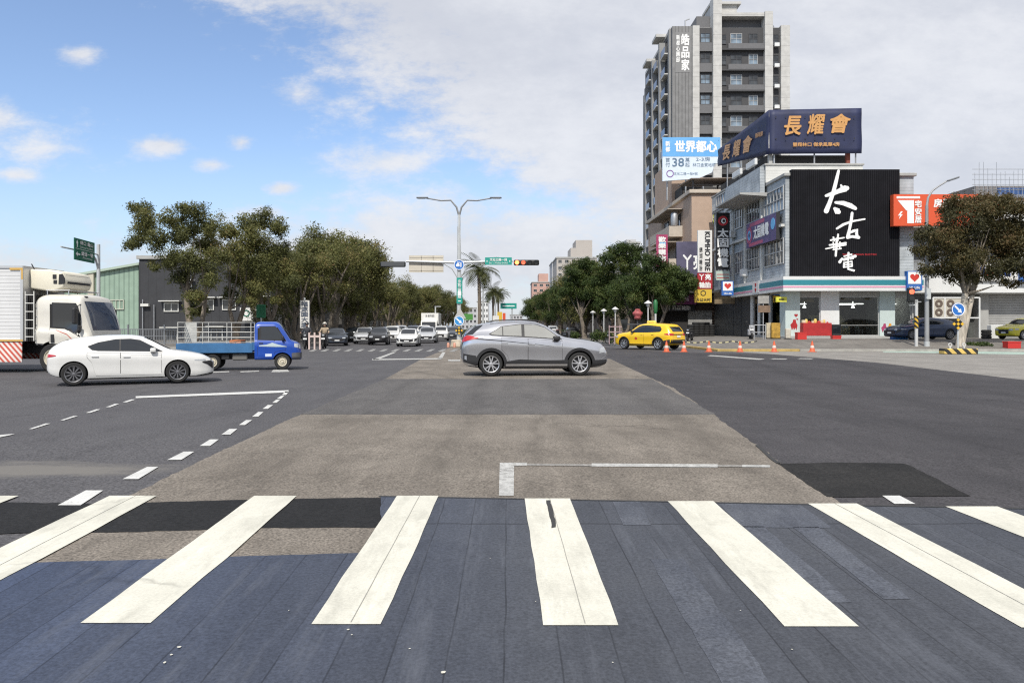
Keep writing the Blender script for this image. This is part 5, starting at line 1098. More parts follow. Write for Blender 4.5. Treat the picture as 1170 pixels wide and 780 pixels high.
for u, v, lb, pl, ct, hm in ((350, 399.0, 'dark scooter at the far left of the waiting traffic', 'rider in dark jacket and helmet on the leftmost scooter', M('dark jacket', (.03, .032, .04), .8), M('dark helmet', (.04, .04, .045), .3)), (370.5, 398.6, 'black scooter next to the white barrier, left of the dark sedan', 'rider in tan jacket with pale helmet on the scooter by the barrier', M('tan jacket', (.33, .26, .18), .85, var=.15), M('pale helmet', (.45, .42, .36), .3))):
    Y = 1292 / (v - V0) + .6; x = (u - U0) * Y / FP
    scooter('scooter', lb, x, Y, .17, -math.pi/2 + .1, SCB, G_S); rider(x, Y, .17, -math.pi/2 + .1, pl, ct, M('dark trousers', (.025, .027, .035), .85), hm)
scooter('scooter', 'black and white scooter parked by the store railing', W(858, 0, 55).x, 55, .74, -math.pi/2 - .2, SCW, None)
for i, (u, Y, lb) in enumerate([(648, 74, 'dark scooter parked beside the pale tree trunk under the trees'), (641, 76, 'dark scooter parked under the trees, left of another'), (703, 60, 'dark scooter parked on the pavement at the nose of the taxi'), (788, 62, 'dark scooter parked under the tyre shop canopy')]):
    scooter('scooter', lb, W(u, 0, Y).x, Y, fz(W(u, 0, Y).x, Y), 1.2 + i, SCB, None)

# ------------------------------------------------------------------ buildings
def glassmat(name, tint, tr=.7):
    mt = bpy.data.materials.new(name); mt.use_nodes = True; nt = mt.node_tree; N = nt.nodes; L = nt.links
    a = N.new('ShaderNodeBsdfTransparent'); a.inputs[0].default_value = (*[t * tr for t in tint], 1); b = N.new('ShaderNodeBsdfGlossy'); b.inputs['Roughness'].default_value = .02
    f = N.new('ShaderNodeFresnel'); f.inputs[0].default_value = 1.5; m = N.new('ShaderNodeMixShader'); L.new(f.outputs[0], m.inputs[0]); L.new(a.outputs[0], m.inputs[1]); L.new(b.outputs[0], m.inputs[2]); L.new(m.outputs[0], N['Material Output'].inputs[0]); return mt
SHOPGLASS = glassmat('shop window glass', (.8, .85, .85), .75)
TILE = banded('pale blue grey wall tile', (.37, .40, .42), (.24, .27, .29), 'Z', .24, .12, .6, 0, .3, .26); TILE_W = banded('off white wall tile', (.58, .58, .55), (.42, .42, .40), 'Z', .22, .09, .6, 0, .3, .10)
ALU = M('aluminium window frame', (.45, .45, .44), .45, .3); DKF = M('dark window frame', (.06, .06, .065), .5); WINB = M('dim window pane', (.045, .05, .055), .07, var=.7, scale=.7, spec=.8, detail=1); WINL = M('bluish window pane', (.16, .21, .26), .07, var=.6, scale=.6, spec=.8, detail=1)
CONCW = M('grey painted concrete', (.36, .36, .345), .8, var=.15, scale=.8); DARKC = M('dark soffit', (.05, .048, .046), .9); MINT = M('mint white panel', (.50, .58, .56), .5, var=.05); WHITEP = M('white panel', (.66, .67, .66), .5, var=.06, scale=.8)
TEALM = M('teal stripe', (.035, .22, .27), .4); PINK = M('pink stripe', (.66, .26, .40), .5); REDM = M('red cloth', (.36, .018, .02), .7, var=.2, scale=3); SHUT = banded('dark roller shutter', (.085, .088, .09), (.05, .052, .055), 'Z', .11, .25, .5, .2, .6, .15); SHUT2 = banded('grey roller shutter', (.36, .36, .35), (.22, .22, .21), 'Z', .13, .22, .5, .2, .6, .12)
BLACKP = banded('black ribbed cladding', (.007, .007, .009), (.016, .016, .019), 'X', .16, .3, .85, 0, .5, .2); BLACKP.node_tree.nodes['Principled BSDF'].inputs['Specular IOR Level'].default_value = .12; LIT = M('lit ceiling tube', (1, .96, .88), .5, emit=6); GOLD = M('gold lettering', (.55, .29, .10), .45, var=.1); WLET = M('white lettering', (.80, .80, .78), .5); RLET = M('red lettering', (.50, .03, .04), .5); BLET = M('dark blue lettering', (.02, .07, .32), .5); KLET = M('black lettering', (.02, .02, .022), .5)
NAVY = M('navy tarpaulin', (.017, .023, .068), .6, var=.22, scale=.8, bump=.5); ORANGE = M('orange red sign face', (.62, .085, .028), .5, var=.04); SKYB = M('sky blue lettering', (.12, .40, .70), .5); PURP = M('purple sign face', (.085, .04, .14), .5, var=.5, scale=.8, col2=(.03, .03, .10)); MAG = M('magenta sign face', (.36, .05, .13), .5, var=.12); YELS = M('yellow sign face', (.62, .42, .05), .5); HBLUE = M('blue sign face', (.03, .13, .42), .5); STEEL = M('galvanised steel', (.42, .43, .44), .45, .6, var=.12, scale=3)

def store_building():
    B = empty('corner_shop_building', (21.5, 58.2, 0), 'four storey corner building, pale blue grey with black ribbed panel over a convenience store', 'building')
    p = dict(parent=B, world=True)
    w = MB().bx(21.5, 31.3, 58.2, 78, 5.3, 13.1); w.build('upper_wall', TILE, **p)
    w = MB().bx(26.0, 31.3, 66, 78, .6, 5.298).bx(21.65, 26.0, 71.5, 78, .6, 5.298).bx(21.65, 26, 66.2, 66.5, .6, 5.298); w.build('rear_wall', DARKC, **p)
    # ground floor front: piers, panels, plinth
    for x0, x1, mt in ((21.5, 22.62, MINT), (24.2, 25.62, WHITEP), (28.72, 29.88, MINT)): MB().bx(x0, x1, 58.2, 58.6, .78, 5.298).build('pier', mt, **p)
    MB().bx(22.62, 31.3, 58.25, 58.5, 3.93, 5.298).build('lintel', CONCW, **p); MB().bx(21.4, 31.4, 57.2, 66, .6, .93).build('plinth', CONCW, bevel=.02, **p)
    MB().bx(31.18, 31.3, 58.2, 66, .93, 5.298).build('side_wall', CONCW, **p)
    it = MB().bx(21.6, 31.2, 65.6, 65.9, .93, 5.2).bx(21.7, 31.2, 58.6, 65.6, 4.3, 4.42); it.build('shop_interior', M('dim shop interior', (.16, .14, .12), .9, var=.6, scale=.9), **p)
    for x0, x1 in ((22.62, 24.2), (25.62, 28.72), (29.88, 31.18)):
        o = MB().bx(x0 + .04, x1 - .04, 58.38, 58.40, .97, 3.92).build('shop_window', SHOPGLASS, **p)
        f = MB()
        for a, b, c_, d in ((x0, x0 + .07, .93, 3.93), (x1 - .07, x1, .93, 3.93)): f.bx(a, b, 58.34, 58.44, c_, d)
        f.bx(x0 + .07, x1 - .07, 58.34, 58.44, .93, 1.0); f.bx(x0 + .07, x1 - .07, 58.34, 58.44, 3.86, 3.93); f.bx(x0 + .07, x1 - .07, 58.35, 58.43, 1.72, 1.76)
        q = f.build('frame', ALU, o)
    for i, (x0, x1, y) in enumerate(((22.7, 24.0, 60.5), (25.8, 28.4, 60.2), (26.2, 28.6, 62), (30.0, 31.1, 60.4))): MB().bx(x0, x1, y, y + .12, 3.40, 3.47).build('ceiling_light', LIT, **p)
    MB().bx(25.7, 28.6, 59.3, 59.34, 3.72, 3.82).bx(22.7, 24.1, 59.3, 59.34, 3.55, 3.8).build('wood_valance', M('warm wood strip', (.52, .36, .17), .6), **p)
    for x in (23.5, 27.3, 30.4): MB().lathe([(.02, .5), (.02, .2), (.10, .12), (.14, 0), (0, .02)], 12, Matrix.Translation((x, 59.6, 3.1))).build('pendant_lamp', LIT, **p)
    for i, (x, y, w_) in enumerate(((26.8, 60.6, 4.0), (23.4, 61.0, 1.6), (30.5, 60.6, 1.0))):      # the light of the lit ceiling lamps
        l_ = bpy.data.lights.new('ceiling_lamp', 'AREA'); l_.shape = 'RECTANGLE'; l_.size = w_; l_.size_y = 2.5; l_.energy = 7 * w_; l_.color = (1, .92, .80)
        lo_ = bpy.data.objects.new('ceiling_lamp', l_); COL.objects.link(lo_); lo_.parent = B; lo_.location = Vector((x, y, 4.2)) - B.location
    sh = MB()
    for k in range(4): sh.bx(25.8, 28.6, 63 + k * .5, 63.2 + k * .5, 1.0, 1.7 + .3 * k)
    sh.build('goods_shelf', M('muted packets', (.30, .24, .16), .7, var=.9, scale=6, col2=(.05, .10, .08)), **p)
    # entrance on the street side
    for y0, y1, mt in ((58.6, 59.4, MINT), (61.6, 61.9, ALU), (64.3, 64.6, WHITEP), (66.0, 66.5, WHITEP)): MB().bx(21.5, 21.9, y0, y1, .93, 5.298).build('pier', mt, **p)
    for y0, y1 in ((59.4, 61.6), (61.9, 64.3), (64.6, 66.0)): MB().bx(21.62, 21.66, y0, y1, .95, 4.2).build('glass_door', SHOPGLASS, **p)
    MB().bx(21.5, 21.9, 59.4, 66.0, 4.2, 5.298).build('lintel', CONCW, **p)
    for y0, y1 in ((66.6, 69.0), (69.2, 71.4), (71.6, 77.9)): MB().bx(21.52, 21.6, y0, y1, .6, 4.6).build('roller_shutter', SHUT, **p)
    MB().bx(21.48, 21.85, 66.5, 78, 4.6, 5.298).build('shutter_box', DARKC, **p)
    # striped fascia
    def band(z0, z1, m, e):
        b = MB().bx(20.9 - e, 31.4, 57.0 - e, 57.3, z0, z1).bx(20.9 - e, 21.2, 57.3, 70.2, z0, z1); return b
    f = MB().bx(20.9, 31.4, 57.0, 58.19, 4.31, 5.40).bx(20.9, 21.49, 58.19, 70.2, 4.31, 5.40); fo = f.build('fascia', WHITEP, **p)
    H = 1.09
    for nm, mt, a, b in (('teal_stripe', TEALM, .24, .60), ('pink_stripe', PINK, .68, .77)):
        o = band(5.40 - b * H, 5.40 - a * H, mt, .015).build(nm, mt, fo)
    # upper windows on the street side
    for z, h in ((7.47, 2.0), (11.55, 1.9)):
        for y, wd, nx in ((60.6, 4.4, 6), (65.6, 3.6, 5), (69.6, 2.2, 3), (72.6, 1.5, 2), (74.6, 1.1, 1), (76.6, 1.3, 2)):
            window(B, frame((21.49, y, z), LEFT), wd, h, nx, 2, ALU, WINB if (y > 62 or z < 9) else WINL, fw=.09)
    for y in (63.3, 67.6, 71.2, 73.5): MB().bx(21.3, 21.48, y - .12, y + .12, 5.42, 13.0).build('pilaster', TILE_W, **p)
    MB().bx(21.2, 21.48, 58.3, 78, 9.3, 9.5).build('ledge', TILE_W, **p)
    # front wall trim round the black panel, gap to the neighbour
    MB().bx(21.35, 31.45, 58.0, 78.2, 13.102, 13.35).build('roof_edge', CONCW, bevel=.03, **p)
    MB().add([(19.2, 62, 12.55), (21.48, 62, 12.55), (21.48, 69.2, 12.55), (19.2, 69.2, 12.55), (19.2, 62, 12.4), (21.48, 62, 12.25), (21.48, 69.2, 12.25), (19.2, 69.2, 12.4)], [(0, 1, 2, 3), (7, 6, 5, 4), (0, 4, 5, 1), (1, 5, 6, 2), (2, 6, 7, 3), (3, 7, 4, 0)]).build('eave_slab', CONCW, **p)
    for y, z in ((62.9, 9.0), (67.5, 6.1), (71.0, 9.9), (74.0, 6.2)): MB().bx(21.0, 21.47, y - .45, y + .45, z, z + .62).build('air_conditioner', WHITEP, bevel=.03, **p)
    for y in (63.6, 71.5): MB().tube([(21.42, y, 5.5), (21.42, y, 12.2)], .05, 6).build('drain_pipe', CONCW, **p)
    # penthouse
    MB().bx(21.3, 29.2, 62, 78, 13.351, 14.75).build('parapet', TILE_W, **p); MB().bx(21.2, 29.3, 61.9, 78.1, 14.751, 14.9).build('parapet_cap', CONCW, bevel=.02, **p)
    MB().bx(20.9, 21.28, 62.2, 72, 12.56, 14.7).build('balcony_wall', TILE, **p)
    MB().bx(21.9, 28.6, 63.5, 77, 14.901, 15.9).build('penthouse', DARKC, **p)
    for x in (21.8, 28.2): MB().bx(x, x + .3, 62.7, 63.0, 14.901, 16.3).build('post', M('rusty red post', (.20, .05, .03), .7) if x > 25 else CONCW, **p)
    for y in (66.5, 70.5, 74.5): window(B, frame((21.28, y, 14.1), LEFT), 3.2, 1.0, 4, 1, ALU, WINL)
    for y in (65.0, 69.0): MB().bx(21.0, 21.25, y - 1.2, y + 1.2, 15.2, 15.75).build('white_duct', WHITEP, bevel=.05, **p)
    # table dressings seen at the front
    return B
store_building()
o = MB().bx(22.6, 24.75, 57.5, 58.15, .935, 1.92).build('cloth_covered_table', REDM, bevel=.03, seg=2); tag(o, 'long table under a red cloth below the left shop window', 'table')
r2 = random.Random(5)
for i in range(9):
    b = MB(); s = r2.uniform(.14, .26); kind = i % 3
    if kind == 0: b.box((0, 0, s * .5), (s * 1.2, s, s))
    elif kind == 1: b.lathe([(s*.45, 0), (s*.5, s*.8), (s*.3, s*1.2), (.0, s*1.25)], 12)
    else: b.lathe([(s*.5, 0), (s*.6, s*.3), (s*.2, s*.6), (0, s*.62)], 12)
    nm, cm = (('gift_box', M('cream box', (.6, .52, .36), .6)), ('snack_jar', M('yellow jar', (.62, .45, .12), .5)), ('fruit_bowl', M('red bowl', (.5, .06, .05), .5)))[kind]
    o = b.build(nm, cm, bevel=.008 if kind == 0 else 0, sm=40); o.location = (22.75 + i * .22, 57.8 + r2.uniform(-.12, .12), 1.922); tag(o, ('cream gift box', 'yellow snack jar', 'shallow red bowl')[kind] + ' standing on the red table among the festive goods', ('box', 'jar', 'bowl')[kind], 'goods on the red table')
o = MB().bx(24.82, 25.5, 57.6, 58.1, .935, 1.8).build('drinks_fridge', PLAST, bevel=.04); MB().bx(24.88, 25.44, 57.585, 57.61, 1.15, 1.7).build('door', GLASS, o); tag(o, 'low black cabinet at the right end of the red table', 'cabinet')

def lattice_table(x, y, z):
    pass
def chair(x, y, z, rz, label):
    root = empty('cafe_chair', (x, y, z), label, 'chair', 'chairs behind the large shop window', rz)
    MB().box((0, 0, .45), (.42, .42, .04)).build('seat', ALU, root); MB().box((0, .2, .72), (.42, .04, .3)).build('backrest', ALU, root)
    for sx in (-.18, .18):
        for sy in (-.18, .2): MB().tube([(sx, sy, 0), (sx, sy, .45 if sy < 0 else .6)], .018, 5).build('leg', ALU, root)
chair(27.6, 59.2, .93, .4, 'metal cafe chair behind the large shop window, right of the pair'); chair(26.6, 59.4, .93, -.5, 'metal cafe chair behind the large shop window, left of the pair')
def stickers(label, x0, z0, pts, nm):
    mb = MB(); T = frame((x0, 58.195, z0), FRONT); mats = []
    for shape, m in pts:
        if m not in mats: mats.append(m)
        mb.prism(shape, T, .012, mats.index(m))
    o = mb.build(nm, mats); tag(o, label, 'sticker')
def figure(cx, s): return [(cx - .14*s, 0), (cx - .05*s, .2*s), (cx, 0), (cx + .1*s, .2*s), (cx + .17*s, 0), (cx + .25*s, .35*s), (cx + .15*s, .55*s), (cx + .12*s, .75*s), (cx - .05*s, .75*s), (cx - .1*s, .55*s), (cx - .25*s, .4*s)][::-1]
stickers('red cut-out sticker of figures and hearts on the corner pier of the store', 22.15, 1.35, [(figure(0, 1.1), REDM), (heart(.16, 1.15, .14), REDM), (heart(.25, .85, .07), REDM)], 'wall_sticker')
stickers('magenta and orange sticker of a couple on the right pier of the store', 29.25, 1.2, [(figure(-.2, .9), MAG), ([(x, z) for x, z in figure(.22, .9)], M('orange sticker', (.62, .28, .03), .5))], 'wall_sticker')

# signs of the corner building
K = 6.0; SX = 58 / 870
def bs(pts): return [((900 + x / K - 964.5) * SX, (256 - (190 + y / K)) * SX, w / K * SX) for x, y, w in pts]
strokes = [[(338, 42, 18), (322, 110, 24), (302, 190, 26), (275, 265, 28), (254, 316, 34)], [(252, 212, 18), (290, 200, 28), (340, 180, 30), (385, 162, 44), (396, 160, 30)], [(318, 258, 18), (370, 262, 30), (420, 280, 34), (452, 298, 24)], [(312, 300, 22), (330, 318, 46), (338, 322, 30)], [(354, 140, 12), (362, 156, 20)],
           [(326, 436, 14), (370, 408, 18), (430, 386, 14), (516, 371, 11)], [(430, 330, 18), (424, 380, 20), (412, 440, 18), (402, 490, 26)], [(412, 466, 12), (440, 452, 20), (462, 446, 24), (460, 470, 20), (466, 496, 18)], [(398, 496, 22), (430, 490, 18), (474, 496, 22)],
           [(284, 515, 12), (330, 505, 10), (374, 498, 10)], [(302, 496, 12), (308, 520, 10)], [(334, 476, 12), (330, 520, 12)], [(276, 548, 12), (330, 542, 12), (386, 534, 14)], [(250, 574, 9), (320, 558, 12), (386, 546, 12)], [(300, 530, 9), (304, 570, 9)], [(346, 528, 9), (344, 566, 9)], [(300, 580, 9), (354, 572, 10)], [(324, 505, 14), (322, 560, 15), (317, 622, 13)],
           [(375, 625, 10), (425, 612, 12)], [(360, 640, 12), (345, 664, 20)], [(362, 646, 12), (410, 634, 12), (450, 624, 20)], [(404, 602, 14), (402, 650, 11)], [(372, 652, 9), (392, 648, 9)], [(416, 644, 9), (436, 640, 9)], [(374, 668, 11), (372, 700, 11)], [(376, 668, 9), (428, 660, 12), (428, 692, 11)], [(376, 683, 9), (424, 678, 9)], [(376, 698, 10), (424, 694, 10)], [(400, 660, 10), (402, 712, 14), (440, 722, 15)]]
sign('shop_sign', 'huge black ribbed panel with white brush lettering on the corner building', (21.8 + 8.2 / 2, 57.75, 9.5), 8.2, 8.1, FRONT, BLACKP, [('stroke', bs(s), 0) for s in strokes] + [('text', 'TAIGU HUADIAN ELECTRIC', 1.05, -2.40, 2.6, .13, 1)], thick=.45, mats=(WLET, RLET))
# navy roof hoarding: two stretched tarpaulins on a steel frame
def hoarding():
    c0 = Vector((21.7, 62.3)); zt, zb = 19.5, 15.75; cx = 29.25
    def cloth(P, label, items):
        b = MB(); n = 16; m_ = 8; v = []
        for i in range(n + 1):
            for j in range(m_ + 1):
                a, t = i / n, j / m_
                q = (P[0].lerp(P[1], a)).lerp(P[3].lerp(P[2], a), t); nn = (P[1] - P[0]).cross(P[3] - P[0]).normalized()
                q = q + nn * (.05 * math.sin(a * 19 + t * 3) * math.sin(t * 7) + .03 * math.sin(a * 40)) * (1 if 0 < t < 1 else .2); v.append(q)
        b.add(v, [(i*(m_+1)+j, (i+1)*(m_+1)+j, (i+1)*(m_+1)+j+1, i*(m_+1)+j+1) for i in range(n) for j in range(m_)])
        back = MB(); 
        o = b.build('roof_hoarding', NAVY, sm=60); md = o.modifiers.new('thickness', 'SOLIDIFY'); md.thickness = .03; md.offset = -1; tag(o, label, 'billboard')
        t = MB()
        X = (P[1] - P[0]).normalized(); Z = X.cross((P[3] - P[0])).normalized(); Y = Z.cross(X); c = (P[0] + P[1] + P[2] + P[3]) / 4 + Z * .12
        T = Matrix(((X.x, Y.x, Z.x, c.x), (X.y, Y.y, Z.y, c.y), (X.z, Y.z, Z.z, c.z), (0, 0, 0, 1)))
        for body, x, y, w, h, mi, bo, sh in items: t.text(body, w, h, T @ Matrix.Translation((x, y, 0)), mi, bo, sh)
        Lw = (P[1] - P[0]).length
        for i in range(int(Lw / .8)):
            for yy in (1.15, -.62): t.prism([(-Lw/2 + .5 + i*.8 + .07*math.cos(k), yy + .07*math.sin(k)) for k in (0, 1.57, 3.14, 4.71)], T, .004, 1)
        t.build('lettering', (GOLD, KLET), o)
    cloth([Vector((c0.x, c0.y, zb)), Vector((cx, c0.y, zb + .05)), Vector((cx, c0.y, zt)), Vector((c0.x, c0.y, zt - .15))], 'navy roof hoarding facing the junction with three large gold characters', [('長', -1.9, .45, 1.35, 1.5, 0, .025, .2), ('耀', .0, .55, 1.45, 1.6, 0, .02, .2), ('會', 2.0, .6, 1.6, 1.5, 0, .025, .2), ('豐翔林口 傑承風華4房', 0, -1.1, 3.8, .32, 0, .02, 0)])
    cloth([Vector((20.9, 74.5, 17.3)), Vector((c0.x - .02, c0.y + .05, zb)), Vector((c0.x - .02, c0.y + .05, zt - .15)), Vector((20.9, 74.5, 18.9))], 'navy roof hoarding along the street side, narrowing away, gold characters', [('長', -3.4, -.2, 1.9, 1.3, 0, .025, .2), ('耀', -.8, -.1, 1.9, 1.4, 0, .02, .2), ('會', 1.8, .0, 2.0, 1.4, 0, .025, .2), ('傑承風華', 4.3, .5, 1.6, .4, 0, .02, 0)])
    fr = MB()
    for x in (22.2, 25.5, 28.9): fr.tube([(x, 62.6, 14.95), (x, 62.6, 19.3)], .07, 6)
    for z in (15.9, 17.6, 19.2): fr.tube([(21.9, 62.55, z), (29.1, 62.55, z)], .05, 6)
    for y in (66, 70, 74): fr.tube([(21.7, y, 14.95), (21.7, y, 18.6)], .06, 6)
    o = fr.build('hoarding_frame', STEEL); tag(o, 'steel frame carrying the navy roof hoardings on the corner building', 'frame')
hoarding()
FR3 = (WLET, MAG, SKYB, RLET, KLET)
sign('wall_sign', 'purple and magenta wall sign with white characters between the upper window rows', (21.0, 62.4, 9.42), 7.2, 2.1, LEFT, PURP, [('rect', -.9, .83, 3.6, .30, 1), ('rect', -1.2, -.83, 3.4, .26, 1), ('ring', -2.8, 0, .72, .30, 1), ('ring', -2.8, 0, .42, .2, 2), ('text', '太固機電', .2, .05, 3.6, 1.0, 0, .03), ('disc', 2.9, .25, .45, 2), ('rect', 2.9, .25, .5, .12, 0)], mats=FR3, thick=.3, side=KLET)
def vsign(name, label, u, v0, v1, wd, Y, board, items, mats, thick=.25, side=None):
    c = W(u, (v0 + v1) / 2, Y); h = (v1 - v0) * Y / FP
    return sign(name, label, c, wd, h, FRONT, board, items(h), mats=mats, thick=thick, side=side)
BK = M('black sign face', (.012, .012, .014), .4); CRM = M('white sign face', (.68, .67, .64), .5, var=.05)
vsign('projecting_sign', 'tall black projecting sign with red and white emblem over four white characters', 826, 243, 308, 1.2, 69.6, BK, lambda h: [('ring', 0, h/2 - .75, .45, .18, 1), ('ring', .08, h/2 - .75, .25, .12, 0), ('vtext', '太固機電', 0, -.6, .95, h - 1.6, 0, .03)], (WLET, RLET))
vsign('projecting_sign', 'striped pale footer board under the tall black projecting sign', 826, 309.5, 320, 1.22, 69.6, M('pale green board', (.42, .50, .44), .6), lambda h: [('rect', 0, -.2, 1.1, .06, 0), ('rect', 0, .1, 1.1, .06, 0)], (RLET,))
vsign('projecting_sign', 'tall white projecting tyre sign with black lettering running downwards', 805.5, 263, 311, 1.3, 69.4, CRM, lambda h: [('rtext', 'KUMHO TIRE', .22, 0, .46, h - .3, 0, .03), ('vtext', '錦湖輪胎', -.38, -.7, .28, h * .58, 0, .01)], (KLET,))
vsign('projecting_sign', 'red sign with four white characters below the tall white tyre sign', 805.5, 312, 330, 1.34, 69.3, M('deep red sign face', (.36, .02, .03), .5), lambda h: [('text', '丫亮', 0, .36, 1.05, .52, 0, .03), ('text', '輪胎', 0, -.36, 1.05, .52, 0, .03)], (WLET,))
vsign('projecting_sign', 'yellow sign with black emblem below the red tyre sign', 803.5, 330.5, 345.5, 1.55, 69.2, YELS, lambda h: [('ring', 0, .25, .25, .07, 0), ('text', '大公大村', 0, -.35, 1.3, .3, 0, .02)], (KLET,))
vsign('projecting_sign', 'large purple shop sign beside the tan building with pale characters', 790, 276, 318, 3.0, 78, M('violet sign face', (.10, .092, .15), .5, var=.3, scale=.5), lambda h: [('text', '丫亮', .2, -.2, 2.1, 1.5, 0, .03)], (WLET,))
vsign('banner', 'pink vertical banner with blue and white lettering on the tan building', 756.5, 268, 305, 1.25, 84, MAG, lambda h: [('vtext', '歡樂購物', 0, .2, .8, h - .8, 0, .03), ('rect', .05, .7, .7, .5, 1)], (WLET, SKYB))
vsign('shop_sign', 'faded brown board leaning under the shop canopy beside the heart sign', 830, 334, 347, 2.2, 71, M('faded brown board', (.20, .15, .09), .7, var=.3, scale=2), lambda h: [('rect', 0, 0, 1.7, .12, 0)], (M('dull gold', (.35, .27, .14), .6),))
def heart_sign(label, u, v0, v1, Y, wd):
    c = W(u, (v0 + v1) / 2, Y); h = (v1 - v0) * Y / FP
    o = sign('heart_sign', label, c, wd, h, FRONT, HBLUE, [('rect', 0, h * .14, wd * .84, h * .62, 0), ('poly', heart(0, h * .16, h * .24), 1), ('rect', 0, h * .20, wd * .3, h * .05, 0), ('text', 'Hi-Life', 0, -h * .36, wd * .66, h * .13, 0, .02)], mats=(WLET, M('heart red', (.55, .04, .03), .5)), thick=.35)
heart_sign('blue and white box sign with a red heart beside the brown board', 831.5, 321, 337.5, 66, 1.0); heart_sign('blue and white box sign with a red heart, right end of the teal canopy', 1045, 309.5, 331.5, 56.8, 1.15)
o = sign('fascia_emblem', 'small white square emblem with red marks on the street side of the teal canopy', (20.87, 63.2, 4.9), 1.6, .96, LEFT, CRM, [('poly', heart(0, .2, .2), 0), ('poly', heart(0, -.22, .2), 0)], mats=(REDM,), thick=.05)
sign('hanging_sign', 'small yellow lightbox sign at the store entrance', W(893, 342, 57.6), .5 * 1.6, .38, FRONT, M('yellow lit face', (.62, .60, .06), .4), [('rect', 0, 0, .4, .1, 0)], mats=(KLET,), thick=.2)

def tan_building():
    B = empty('tan_apartment_building', (19.6, 80, 0), 'tan four storey block with balconies between the tower and the corner shop', 'building'); p = dict(parent=B, world=True)
    TAN = M('tan render', (.42, .31, .235), .85, var=.10, scale=.7); TAN2 = M('pale tan trim', (.48, .42, .35), .85, var=.1)
    MB().bx(19.7, 34, 80, 104, .3, 15.6).build('wall', TAN, **p); MB().bx(19.4, 34.3, 79.7, 104.3, 15.601, 16.0).build('cornice', TAN2, bevel=.04, **p)
    window(B, frame((22.6, 79.99, 13.0), FRONT), 1.5, 1.4, 2, 2, TAN2, M('green window film', (.32, .36, .10), .3, var=.3))
    window(B, frame((25.6, 79.99, 13.0), FRONT), 1.5, 1.4, 2, 2, TAN2, WINB)
    for z in (4.6, 8.2, 11.8):
        MB().bx(18.2, 19.69, 84, 95, z - .25, z + .0).bx(18.2, 18.35, 84, 95, z, z + .95).bx(18.35, 19.69, 84, 84.15, z, z + .95).build('balcony', TAN2, bevel=.02, **p)
        window(B, frame((19.69, 86, z + 1.3), LEFT), 2.2, 2.2, 2, 1, DKF, WINB); window(B, frame((19.69, 92, z + 1.3), LEFT), 2.2, 2.2, 2, 1, DKF, WINB)
        MB().bx(18.0, 19.69, 83.8, 95.2, z + 2.75, z + 2.82).build('awning', TAN2, **p)
    r_ = MB()
    for x in (20.0, 24, 28, 32): r_.tube([(x, 80.5, 16.0), (x, 80.5, 17.1)], .08, 6).tube([(x, 85.6, 16), (x, 85.6, 17.4)], .08, 6).tube([(x, 80.2, 17.1), (x, 85.9, 17.4)], .06, 6)
    r_.tube([(19.8, 80.4, 16.6), (33, 80.4, 16.6)], .05, 6); r_.build('roof_frame', DKF, **p)
    MB().add([(19.6, 79.8, 17.12), (33.5, 79.8, 17.3), (33.5, 85.9, 17.6), (19.6, 85.9, 17.42), (19.6, 79.8, 17.2), (33.5, 79.8, 17.38), (33.5, 85.9, 17.68), (19.6, 85.9, 17.5)], [(3, 2, 1, 0), (4, 5, 6, 7), (0, 1, 5, 4), (1, 2, 6, 5), (2, 3, 7, 6), (3, 0, 4, 7)]).build('roof_canopy', M('weathered canopy sheet', (.24, .20, .17), .7, var=.3), **p)
    MB().bx(20.2, 33, 86.9, 92, 16.01, 17.6).build('roof_room', DARKC, **p); MB().bx(19.8, 23.6, 90, 100, 16.01, 21.5).build('stair_tower', TAN, **p); MB().lathe([(.35, 0), (.4, .1), (.4, 1.3), (.3, 1.5), (0, 1.55)], 16, Matrix.Translation((18.9, 84.5, 12.8))).build('water_tank', STEEL, sm=40, **p)
    MB().bx(15.5, 21.6, 79.2, 79.6, 5.3, 5.6).bx(15.4, 22, 76, 100, 5.0, 5.2).build('shop_awning', DARKC, **p)
tan_building()
# tyre shop under the trees
def tyre_shop():
    B = empty('tyre_shop', (15.5, 78, 0), 'dark open fronted tyre shop under the awning beside the tan block', 'shop'); p = dict(parent=B, world=True)
    MB().bx(15.2, 21.4, 78.4, 90, .29, 5.0).build('wall', M('painted interior gloom', (.03, .028, .027), .9), **p); MB().bx(15.2, 21.3, 77.9, 78.39, 3.3, 4.2).build('fascia', M('dark brown fascia', (.05, .03, .025), .7), **p)  # solid near-black face paints the unlit interior of the open front
    MB().bx(18.9, 21.35, 78.2, 78.39, .29, 3.3).build('roller_shutter', SHUT2, **p)
tyre_shop()
c = W(776, 351.5, 77.6); sign('shop_sign', 'dark fascia sign with white characters over the tyre shop', c, 3.2, .7, FRONT, BK, [('text', '丫亮正輪胎', 0, 0, 2.3, .42, 0, .03)], mats=(WLET,), thick=.1)
c = W(780, 342, 77.0); sign('shop_sign', 'rounded magenta sign glimpsed through the leaves above the tyre shop', c, 2.8, 1.0, FRONT, M('plum sign face', (.22, .03, .14), .5, var=.3), [('text', '亮輪', 0, .1, 1.3, .5, 0, .02)], mats=(M('pale pink lettering', (.7, .5, .6), .5),), thick=.3)
T_ = 0
for i, (u, Y, n) in enumerate([(789, 70, 5), (795, 70.4, 6), (801, 70.8, 6), (807, 71.2, 6), (812.5, 71.6, 5)]):
    x = W(u, 0, Y).x
    for k in range(n):
        o = MB().lathe([(.16, 0), (.27, -.01), (.33, .04), (.335, .17), (.27, .215), (.16, .205), (.16, 0)], 20).build('stacked_tyre', RUB, sm=40); o.location = (x + rnd.uniform(-.02, .02), Y, .74 + k * .216); tag(o, 'black tyre in the tall dark stacks in front of the tyre shop', 'tyre', 'stacked tyres')

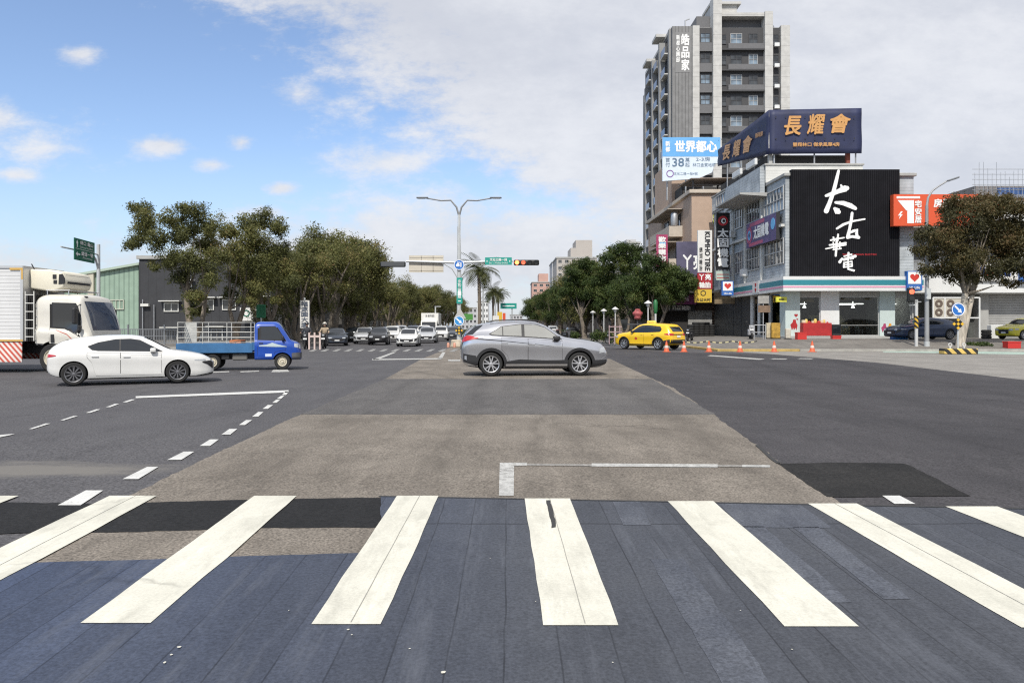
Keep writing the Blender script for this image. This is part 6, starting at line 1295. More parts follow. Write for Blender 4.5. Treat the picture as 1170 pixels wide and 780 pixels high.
def tower():
    B = empty('apartment_tower', (27.6, 125, 0), 'tall grey apartment tower with white piers behind the shops', 'building'); p = dict(parent=B, world=True)
    WP = banded('white tower cladding', (.47, .465, .445), (.32, .31, .30), 'Z', 1.7, .035, .7, 0, .2, .12); DG = M('dark grey tower wall', (.06, .06, .063), .8, var=.12); MG = M('mid grey spandrel', (.14, .14, .145), .8, var=.1); SCR = banded('grey screen wall', (.19, .19, .19), (.12, .12, .12), 'X', .55, .22, .6, .1, .4, .15)
    MB().bx(27.62, 46.7, 125.4, 149, 0, 50.8).build('wall', DG, **p)
    MB().bx(27.6, 30.9, 125.0, 126.2, 0, 50.9).build('screen_wall', SCR, **p)
    for x0, x1, y, z in ((30.9, 32.0, 124.7, 50.9), (34.2, 35.6, 124.5, 55.6), (42.7, 44.0, 124.6, 53.2), (45.4, 46.85, 124.8, 51.0)): MB().bx(x0, x1, y, 126.5, 0, z).build('pier', WP, **p)
    MB().bx(27.6, 46.9, 126.6, 148.9, 50.801, 51.3).build('roof_slab', WP, **p); MB().bx(32, 43.9, 126.7, 140, 51.301, 53.2).build('roof_room', MG, **p); MB().bx(35.62, 42.68, 124.9, 126.6, 52.5, 53.1).build('roof_beam', WP, **p); MB().bx(34.5, 38.8, 127, 131, 53.201, 55.2).build('lift_tower', WP, **p); MB().bx(34.3, 39.4, 126.5, 132, 55.201, 55.6).build('lift_tower_cap', WP, **p)
    MB().tube([(30.2, 127, 51.3), (30.2, 127, 52.6), (30.9, 127, 52.9)], .12, 6).build('vent_pipe', STEEL, **p)
    MB().lathe([(1.0, 0), (1.05, .1), (1.05, 1.4), (.0, 1.6)], 16, Matrix.Translation((45, 130, 51.3))).build('water_tank', STEEL, sm=40, **p)
    FH = 3.39; nf = 14
    for k in range(nf):
        z = 3.2 + k * FH
        MB().bx(32.02, 34.18, 125.0, 125.39, z - .45, z + .95).build('spandrel', MG, **p); MB().bx(35.62, 42.68, 124.7, 125.39, z - .35, z - .10).build('floor_slab', DG, **p)
        MB().bx(36.8, 42.68, 124.9, 125.39, z - .09, z + .80).build('spandrel', MG, **p)
        window(B, frame((33.1, 125.38, z + 1.85), FRONT), 1.6, 1.6, 2, 2, DKF, WINL if k % 3 else WINB, fw=.08)
        for x, w in ((38.2, 1.9), (41.0, 1.5)): window(B, frame((x, 125.38, z + 1.7), FRONT), w, 1.7, 2, 2, ALU if (k + int(x)) % 2 else DKF, (WINB, WINL)[(k * 7 + int(x)) % 2], fw=.07)
        window(B, frame((36.2, 125.38, z + 1.6), FRONT), .8, 1.6, 1, 2, DKF, WINB)
        window(B, frame((44.7, 125.38, z + 1.5), FRONT), 1.0, 1.8, 1, 2, DKF, WINB)
        if k > 6: MB().bx(44.3, 45.1, 124.6, 125.1, z + .2, z + .8).build('air_conditioner', WHITEP, bevel=.03, **p)
    # street side: fins and balconies with blue glass
    for y, d, z in ((126.6, .3, 50.9), (131, 1.0, 50.2), (133.2, .5, 49.2), (137.5, 1.0, 49.5), (140.2, .5, 47.5), (144.5, .9, 46.8), (148, .5, 46.5)): MB().bx(27.6 - d, 27.61, y - .5, y + .5, 0, z).build('fin', M('fin cladding with painted shade', (.27, .27, .265), .8, var=.15, scale=.4), **p)  # darker than the piers: street side shade put into the fin colour
    BG = M('blue balcony glass', (.07, .11, .19), .15, var=.3, scale=.5)
    for k in range(nf):
        z = 3.2 + k * FH
        for y in (128.7, 135.3, 142.3):
            MB().bx(26.75, 27.61, y - 1.6, y + 1.6, z - .2, z).build('balcony_slab', WP, **p); MB().bx(26.75, 26.8, y - 1.6, y + 1.6, z, z + 1.05).build('balcony_glass', BG, **p)
            window(B, frame((27.6, y, z + 1.5), LEFT), 2.2, 2.4, 2, 1, DKF, WINB)
    for y0, y1, z in ((130.4, 134, 51.2), (139, 143, 50.0)): MB().bx(26.0, 28, y0, y1, z, z + .5).build('roof_fin_cap', WP, **p)
tower()
sign('tower_lettering', 'white vertical characters near the top of the tower screen wall', (29.3, 124.97, 46.6), 2.4, 6.6, FRONT, M('grey sign mesh', (.20, .20, .20), .6), [('vtext', '皓品家', .45, 0, 1.25, 6.2, 0, .03), ('vtext', '新都心園邸', -.75, .6, .6, 4.6, 0, .02)], mats=(WLET,), thick=.06)
c = W(790, 182, 86); hh = 50 * 86 / FP; ww = 66 * 86 / FP
BB = M('sky blue billboard face', (.16, .42, .74), .5, col2=(.10, .33, .66), scale=.4); BBW = M('pale billboard panel', (.60, .68, .76), .5, var=.05)
sign('roof_billboard', 'blue and white roof billboard with large white characters over the tan block', c, ww, hh, FRONT, BBW,
     [('poly', [(-ww/2, hh*.06), (ww/2, hh*.06), (ww/2, hh/2), (-ww/2, hh/2)], 1), ('text', '世界都心', .5, hh * .29, ww * .72, hh * .25, 0, .04), ('vtext', '新都', -ww * .41, hh * .29, .5, hh * .26, 0, .03), ('vtext', '首付', -ww * .41, -hh * .07, .5, hh * .22, 2, .0), ('text', '38', -ww * .23, -hh * .07, ww * .2, hh * .19, 2, .01), ('vtext', '萬起', -ww * .07, -hh * .07, .5, hh * .22, 2, 0), ('text', '2-3房', ww * .2, -hh * .0, 1.6, .45, 2), ('text', '林口金質地標', ww * .22, -hh * .13, 2.6, .42, 2), ('ring', -ww * .37, -hh * .33, .42, .1, 3), ('text', '文化二路一段4號', -ww * .1, -hh * .33, 2.7, .32, 2)],
     mats=(WLET, BB, M('slate blue lettering', (.10, .17, .26), .5), M('violet mark', (.2, .1, .3), .5)), thick=.3, outline=[(-ww/2, -hh/2), (ww * .12, -hh * .44), (ww * .36, -hh * .3), (ww * .40, -hh * .1), (ww/2, -hh * .1), (ww/2, hh/2), (-ww/2, hh/2)])
o = MB()
for x in (-2.6, -.5, 1.5): o.tube([(c.x + x, 86.6, 16.0), (c.x + x, 86.6, c.z + hh/2 - .3)], .09, 6)
for z in (0, 1.8): o.tube([(c.x - 3, 86.5, c.z + z), (c.x + 3, 86.5, c.z + z)], .06, 6)
o = o.build('billboard_frame', STEEL); tag(o, 'steel frame standing behind the blue and white roof billboard', 'frame')

def block(name, label, x0, x1, y0, y1, h, wm, floors, nxf, extra=(), win=WINB, fr=ALU, fy=None):
    B = empty(name, (x0, y0, 0), label, 'building'); p = dict(parent=B, world=True)
    MB().bx(x0, x1, y0, y1, 0, h).build('wall', wm, **p); MB().bx(x0 - .2, x1 + .2, y0 - .2, y1 + .2, h + .002, h + .4).build('roof', CONCW, **p)
    fh = h / floors
    for k in range(floors):
        for i in range(nxf): window(B, frame((x0 + (x1 - x0) * (i + .5) / nxf, y0 - .01, fh * (k + .55)), FRONT), (x1 - x0) / nxf * .55, fh * .45, 2, 1, fr, win)
    for a in extra: MB().bx(*a).build('roof_room', wm, **p)
    return B
BEI = M('beige far wall', (.40, .37, .34), .85, var=.08, scale=.2); SAL = M('salmon far wall', (.48, .30, .25), .85, var=.08, scale=.2); GRW = M('grey far wall', (.42, .42, .43), .85, var=.08, scale=.2)
def far(name, label, u0, u1, v, Y, wm, floors, nxf, ex=()):
    a = W(u0, v, Y); b = W(u1, v, Y)
    block(name, label, a.x, b.x, Y, Y + 18, a.z, wm, floors, nxf, [(W(e[0], 0, Y).x, W(e[1], 0, Y).x, Y + 3, Y + 14, a.z + .41, W(0, e[2], Y).z) for e in ex])
far('apartment_block', 'beige apartment block with stepped top rising over the right trees', 636, 682, 295, 230, BEI, 11, 6, [(659, 678, 273), (653, 659, 282)])
far('apartment_block', 'small salmon and cream block far down the street, left of the beige block', 608, 629, 323, 320, SAL, 9, 3, [(616, 627, 312)])
far('apartment_block', 'grey block top peeking between the trees and the tower', 717, 731, 278, 200, GRW, 10, 3, [(718, 729, 272)])
far('apartment_block', 'slim pale block behind the beige block, left edge', 631, 637, 300, 300, GRW, 12, 2)
far('far_building', 'low white building far down the street beside the palms', 545, 558, 345, 330, WHITEP, 5, 4); far('far_building', 'pale hazy building at the end of the street', 583, 597, 360, 420, GRW, 3, 4); far('far_building', 'grey low building far left of the palms', 527, 545, 352, 400, GRW, 4, 4)

# right row of shops
def right_shops():
    B = empty('shop_row', (31.4, 60, 0), 'low white row of shops with roller shutter right of the corner building', 'building'); p = dict(parent=B, world=True)
    MB().bx(31.4, 66, 60, 76, 4.2, 9.4).build('upper_wall', WHITEP, **p); MB().bx(31.4, 66, 61.5, 76, .6, 4.19).build('rear_wall', DARKC, **p); MB().bx(31.2, 66.2, 59.8, 76.2, 9.401, 9.6).build('roof_edge', CONCW, **p)
    MB().bx(31.45, 66, 59.1, 59.99, 4.25, 5.75).build('fascia', WHITEP, bevel=.02, **p)
    for x in (33.1, 35.6, 38.2, 42, 46): window(B, frame((x, 59.99, 7.75), FRONT), 2.2, 2.0, 2, 2, WHITEP, WINB, fw=.12)
    MB().bx(31.4, 36.8, 59.6, 59.98, 8.9, 9.3).build('awning', DARKC, **p)
    [MB().bx(a, b, 60.2, 61.4, .6, 4.19).build('pier', CONCW, **p) for a, b in ((37.6, 38.3), (31.4, 32.2), (46, 47))]
    MB().bx(38.3, 46, 60.5, 60.6, .6, 4.19).build('roller_shutter', SHUT2, **p); MB().bx(47, 66, 60.5, 60.6, .6, 4.19).build('roller_shutter', SHUT2, **p)
    MB().bx(32.2, 37.6, 61.0, 61.1, .6, 4.19).build('shop_window', M('dim shopfront', (.10, .105, .10), .2, var=.4), **p)
    MB().bx(34.5, 35.5, 59.2, 59.98, 6.0, 6.6).build('air_conditioner', WHITEP, bevel=.03, **p)
right_shops()
def panel_rack():
    root = empty('tyre_picture_rack', (33.5, 58.9, .76), 'white display frame with round tyre pictures in front of the grey shopfront', 'display stand')
    x0, x1 = W(1066, 0, 58.9).x - 33.5, W(1119, 0, 58.9).x - 33.5; z0, z1 = W(0, 363, 58.9).z - .76, W(0, 340, 58.9).z - .76
    f = MB()
    for x in (x0, x0 + .9, x1 - 1.1, x1): f.bx(x - .05, x + .05, -.05, .05, z0 if x < x1 - .01 else 0, z1)
    for z in (z0, z1): f.bx(x0, x1, -.04, .04, z - .05, z + .05)
    f.bx(x0 - .05, x0 + .05, -.05, .05, 0, z0 - .05); f.build('frame', WHITEP, root)
    MB().bx(x0 + .08, x1 - 1.15, 0, .03, z0 + .06, z1 - .06).build('poster', M('cream poster', (.5, .47, .4), .6), root)
    for i in range(2):
        for j in range(2): MB().lathe([(.12, 0), (.12, .03), (.30, .03), (.30, 0)], 24, Matrix.Translation((x0 + .45 + j * .9, -.005, z0 + .42 + i * .68)) @ Matrix.Rotation(math.pi/2, 4, 'X')).build('tyre_picture', M('brown rubber print', (.12, .09, .07), .6), root)
panel_rack()
c = W(1069.5, 240, 57.0); w9 = 97 * 57 / FP; h9 = 36 * 57 / FP; L0 = -w9/2
sign('roof_sign', 'long orange red shop sign with white house shape, partly behind the street tree', c, w9, h9, FRONT, ORANGE,
     [('rect', L0 + 1.1, h9 * .40, 1.75, .16, 0), ('poly', [(L0 + .30, h9 * .31), (L0 + .95, h9 * -.02), (L0 + 1.02, h9 * -.0), (L0 + 1.02, -h9 * .42), (L0 + 1.52, -h9 * .42), (L0 + 1.52, h9 * .31)][::-1], 0), ('poly', [(L0 + .55, -.1), (L0 + .33, -.42), (L0 + .48, -.42), (L0 + .40, -.68), (L0 + .68, -.32), (L0 + .52, -.32), (L0 + .68, -.1)], 0), ('vtext', '宅安居', L0 + 1.83, -h9 * .05, .48, h9 * .74, 0, .03), ('text', '房屋買賣', L0 + 4.3, h9 * .22, 2.6, .6, 0, .03)], mats=(WLET,), thick=.5)
c = W(1151, 242, 57.6); sign('roof_sign', 'grey topped roof sign board at the far right, mostly behind the street tree', c, 4.2, 2.5, FRONT, CRM, [('rect', 0, 1.05, 4.2, .4, 1), ('ring', -.7, .15, .5, .16, 0), ('ring', 1.6, .15, .45, .14, 1)], mats=(ORANGE, M('slate sign strip', (.16, .18, .22), .6)), thick=.3)
c = W(1137, 310, 58.9); sign('fascia_sign', 'blue lettering with a red o on the white fascia behind the street tree', c, 3.9, 1.45, FRONT, CRM, [('text', 'M', -1.25, .05, .75, .72, 0, .05), ('ring', -.45, -.04, .36, .15, 1), ('text', 'bil', .65, .1, .95, .85, 0, .05)], mats=(BLET, REDM), thick=.1)
c = W(1172, 312, 58.7); sign('fascia_sign', 'plain blue square sign at the far right of the white fascia', c, .9, 1.3, FRONT, HBLUE, [], thick=.2)
def construction():
    a = W(1112, 200, 150); b = W(1215, 200, 150)
    B = empty('scaffolded_building', (a.x, 150, 0), 'unfinished building wrapped in scaffolding and blue netting at the far right', 'building'); p = dict(parent=B, world=True)
    MB().bx(a.x + 1, b.x, 151, 170, 0, 29.5).build('wall', M('raw concrete', (.20, .19, .19), .9, var=.3), **p); MB().bx(a.x + 5, b.x, 150.3, 150.4, 20, 29).build('netting', M('blue netting', (.05, .11, .28), .8, var=.3, scale=.3), **p); MB().bx(a.x - 2, b.x, 148, 150, 25.0, 25.4).build('walkway', STEEL, **p)
    s = MB()
    for i in range(22): x = a.x + i * .85; s.tube([(x, 149.5, 22), (x, 149.5, 31 + rnd.uniform(0, 3))], .05, 4)
    for k in range(8): z = 25.5 + k * 1.0; s.tube([(a.x - .5, 149.5, z), (b.x, 149.5, z)], .05, 4)
    s.build('scaffold', STEEL, **p)
construction()

# left side: warehouse, dark building, fence
def left_buildings():
    GW = banded('green corrugated sheet', (.27, .37, .29), (.20, .28, .22), 'X', .5, .3, .6, .1, .6, .08); DK = banded('charcoal cladding', (.032, .033, .037), (.024, .025, .028), 'X', .8, .06, .7, 0, .3, .12)
    a = W(70, 0, 78).x; b = W(158.5, 0, 78).x
    B = empty('green_warehouse', (a, 78, 0), 'pale green corrugated warehouse with sloping roof behind the white truck', 'building'); p = dict(parent=B, world=True)
    z0 = W(0, 320, 78).z; z1 = W(0, 303, 78).z
    MB().prism([(a - 12, .2), (b, .2), (b, z1), (a - 12, z0 - 2)], Matrix.Translation((0, 98, 0)) @ Matrix.Rotation(math.pi/2, 4, 'X'), 20).build('wall', GW, **p)
    MB().prism([(a - 12, z0 - 1.99), (b + .2, z1 + .02), (b + .2, z1 + .25), (a - 12, z0 - 1.75)], Matrix.Translation((0, 98.3, 0)) @ Matrix.Rotation(math.pi/2, 4, 'X'), 20.7).build('roof', M('pale green roof trim', (.36, .44, .36), .6), **p)
    x = W(104, 0, 77.8).x; MB().bx(x - .3, x + .3, 77.7, 78, .2, W(0, 312, 78).z).build('downpipe_cover', M('cream trim', (.5, .47, .38), .7), **p)
    window(B, frame((W(133, 0, 78).x, 77.98, W(0, 348, 78).z), FRONT), 1.6, 1.0, 4, 1, M('pale sill', (.5, .5, .42), .7), GW)
    x0 = W(159, 0, 77).x; x1 = W(322, 0, 77).x
    B = empty('charcoal_building', (x0, 77, 0), 'charcoal clad low building behind the corner trees with white sills', 'building'); p = dict(parent=B, world=True)
    zt = W(0, 296, 77).z
    MB().bx(x0, x1, 77, 95, .2, zt).build('wall', DK, **p); MB().bx(x0 - .2, x1 + .2, 76.8, 95.2, zt + .002, zt + .35).build('roof', CONCW, **p)
    WS = M('white sill', (.62, .62, .58), .6)
    for u, v, w, h in ((196, 351, 1.5, .9), (238, 348, 1.2, 1.1), (262, 348, 1.4, 1.1), (196, 385, 1.3, 1.6), (300, 348, 1.4, 1.3), (214, 325, 1.0, .5), (283, 325, 1.2, .5), (310, 385, 1.4, 1.6), (248, 384, 1.2, 1.6)):
        cc = W(u, v, 76.99); window(B, frame(cc, FRONT), w, h, 2, 1, WS, WINB, fw=.09); MB().bx(cc.x - w/2 - .3, cc.x + w/2 + .3, 76.3, 76.98, cc.z + h/2 + .12, cc.z + h/2 + .22).build('sill_canopy', WS, **p)
    MB().bx(W(167, 0, 77).x - .4, W(167, 0, 77).x + .4, 76.6, 76.98, W(0, 350, 77).z, W(0, 347, 77).z).build('wall_lamp', WS, **p)
    for u, v in ((163, 342), (176, 348)): MB().tube([(W(u, 0, 76.8).x, 76.8, .3), (W(u, 0, 76.8).x, 76.8, W(0, v, 76.8).z)], .05, 6).build('pipe', STEEL, **p)
left_buildings()
for i, (y0, y1, h, m_, lb) in enumerate([(80, 118, 6.2, M('street wall darkened for shade', (.06, .06, .062), .8, var=.2, scale=.3), 'grey block, shade in its wall colour, behind the first paperbark trees on the left'), (122, 190, 10, M('street wall with painted shade', (.075, .07, .065), .8, var=.2, scale=.3), 'low dark block behind the middle of the left tree row'), (196, 300, 11, M('drab street wall', (.10, .095, .09), .8, var=.2, scale=.3), 'long drab block behind the far end of the left tree row')]):  # wall colours darkened to carry the shade behind the trees
    B = empty('street_block', (-27, y0, 0), lb, 'building'); p = dict(parent=B, world=True)
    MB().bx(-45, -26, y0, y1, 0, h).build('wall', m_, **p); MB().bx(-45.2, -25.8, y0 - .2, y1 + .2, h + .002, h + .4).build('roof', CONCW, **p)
    for k in range(3):
        for j in range(int((y1 - y0) / 6)): window(B, frame((-25.99, y0 + 3 + j * 6, 2 + k * 3), (1, 0)), 3, 1.6, 3, 1, ALU, WINB)
    for k in range(2):
        for x in (-30, -36, -42): window(B, frame((x, y0 - .01, 2 + k * 3.4), FRONT), 3, 1.6, 3, 1, ALU, WINB)
for i, (y0, y1, h, lb) in enumerate([(108, 180, 9, 'added dark brown backing behind the middle of the right tree row'), (186, 320, 10, 'added dark brown backing behind the far end of the right tree row')]):  # added backing; its dark colour stands for the gloom beneath the trees
    B = empty('street_block', (21, y0, 0), lb, 'building'); p = dict(parent=B, world=True)
    MB().bx(15.5, 34, y0, y1, 0, h).build('wall', M('brown wall with painted gloom', (.085, .07, .06), .85, var=.3, scale=.3), **p); MB().bx(15.3, 34.2, y0 - .2, y1 + .2, h + .002, h + .4).build('roof', CONCW, **p)
    for k in range(2):
        for j in range(int((y1 - y0) / 7)): window(B, frame((15.49, y0 + 3 + j * 7, 2 + k * 3.4), LEFT), 3, 1.6, 3, 1, DKF, WINB)
        window(B, frame((18, y0 - .01, 2 + k * 3.4), FRONT), 3, 1.6, 3, 1, DKF, WINB)
f = empty('metal_fence', (-36, 56.5, .29), 'grey metal fence running along the left pavement behind the white hatchback', 'fence')
FM = M('grey fence metal', (.22, .23, .24), .5, .4)
MB().bx(0, 19, -.03, .03, 1.12, 1.18).bx(0, 19, -.03, .03, .12, .18).bx(0, 19, -.03, .03, .62, .66).build('rail', FM, f)
q = MB()
for i in range(158): q.bx(i * .12, i * .12 + .03, -.015, .015, .18, 1.12)
q.build('infill_bars', FM, f); f['kind'] = 'thing'
for i in range(8): MB().bx(i * 2.7 - .05, i * 2.7 + .05, -.05, .05, 0, 1.5).build('post', FM, f)

# ------------------------------------------------------------------ street furniture
GREEN = M('green sign face', (.010, .13, .08), .45); TEALS = M('teal green sign face', (.015, .27, .22), .45); PAINTG = M('pale grey pole paint', (.50, .52, .52), .45, .2, var=.08, scale=2); SIGBACK = M('bare sign back', (.52, .48, .40), .6, var=.12, scale=1); ARROWB = M('blue traffic sign face', (.02, .14, .46), .4); ARROWB2 = M('bright blue sign face', (.03, .24, .55), .4); BLKH = M('signal housing', (.010, .011, .011), .5); YB = M('safety yellow', (.66, .40, .03), .5); OFFL = M('unlit lens', (.02, .022, .022), .15); REDL = M('lit red lens', (1, .16, .05), .4, emit=5); REDL2 = M('lit red digits', (.9, .12, .06), .4, emit=1.6)
def arrow(cx, cy, L_, ang, w=.11, hw=.24, hl=.26):
    p = [(-L_/2, -w/2), (L_/2 - hl, -w/2), (L_/2 - hl, -hw/2), (L_/2, 0), (L_/2 - hl, hw/2), (L_/2 - hl, w/2), (-L_/2, w/2)]; ca, sa = math.cos(ang), math.sin(ang)
    return [(cx + x * ca - y * sa, cy + x * sa + y * ca) for x, y in p]
def disc_sign(name, label, c, r_, face, items, mats, n=FRONT):
    T = frame(c, n); b = MB().lathe([(r_, -.03), (r_, 0), (0, 0)], 40, T); o = b.build(name, face); tag(o, label, 'sign'); t = MB(); t.lathe([(r_ - .05, .002), (r_ - .05, .008), (r_ - .01, .008), (r_ - .01, .002)], 40, T, 0)
    for pts in items: t.prism(pts, T, .012, 0)
    t.build('symbol', mats, o)
PY = 55.0; px = W(524.5, 0, PY).x
pole = empty('signal_mast', (px, PY, .155), 'tall grey lamp and signal mast with two curved lamp arms on the median nose', 'lamp mast')
zt = W(0, 236, PY).z - .155
MB().tube([(0, 0, 0), (0, 0, .6), (0, 0, 6.5), (0, 0, zt - .6)], [.19, .17, .14, .09], 12).build('pole', PAINTG, pole, sm=60)
MB().lathe([(.32, 0), (.32, .06), (.2, .08), (.2, .3)], 12).build('base_flange', PAINTG, pole, sm=40)
zh = W(0, 226.5, PY).z - .155
for s in (-1, 1):
    MB().tube([(0, 0, zt - .7), (s * .18, 0, zt - .05), (s * .6, 0, zt + .45), (s * 1.3, 0, zh - .18), (s * 2.35, 0, zh)], [.07, .065, .055, .05, .045], 8).build('lamp_arm', M('dull grey lamp arm', (.20, .205, .21), .5), pole, sm=60)
    lh = MB().box((s * 2.65, 0, zh + .03), (.85, .26, .10)).build('lamp_head', M('lamp housing', (.16, .17, .18), .5), pole, bevel=.03); MB().box((s * 2.7, 0, zh - .03), (.5, .18, .02)).build('lamp_glass', LAMP, lh)
za = W(0, 300, PY).z - .155; xl = W(464, 0, PY).x - px; xr_ = W(586, 0, PY).x - px
MB().tube([(xl, 0, za + .1), (0, 0, za), (xr_, 0, za + .12)], [.07, .10, .07], 8).build('signal_arm', PAINTG, pole, sm=60)
for s in (-1, 1): MB().tube([(s * .08, 0, za - 1.15), (s * .5, 0, za - .45), (s * 1.05, 0, za - .10), (s * 1.5, 0, za + .02)], .045, 6).build('arm_brace', PAINTG, pole, sm=60)
for dx in (-.10, .10): MB().tube([(dx, -.16, 1.2), (dx, -.16, za + 2.6)], .025, 5).build('cable_conduit', PAINTG, pole)
hz_ = MB()
for k in range(7): hz_.lathe([(.205, .5 + k * .24), (.205, .62 + k * .24)], 16, None, k % 2)
# traffic signals
def hsignal(name, label, c, L_, n, lit, back=False):
    root = empty(name, c, label, 'traffic light'); h = MB().box((0, 0, 0), (L_, .22, .40)); h.build('housing', BLKH, root, bevel=.09, seg=3, sm=40); k = 4
    if back:
        MB().box((0, -.125, .0), (L_ * .92, .03, .30)).build('back_plate', M('dark grey back', (.06, .065, .07), .5), root, bevel=.02)
        return root
    for i in range(k):
        x = -L_/2 + L_ * (i + .5) / k
        o = MB().lathe([(0, .0), (.15, .0), (.15, .03), (0, .035)], 20, Matrix.Translation((x, -.112, 0)) @ Matrix.Rotation(math.pi/2, 4, 'X')).build('lens', (REDL if i == 0 else REDL2 if i == 1 else OFFL), root)
        v = MB(); vv = []; 
        for j in range(13):
            a = R(0 + 180 * j / 12)
            for dy in (0, -.22): vv.append((x + .165 * math.cos(a), -.112 + dy, .165 * math.sin(a)))
        v.add(vv, [(2*j, 2*j+1, 2*j+3, 2*j+2) for j in range(12)]).build('visor', BLKH, root, sm=60)
    return root
hsignal('traffic_signal', 'horizontal traffic signal showing red at the right end of the mast arm', W(601.5, 300, PY), 29 * PY / FP, 4, 0)
hsignal('traffic_signal', 'dark traffic signal seen from behind at the left end of the mast arm', W(449, 302, PY - .15), 29 * PY / FP, 4, None, True)
MB_ = MB()
c = W(569.5, 298.3, PY - .2); sign('street_name_sign', 'wide teal street name sign on the mast arm left of the red signal', c, 30.5 * PY / FP, 8.5 * PY / FP, FRONT, TEALS, [('text', '文化三路一段', 0, .10, 1.25, .2, 0, .02), ('text', 'Sec. 1, Wenhua 3rd Rd.', 0, -.14, 1.35, .14, 0), ('rect', -.82, 0, .05, .12, 0), ('rect', .82, 0, .05, .12, 0)], mats=(WLET,), thick=.05)
c = W(487, 301.5, PY + .12); o = sign('guide_sign', 'large blank cream back of a guide sign on the left mast arm', c, 39.5 * PY / FP, 19.5 * PY / FP, FRONT, SIGBACK, [('rect', 0, .45, 2.44, .05, 0), ('rect', 0, -.05, 2.44, .05, 0), ('rect', 0, -.5, 2.44, .05, 0), ('rect', -.35, 0, .05, 1.18, 0), ('rect', .5, 0, .05, 1.18, 0)], mats=(M('sign rib', (.34, .31, .26), .6),), thick=.04)
c = W(524.5, 302.5, PY - .24); disc_sign('round_sign', 'round blue vehicle lane sign on the median mast', c, .38, ARROWB, [[(-.2, -.12), (.02, -.12), (.05, -.02), (-.02, .1), (-.14, .1), (-.22, -.02)], [(.10, -.16), (.17, -.16), (.17, .18), (.10, .18)], [(-.14, .14), (.05, .14), (.05, .2), (-.14, .2)]], (WLET,))
c = W(525, 332, PY - .24); sign('street_name_sign', 'tall narrow teal street name sign on the median mast', c, .42, 29.5 * PY / FP, FRONT, TEALS, [('vtext', '文化三路一段', 0, .12, .24, 1.35, 0, .02), ('rect', 0, -.75, .2, .05, 0)], mats=(WLET,), thick=.04)
c = W(525.5, 358, PY - .22); o = sign('warning_sign_back', 'grey triangular warning sign seen from behind on the median mast', c, .9, .8, FRONT, M('bare aluminium', (.45, .44, .41), .5, .3), [], thick=.03, outline=[(-.45, -.38), (.45, -.38), (0, .40)])
c = W(524.5, 366.5, PY - .30); disc_sign('keep_right_sign', 'bright blue round arrow sign pointing down right on the median mast', c, .36, ARROWB2, [arrow(0, 0, .52, R(-42), .10, .26, .2)], (WLET,))
def checker(label, c, s):
    T = frame(c, FRONT) @ Matrix.Rotation(R(45), 4, 'Z'); b = MB().prism([(-s/2, -s/2), (s/2, -s/2), (s/2, s/2), (-s/2, s/2)], T, .03); o = b.build('hazard_marker', BLKH); tag(o, label, 'sign'); t = MB(); q = s / 3
    for i in range(3):
        for j in range(3):
            if (i + j) % 2 == 0: t.prism([(-s/2 + i*q + .01, -s/2 + j*q + .01), (-s/2 + (i+1)*q - .01, -s/2 + j*q + .01), (-s/2 + (i+1)*q - .01, -s/2 + (j+1)*q - .01), (-s/2 + i*q + .01, -s/2 + (j+1)*q - .01)], T @ Matrix.Translation((0, 0, .03)), .006, 0)
    t.build('reflector_squares', YB, o)
checker('yellow and black diamond hazard marker on the median mast', W(524.5, 377.5, PY - .30), .42)
o = MB().prism([(-.55, 0), (.55, 0), (.45, .55), (-.45, .55)], Matrix.Translation((px - .05, PY - .25, .155)) @ Matrix.Rotation(math.pi/2, 4, 'X'), .5).build('median_nose_block', M('worn cream and yellow block', (.48, .42, .33), .8, var=.35, scale=3), bevel=.04); tag(o, 'worn cream concrete block with yellow paint at the foot of the mast', 'block')
for i, dx in enumerate((-.7, -.25, .3, .75)):
    o = MB().lathe([(.10, 0), (.11, .05), (.09, .3), (.05, .34), (0, .35)], 12).build('reflector_bollard', M('pale red bollard', (.52, .26, .18), .6), sm=40); o.location = (px + dx, PY - 1.1 - .1 * i, .155); tag(o, 'short pale red reflector bollard at the median nose', 'bollard', 'reflector bollards at the median nose')

# left direction sign on its pole
LY = 47.7; lx = W(112.5, 0, LY).x
p_ = empty('sign_pole', (lx, LY, .155), 'grey pole holding the green direction sign above the white truck', 'pole')
MB().tube([(0, 0, 0), (0, 0, W(0, 282, LY).z)], [.13, .10], 10).build('pole', PAINTG, p_, sm=60); z_ = W(0, 291, LY).z - .155
MB().tube([(.0, -.05, z_ - .9), (-.0, -.35, z_ - .3), (.0, -.7, z_ - .05)], .06, 8).build('arm_brace', PAINTG, p_, sm=60); MB().tube([(.0, 0, z_), (.32, -4.6, z_ + .02)], .045, 8).build('sign_arm', PAINTG, p_)
c = (-25.08, 45.55, 6.16); w_, h_ = 2.95, 1.27
T_n = (1, .137)
sign('direction_sign', 'green direction sign with white arrows above the white truck', c, w_, h_, T_n, GREEN, [('poly', arrow(-1.1, .32, .42, R(90), .09, .26, .18), 0), ('text', '林口 龜山', .2, .42, 1.9, .24, 0, .02), ('text', 'Linkou Guishan', .2, .18, 1.9, .12, 0), ('rect', 0, .03, 2.7, .02, 0), ('poly', arrow(-1.0, -.28, .6, R(180), .09, .26, .22), 0), ('text', '國道一號', .3, -.2, 1.7, .24, 0, .02), ('text', 'Freeway', .35, -.45, 1.4, .13, 0)], mats=(WLET,), thick=.04)

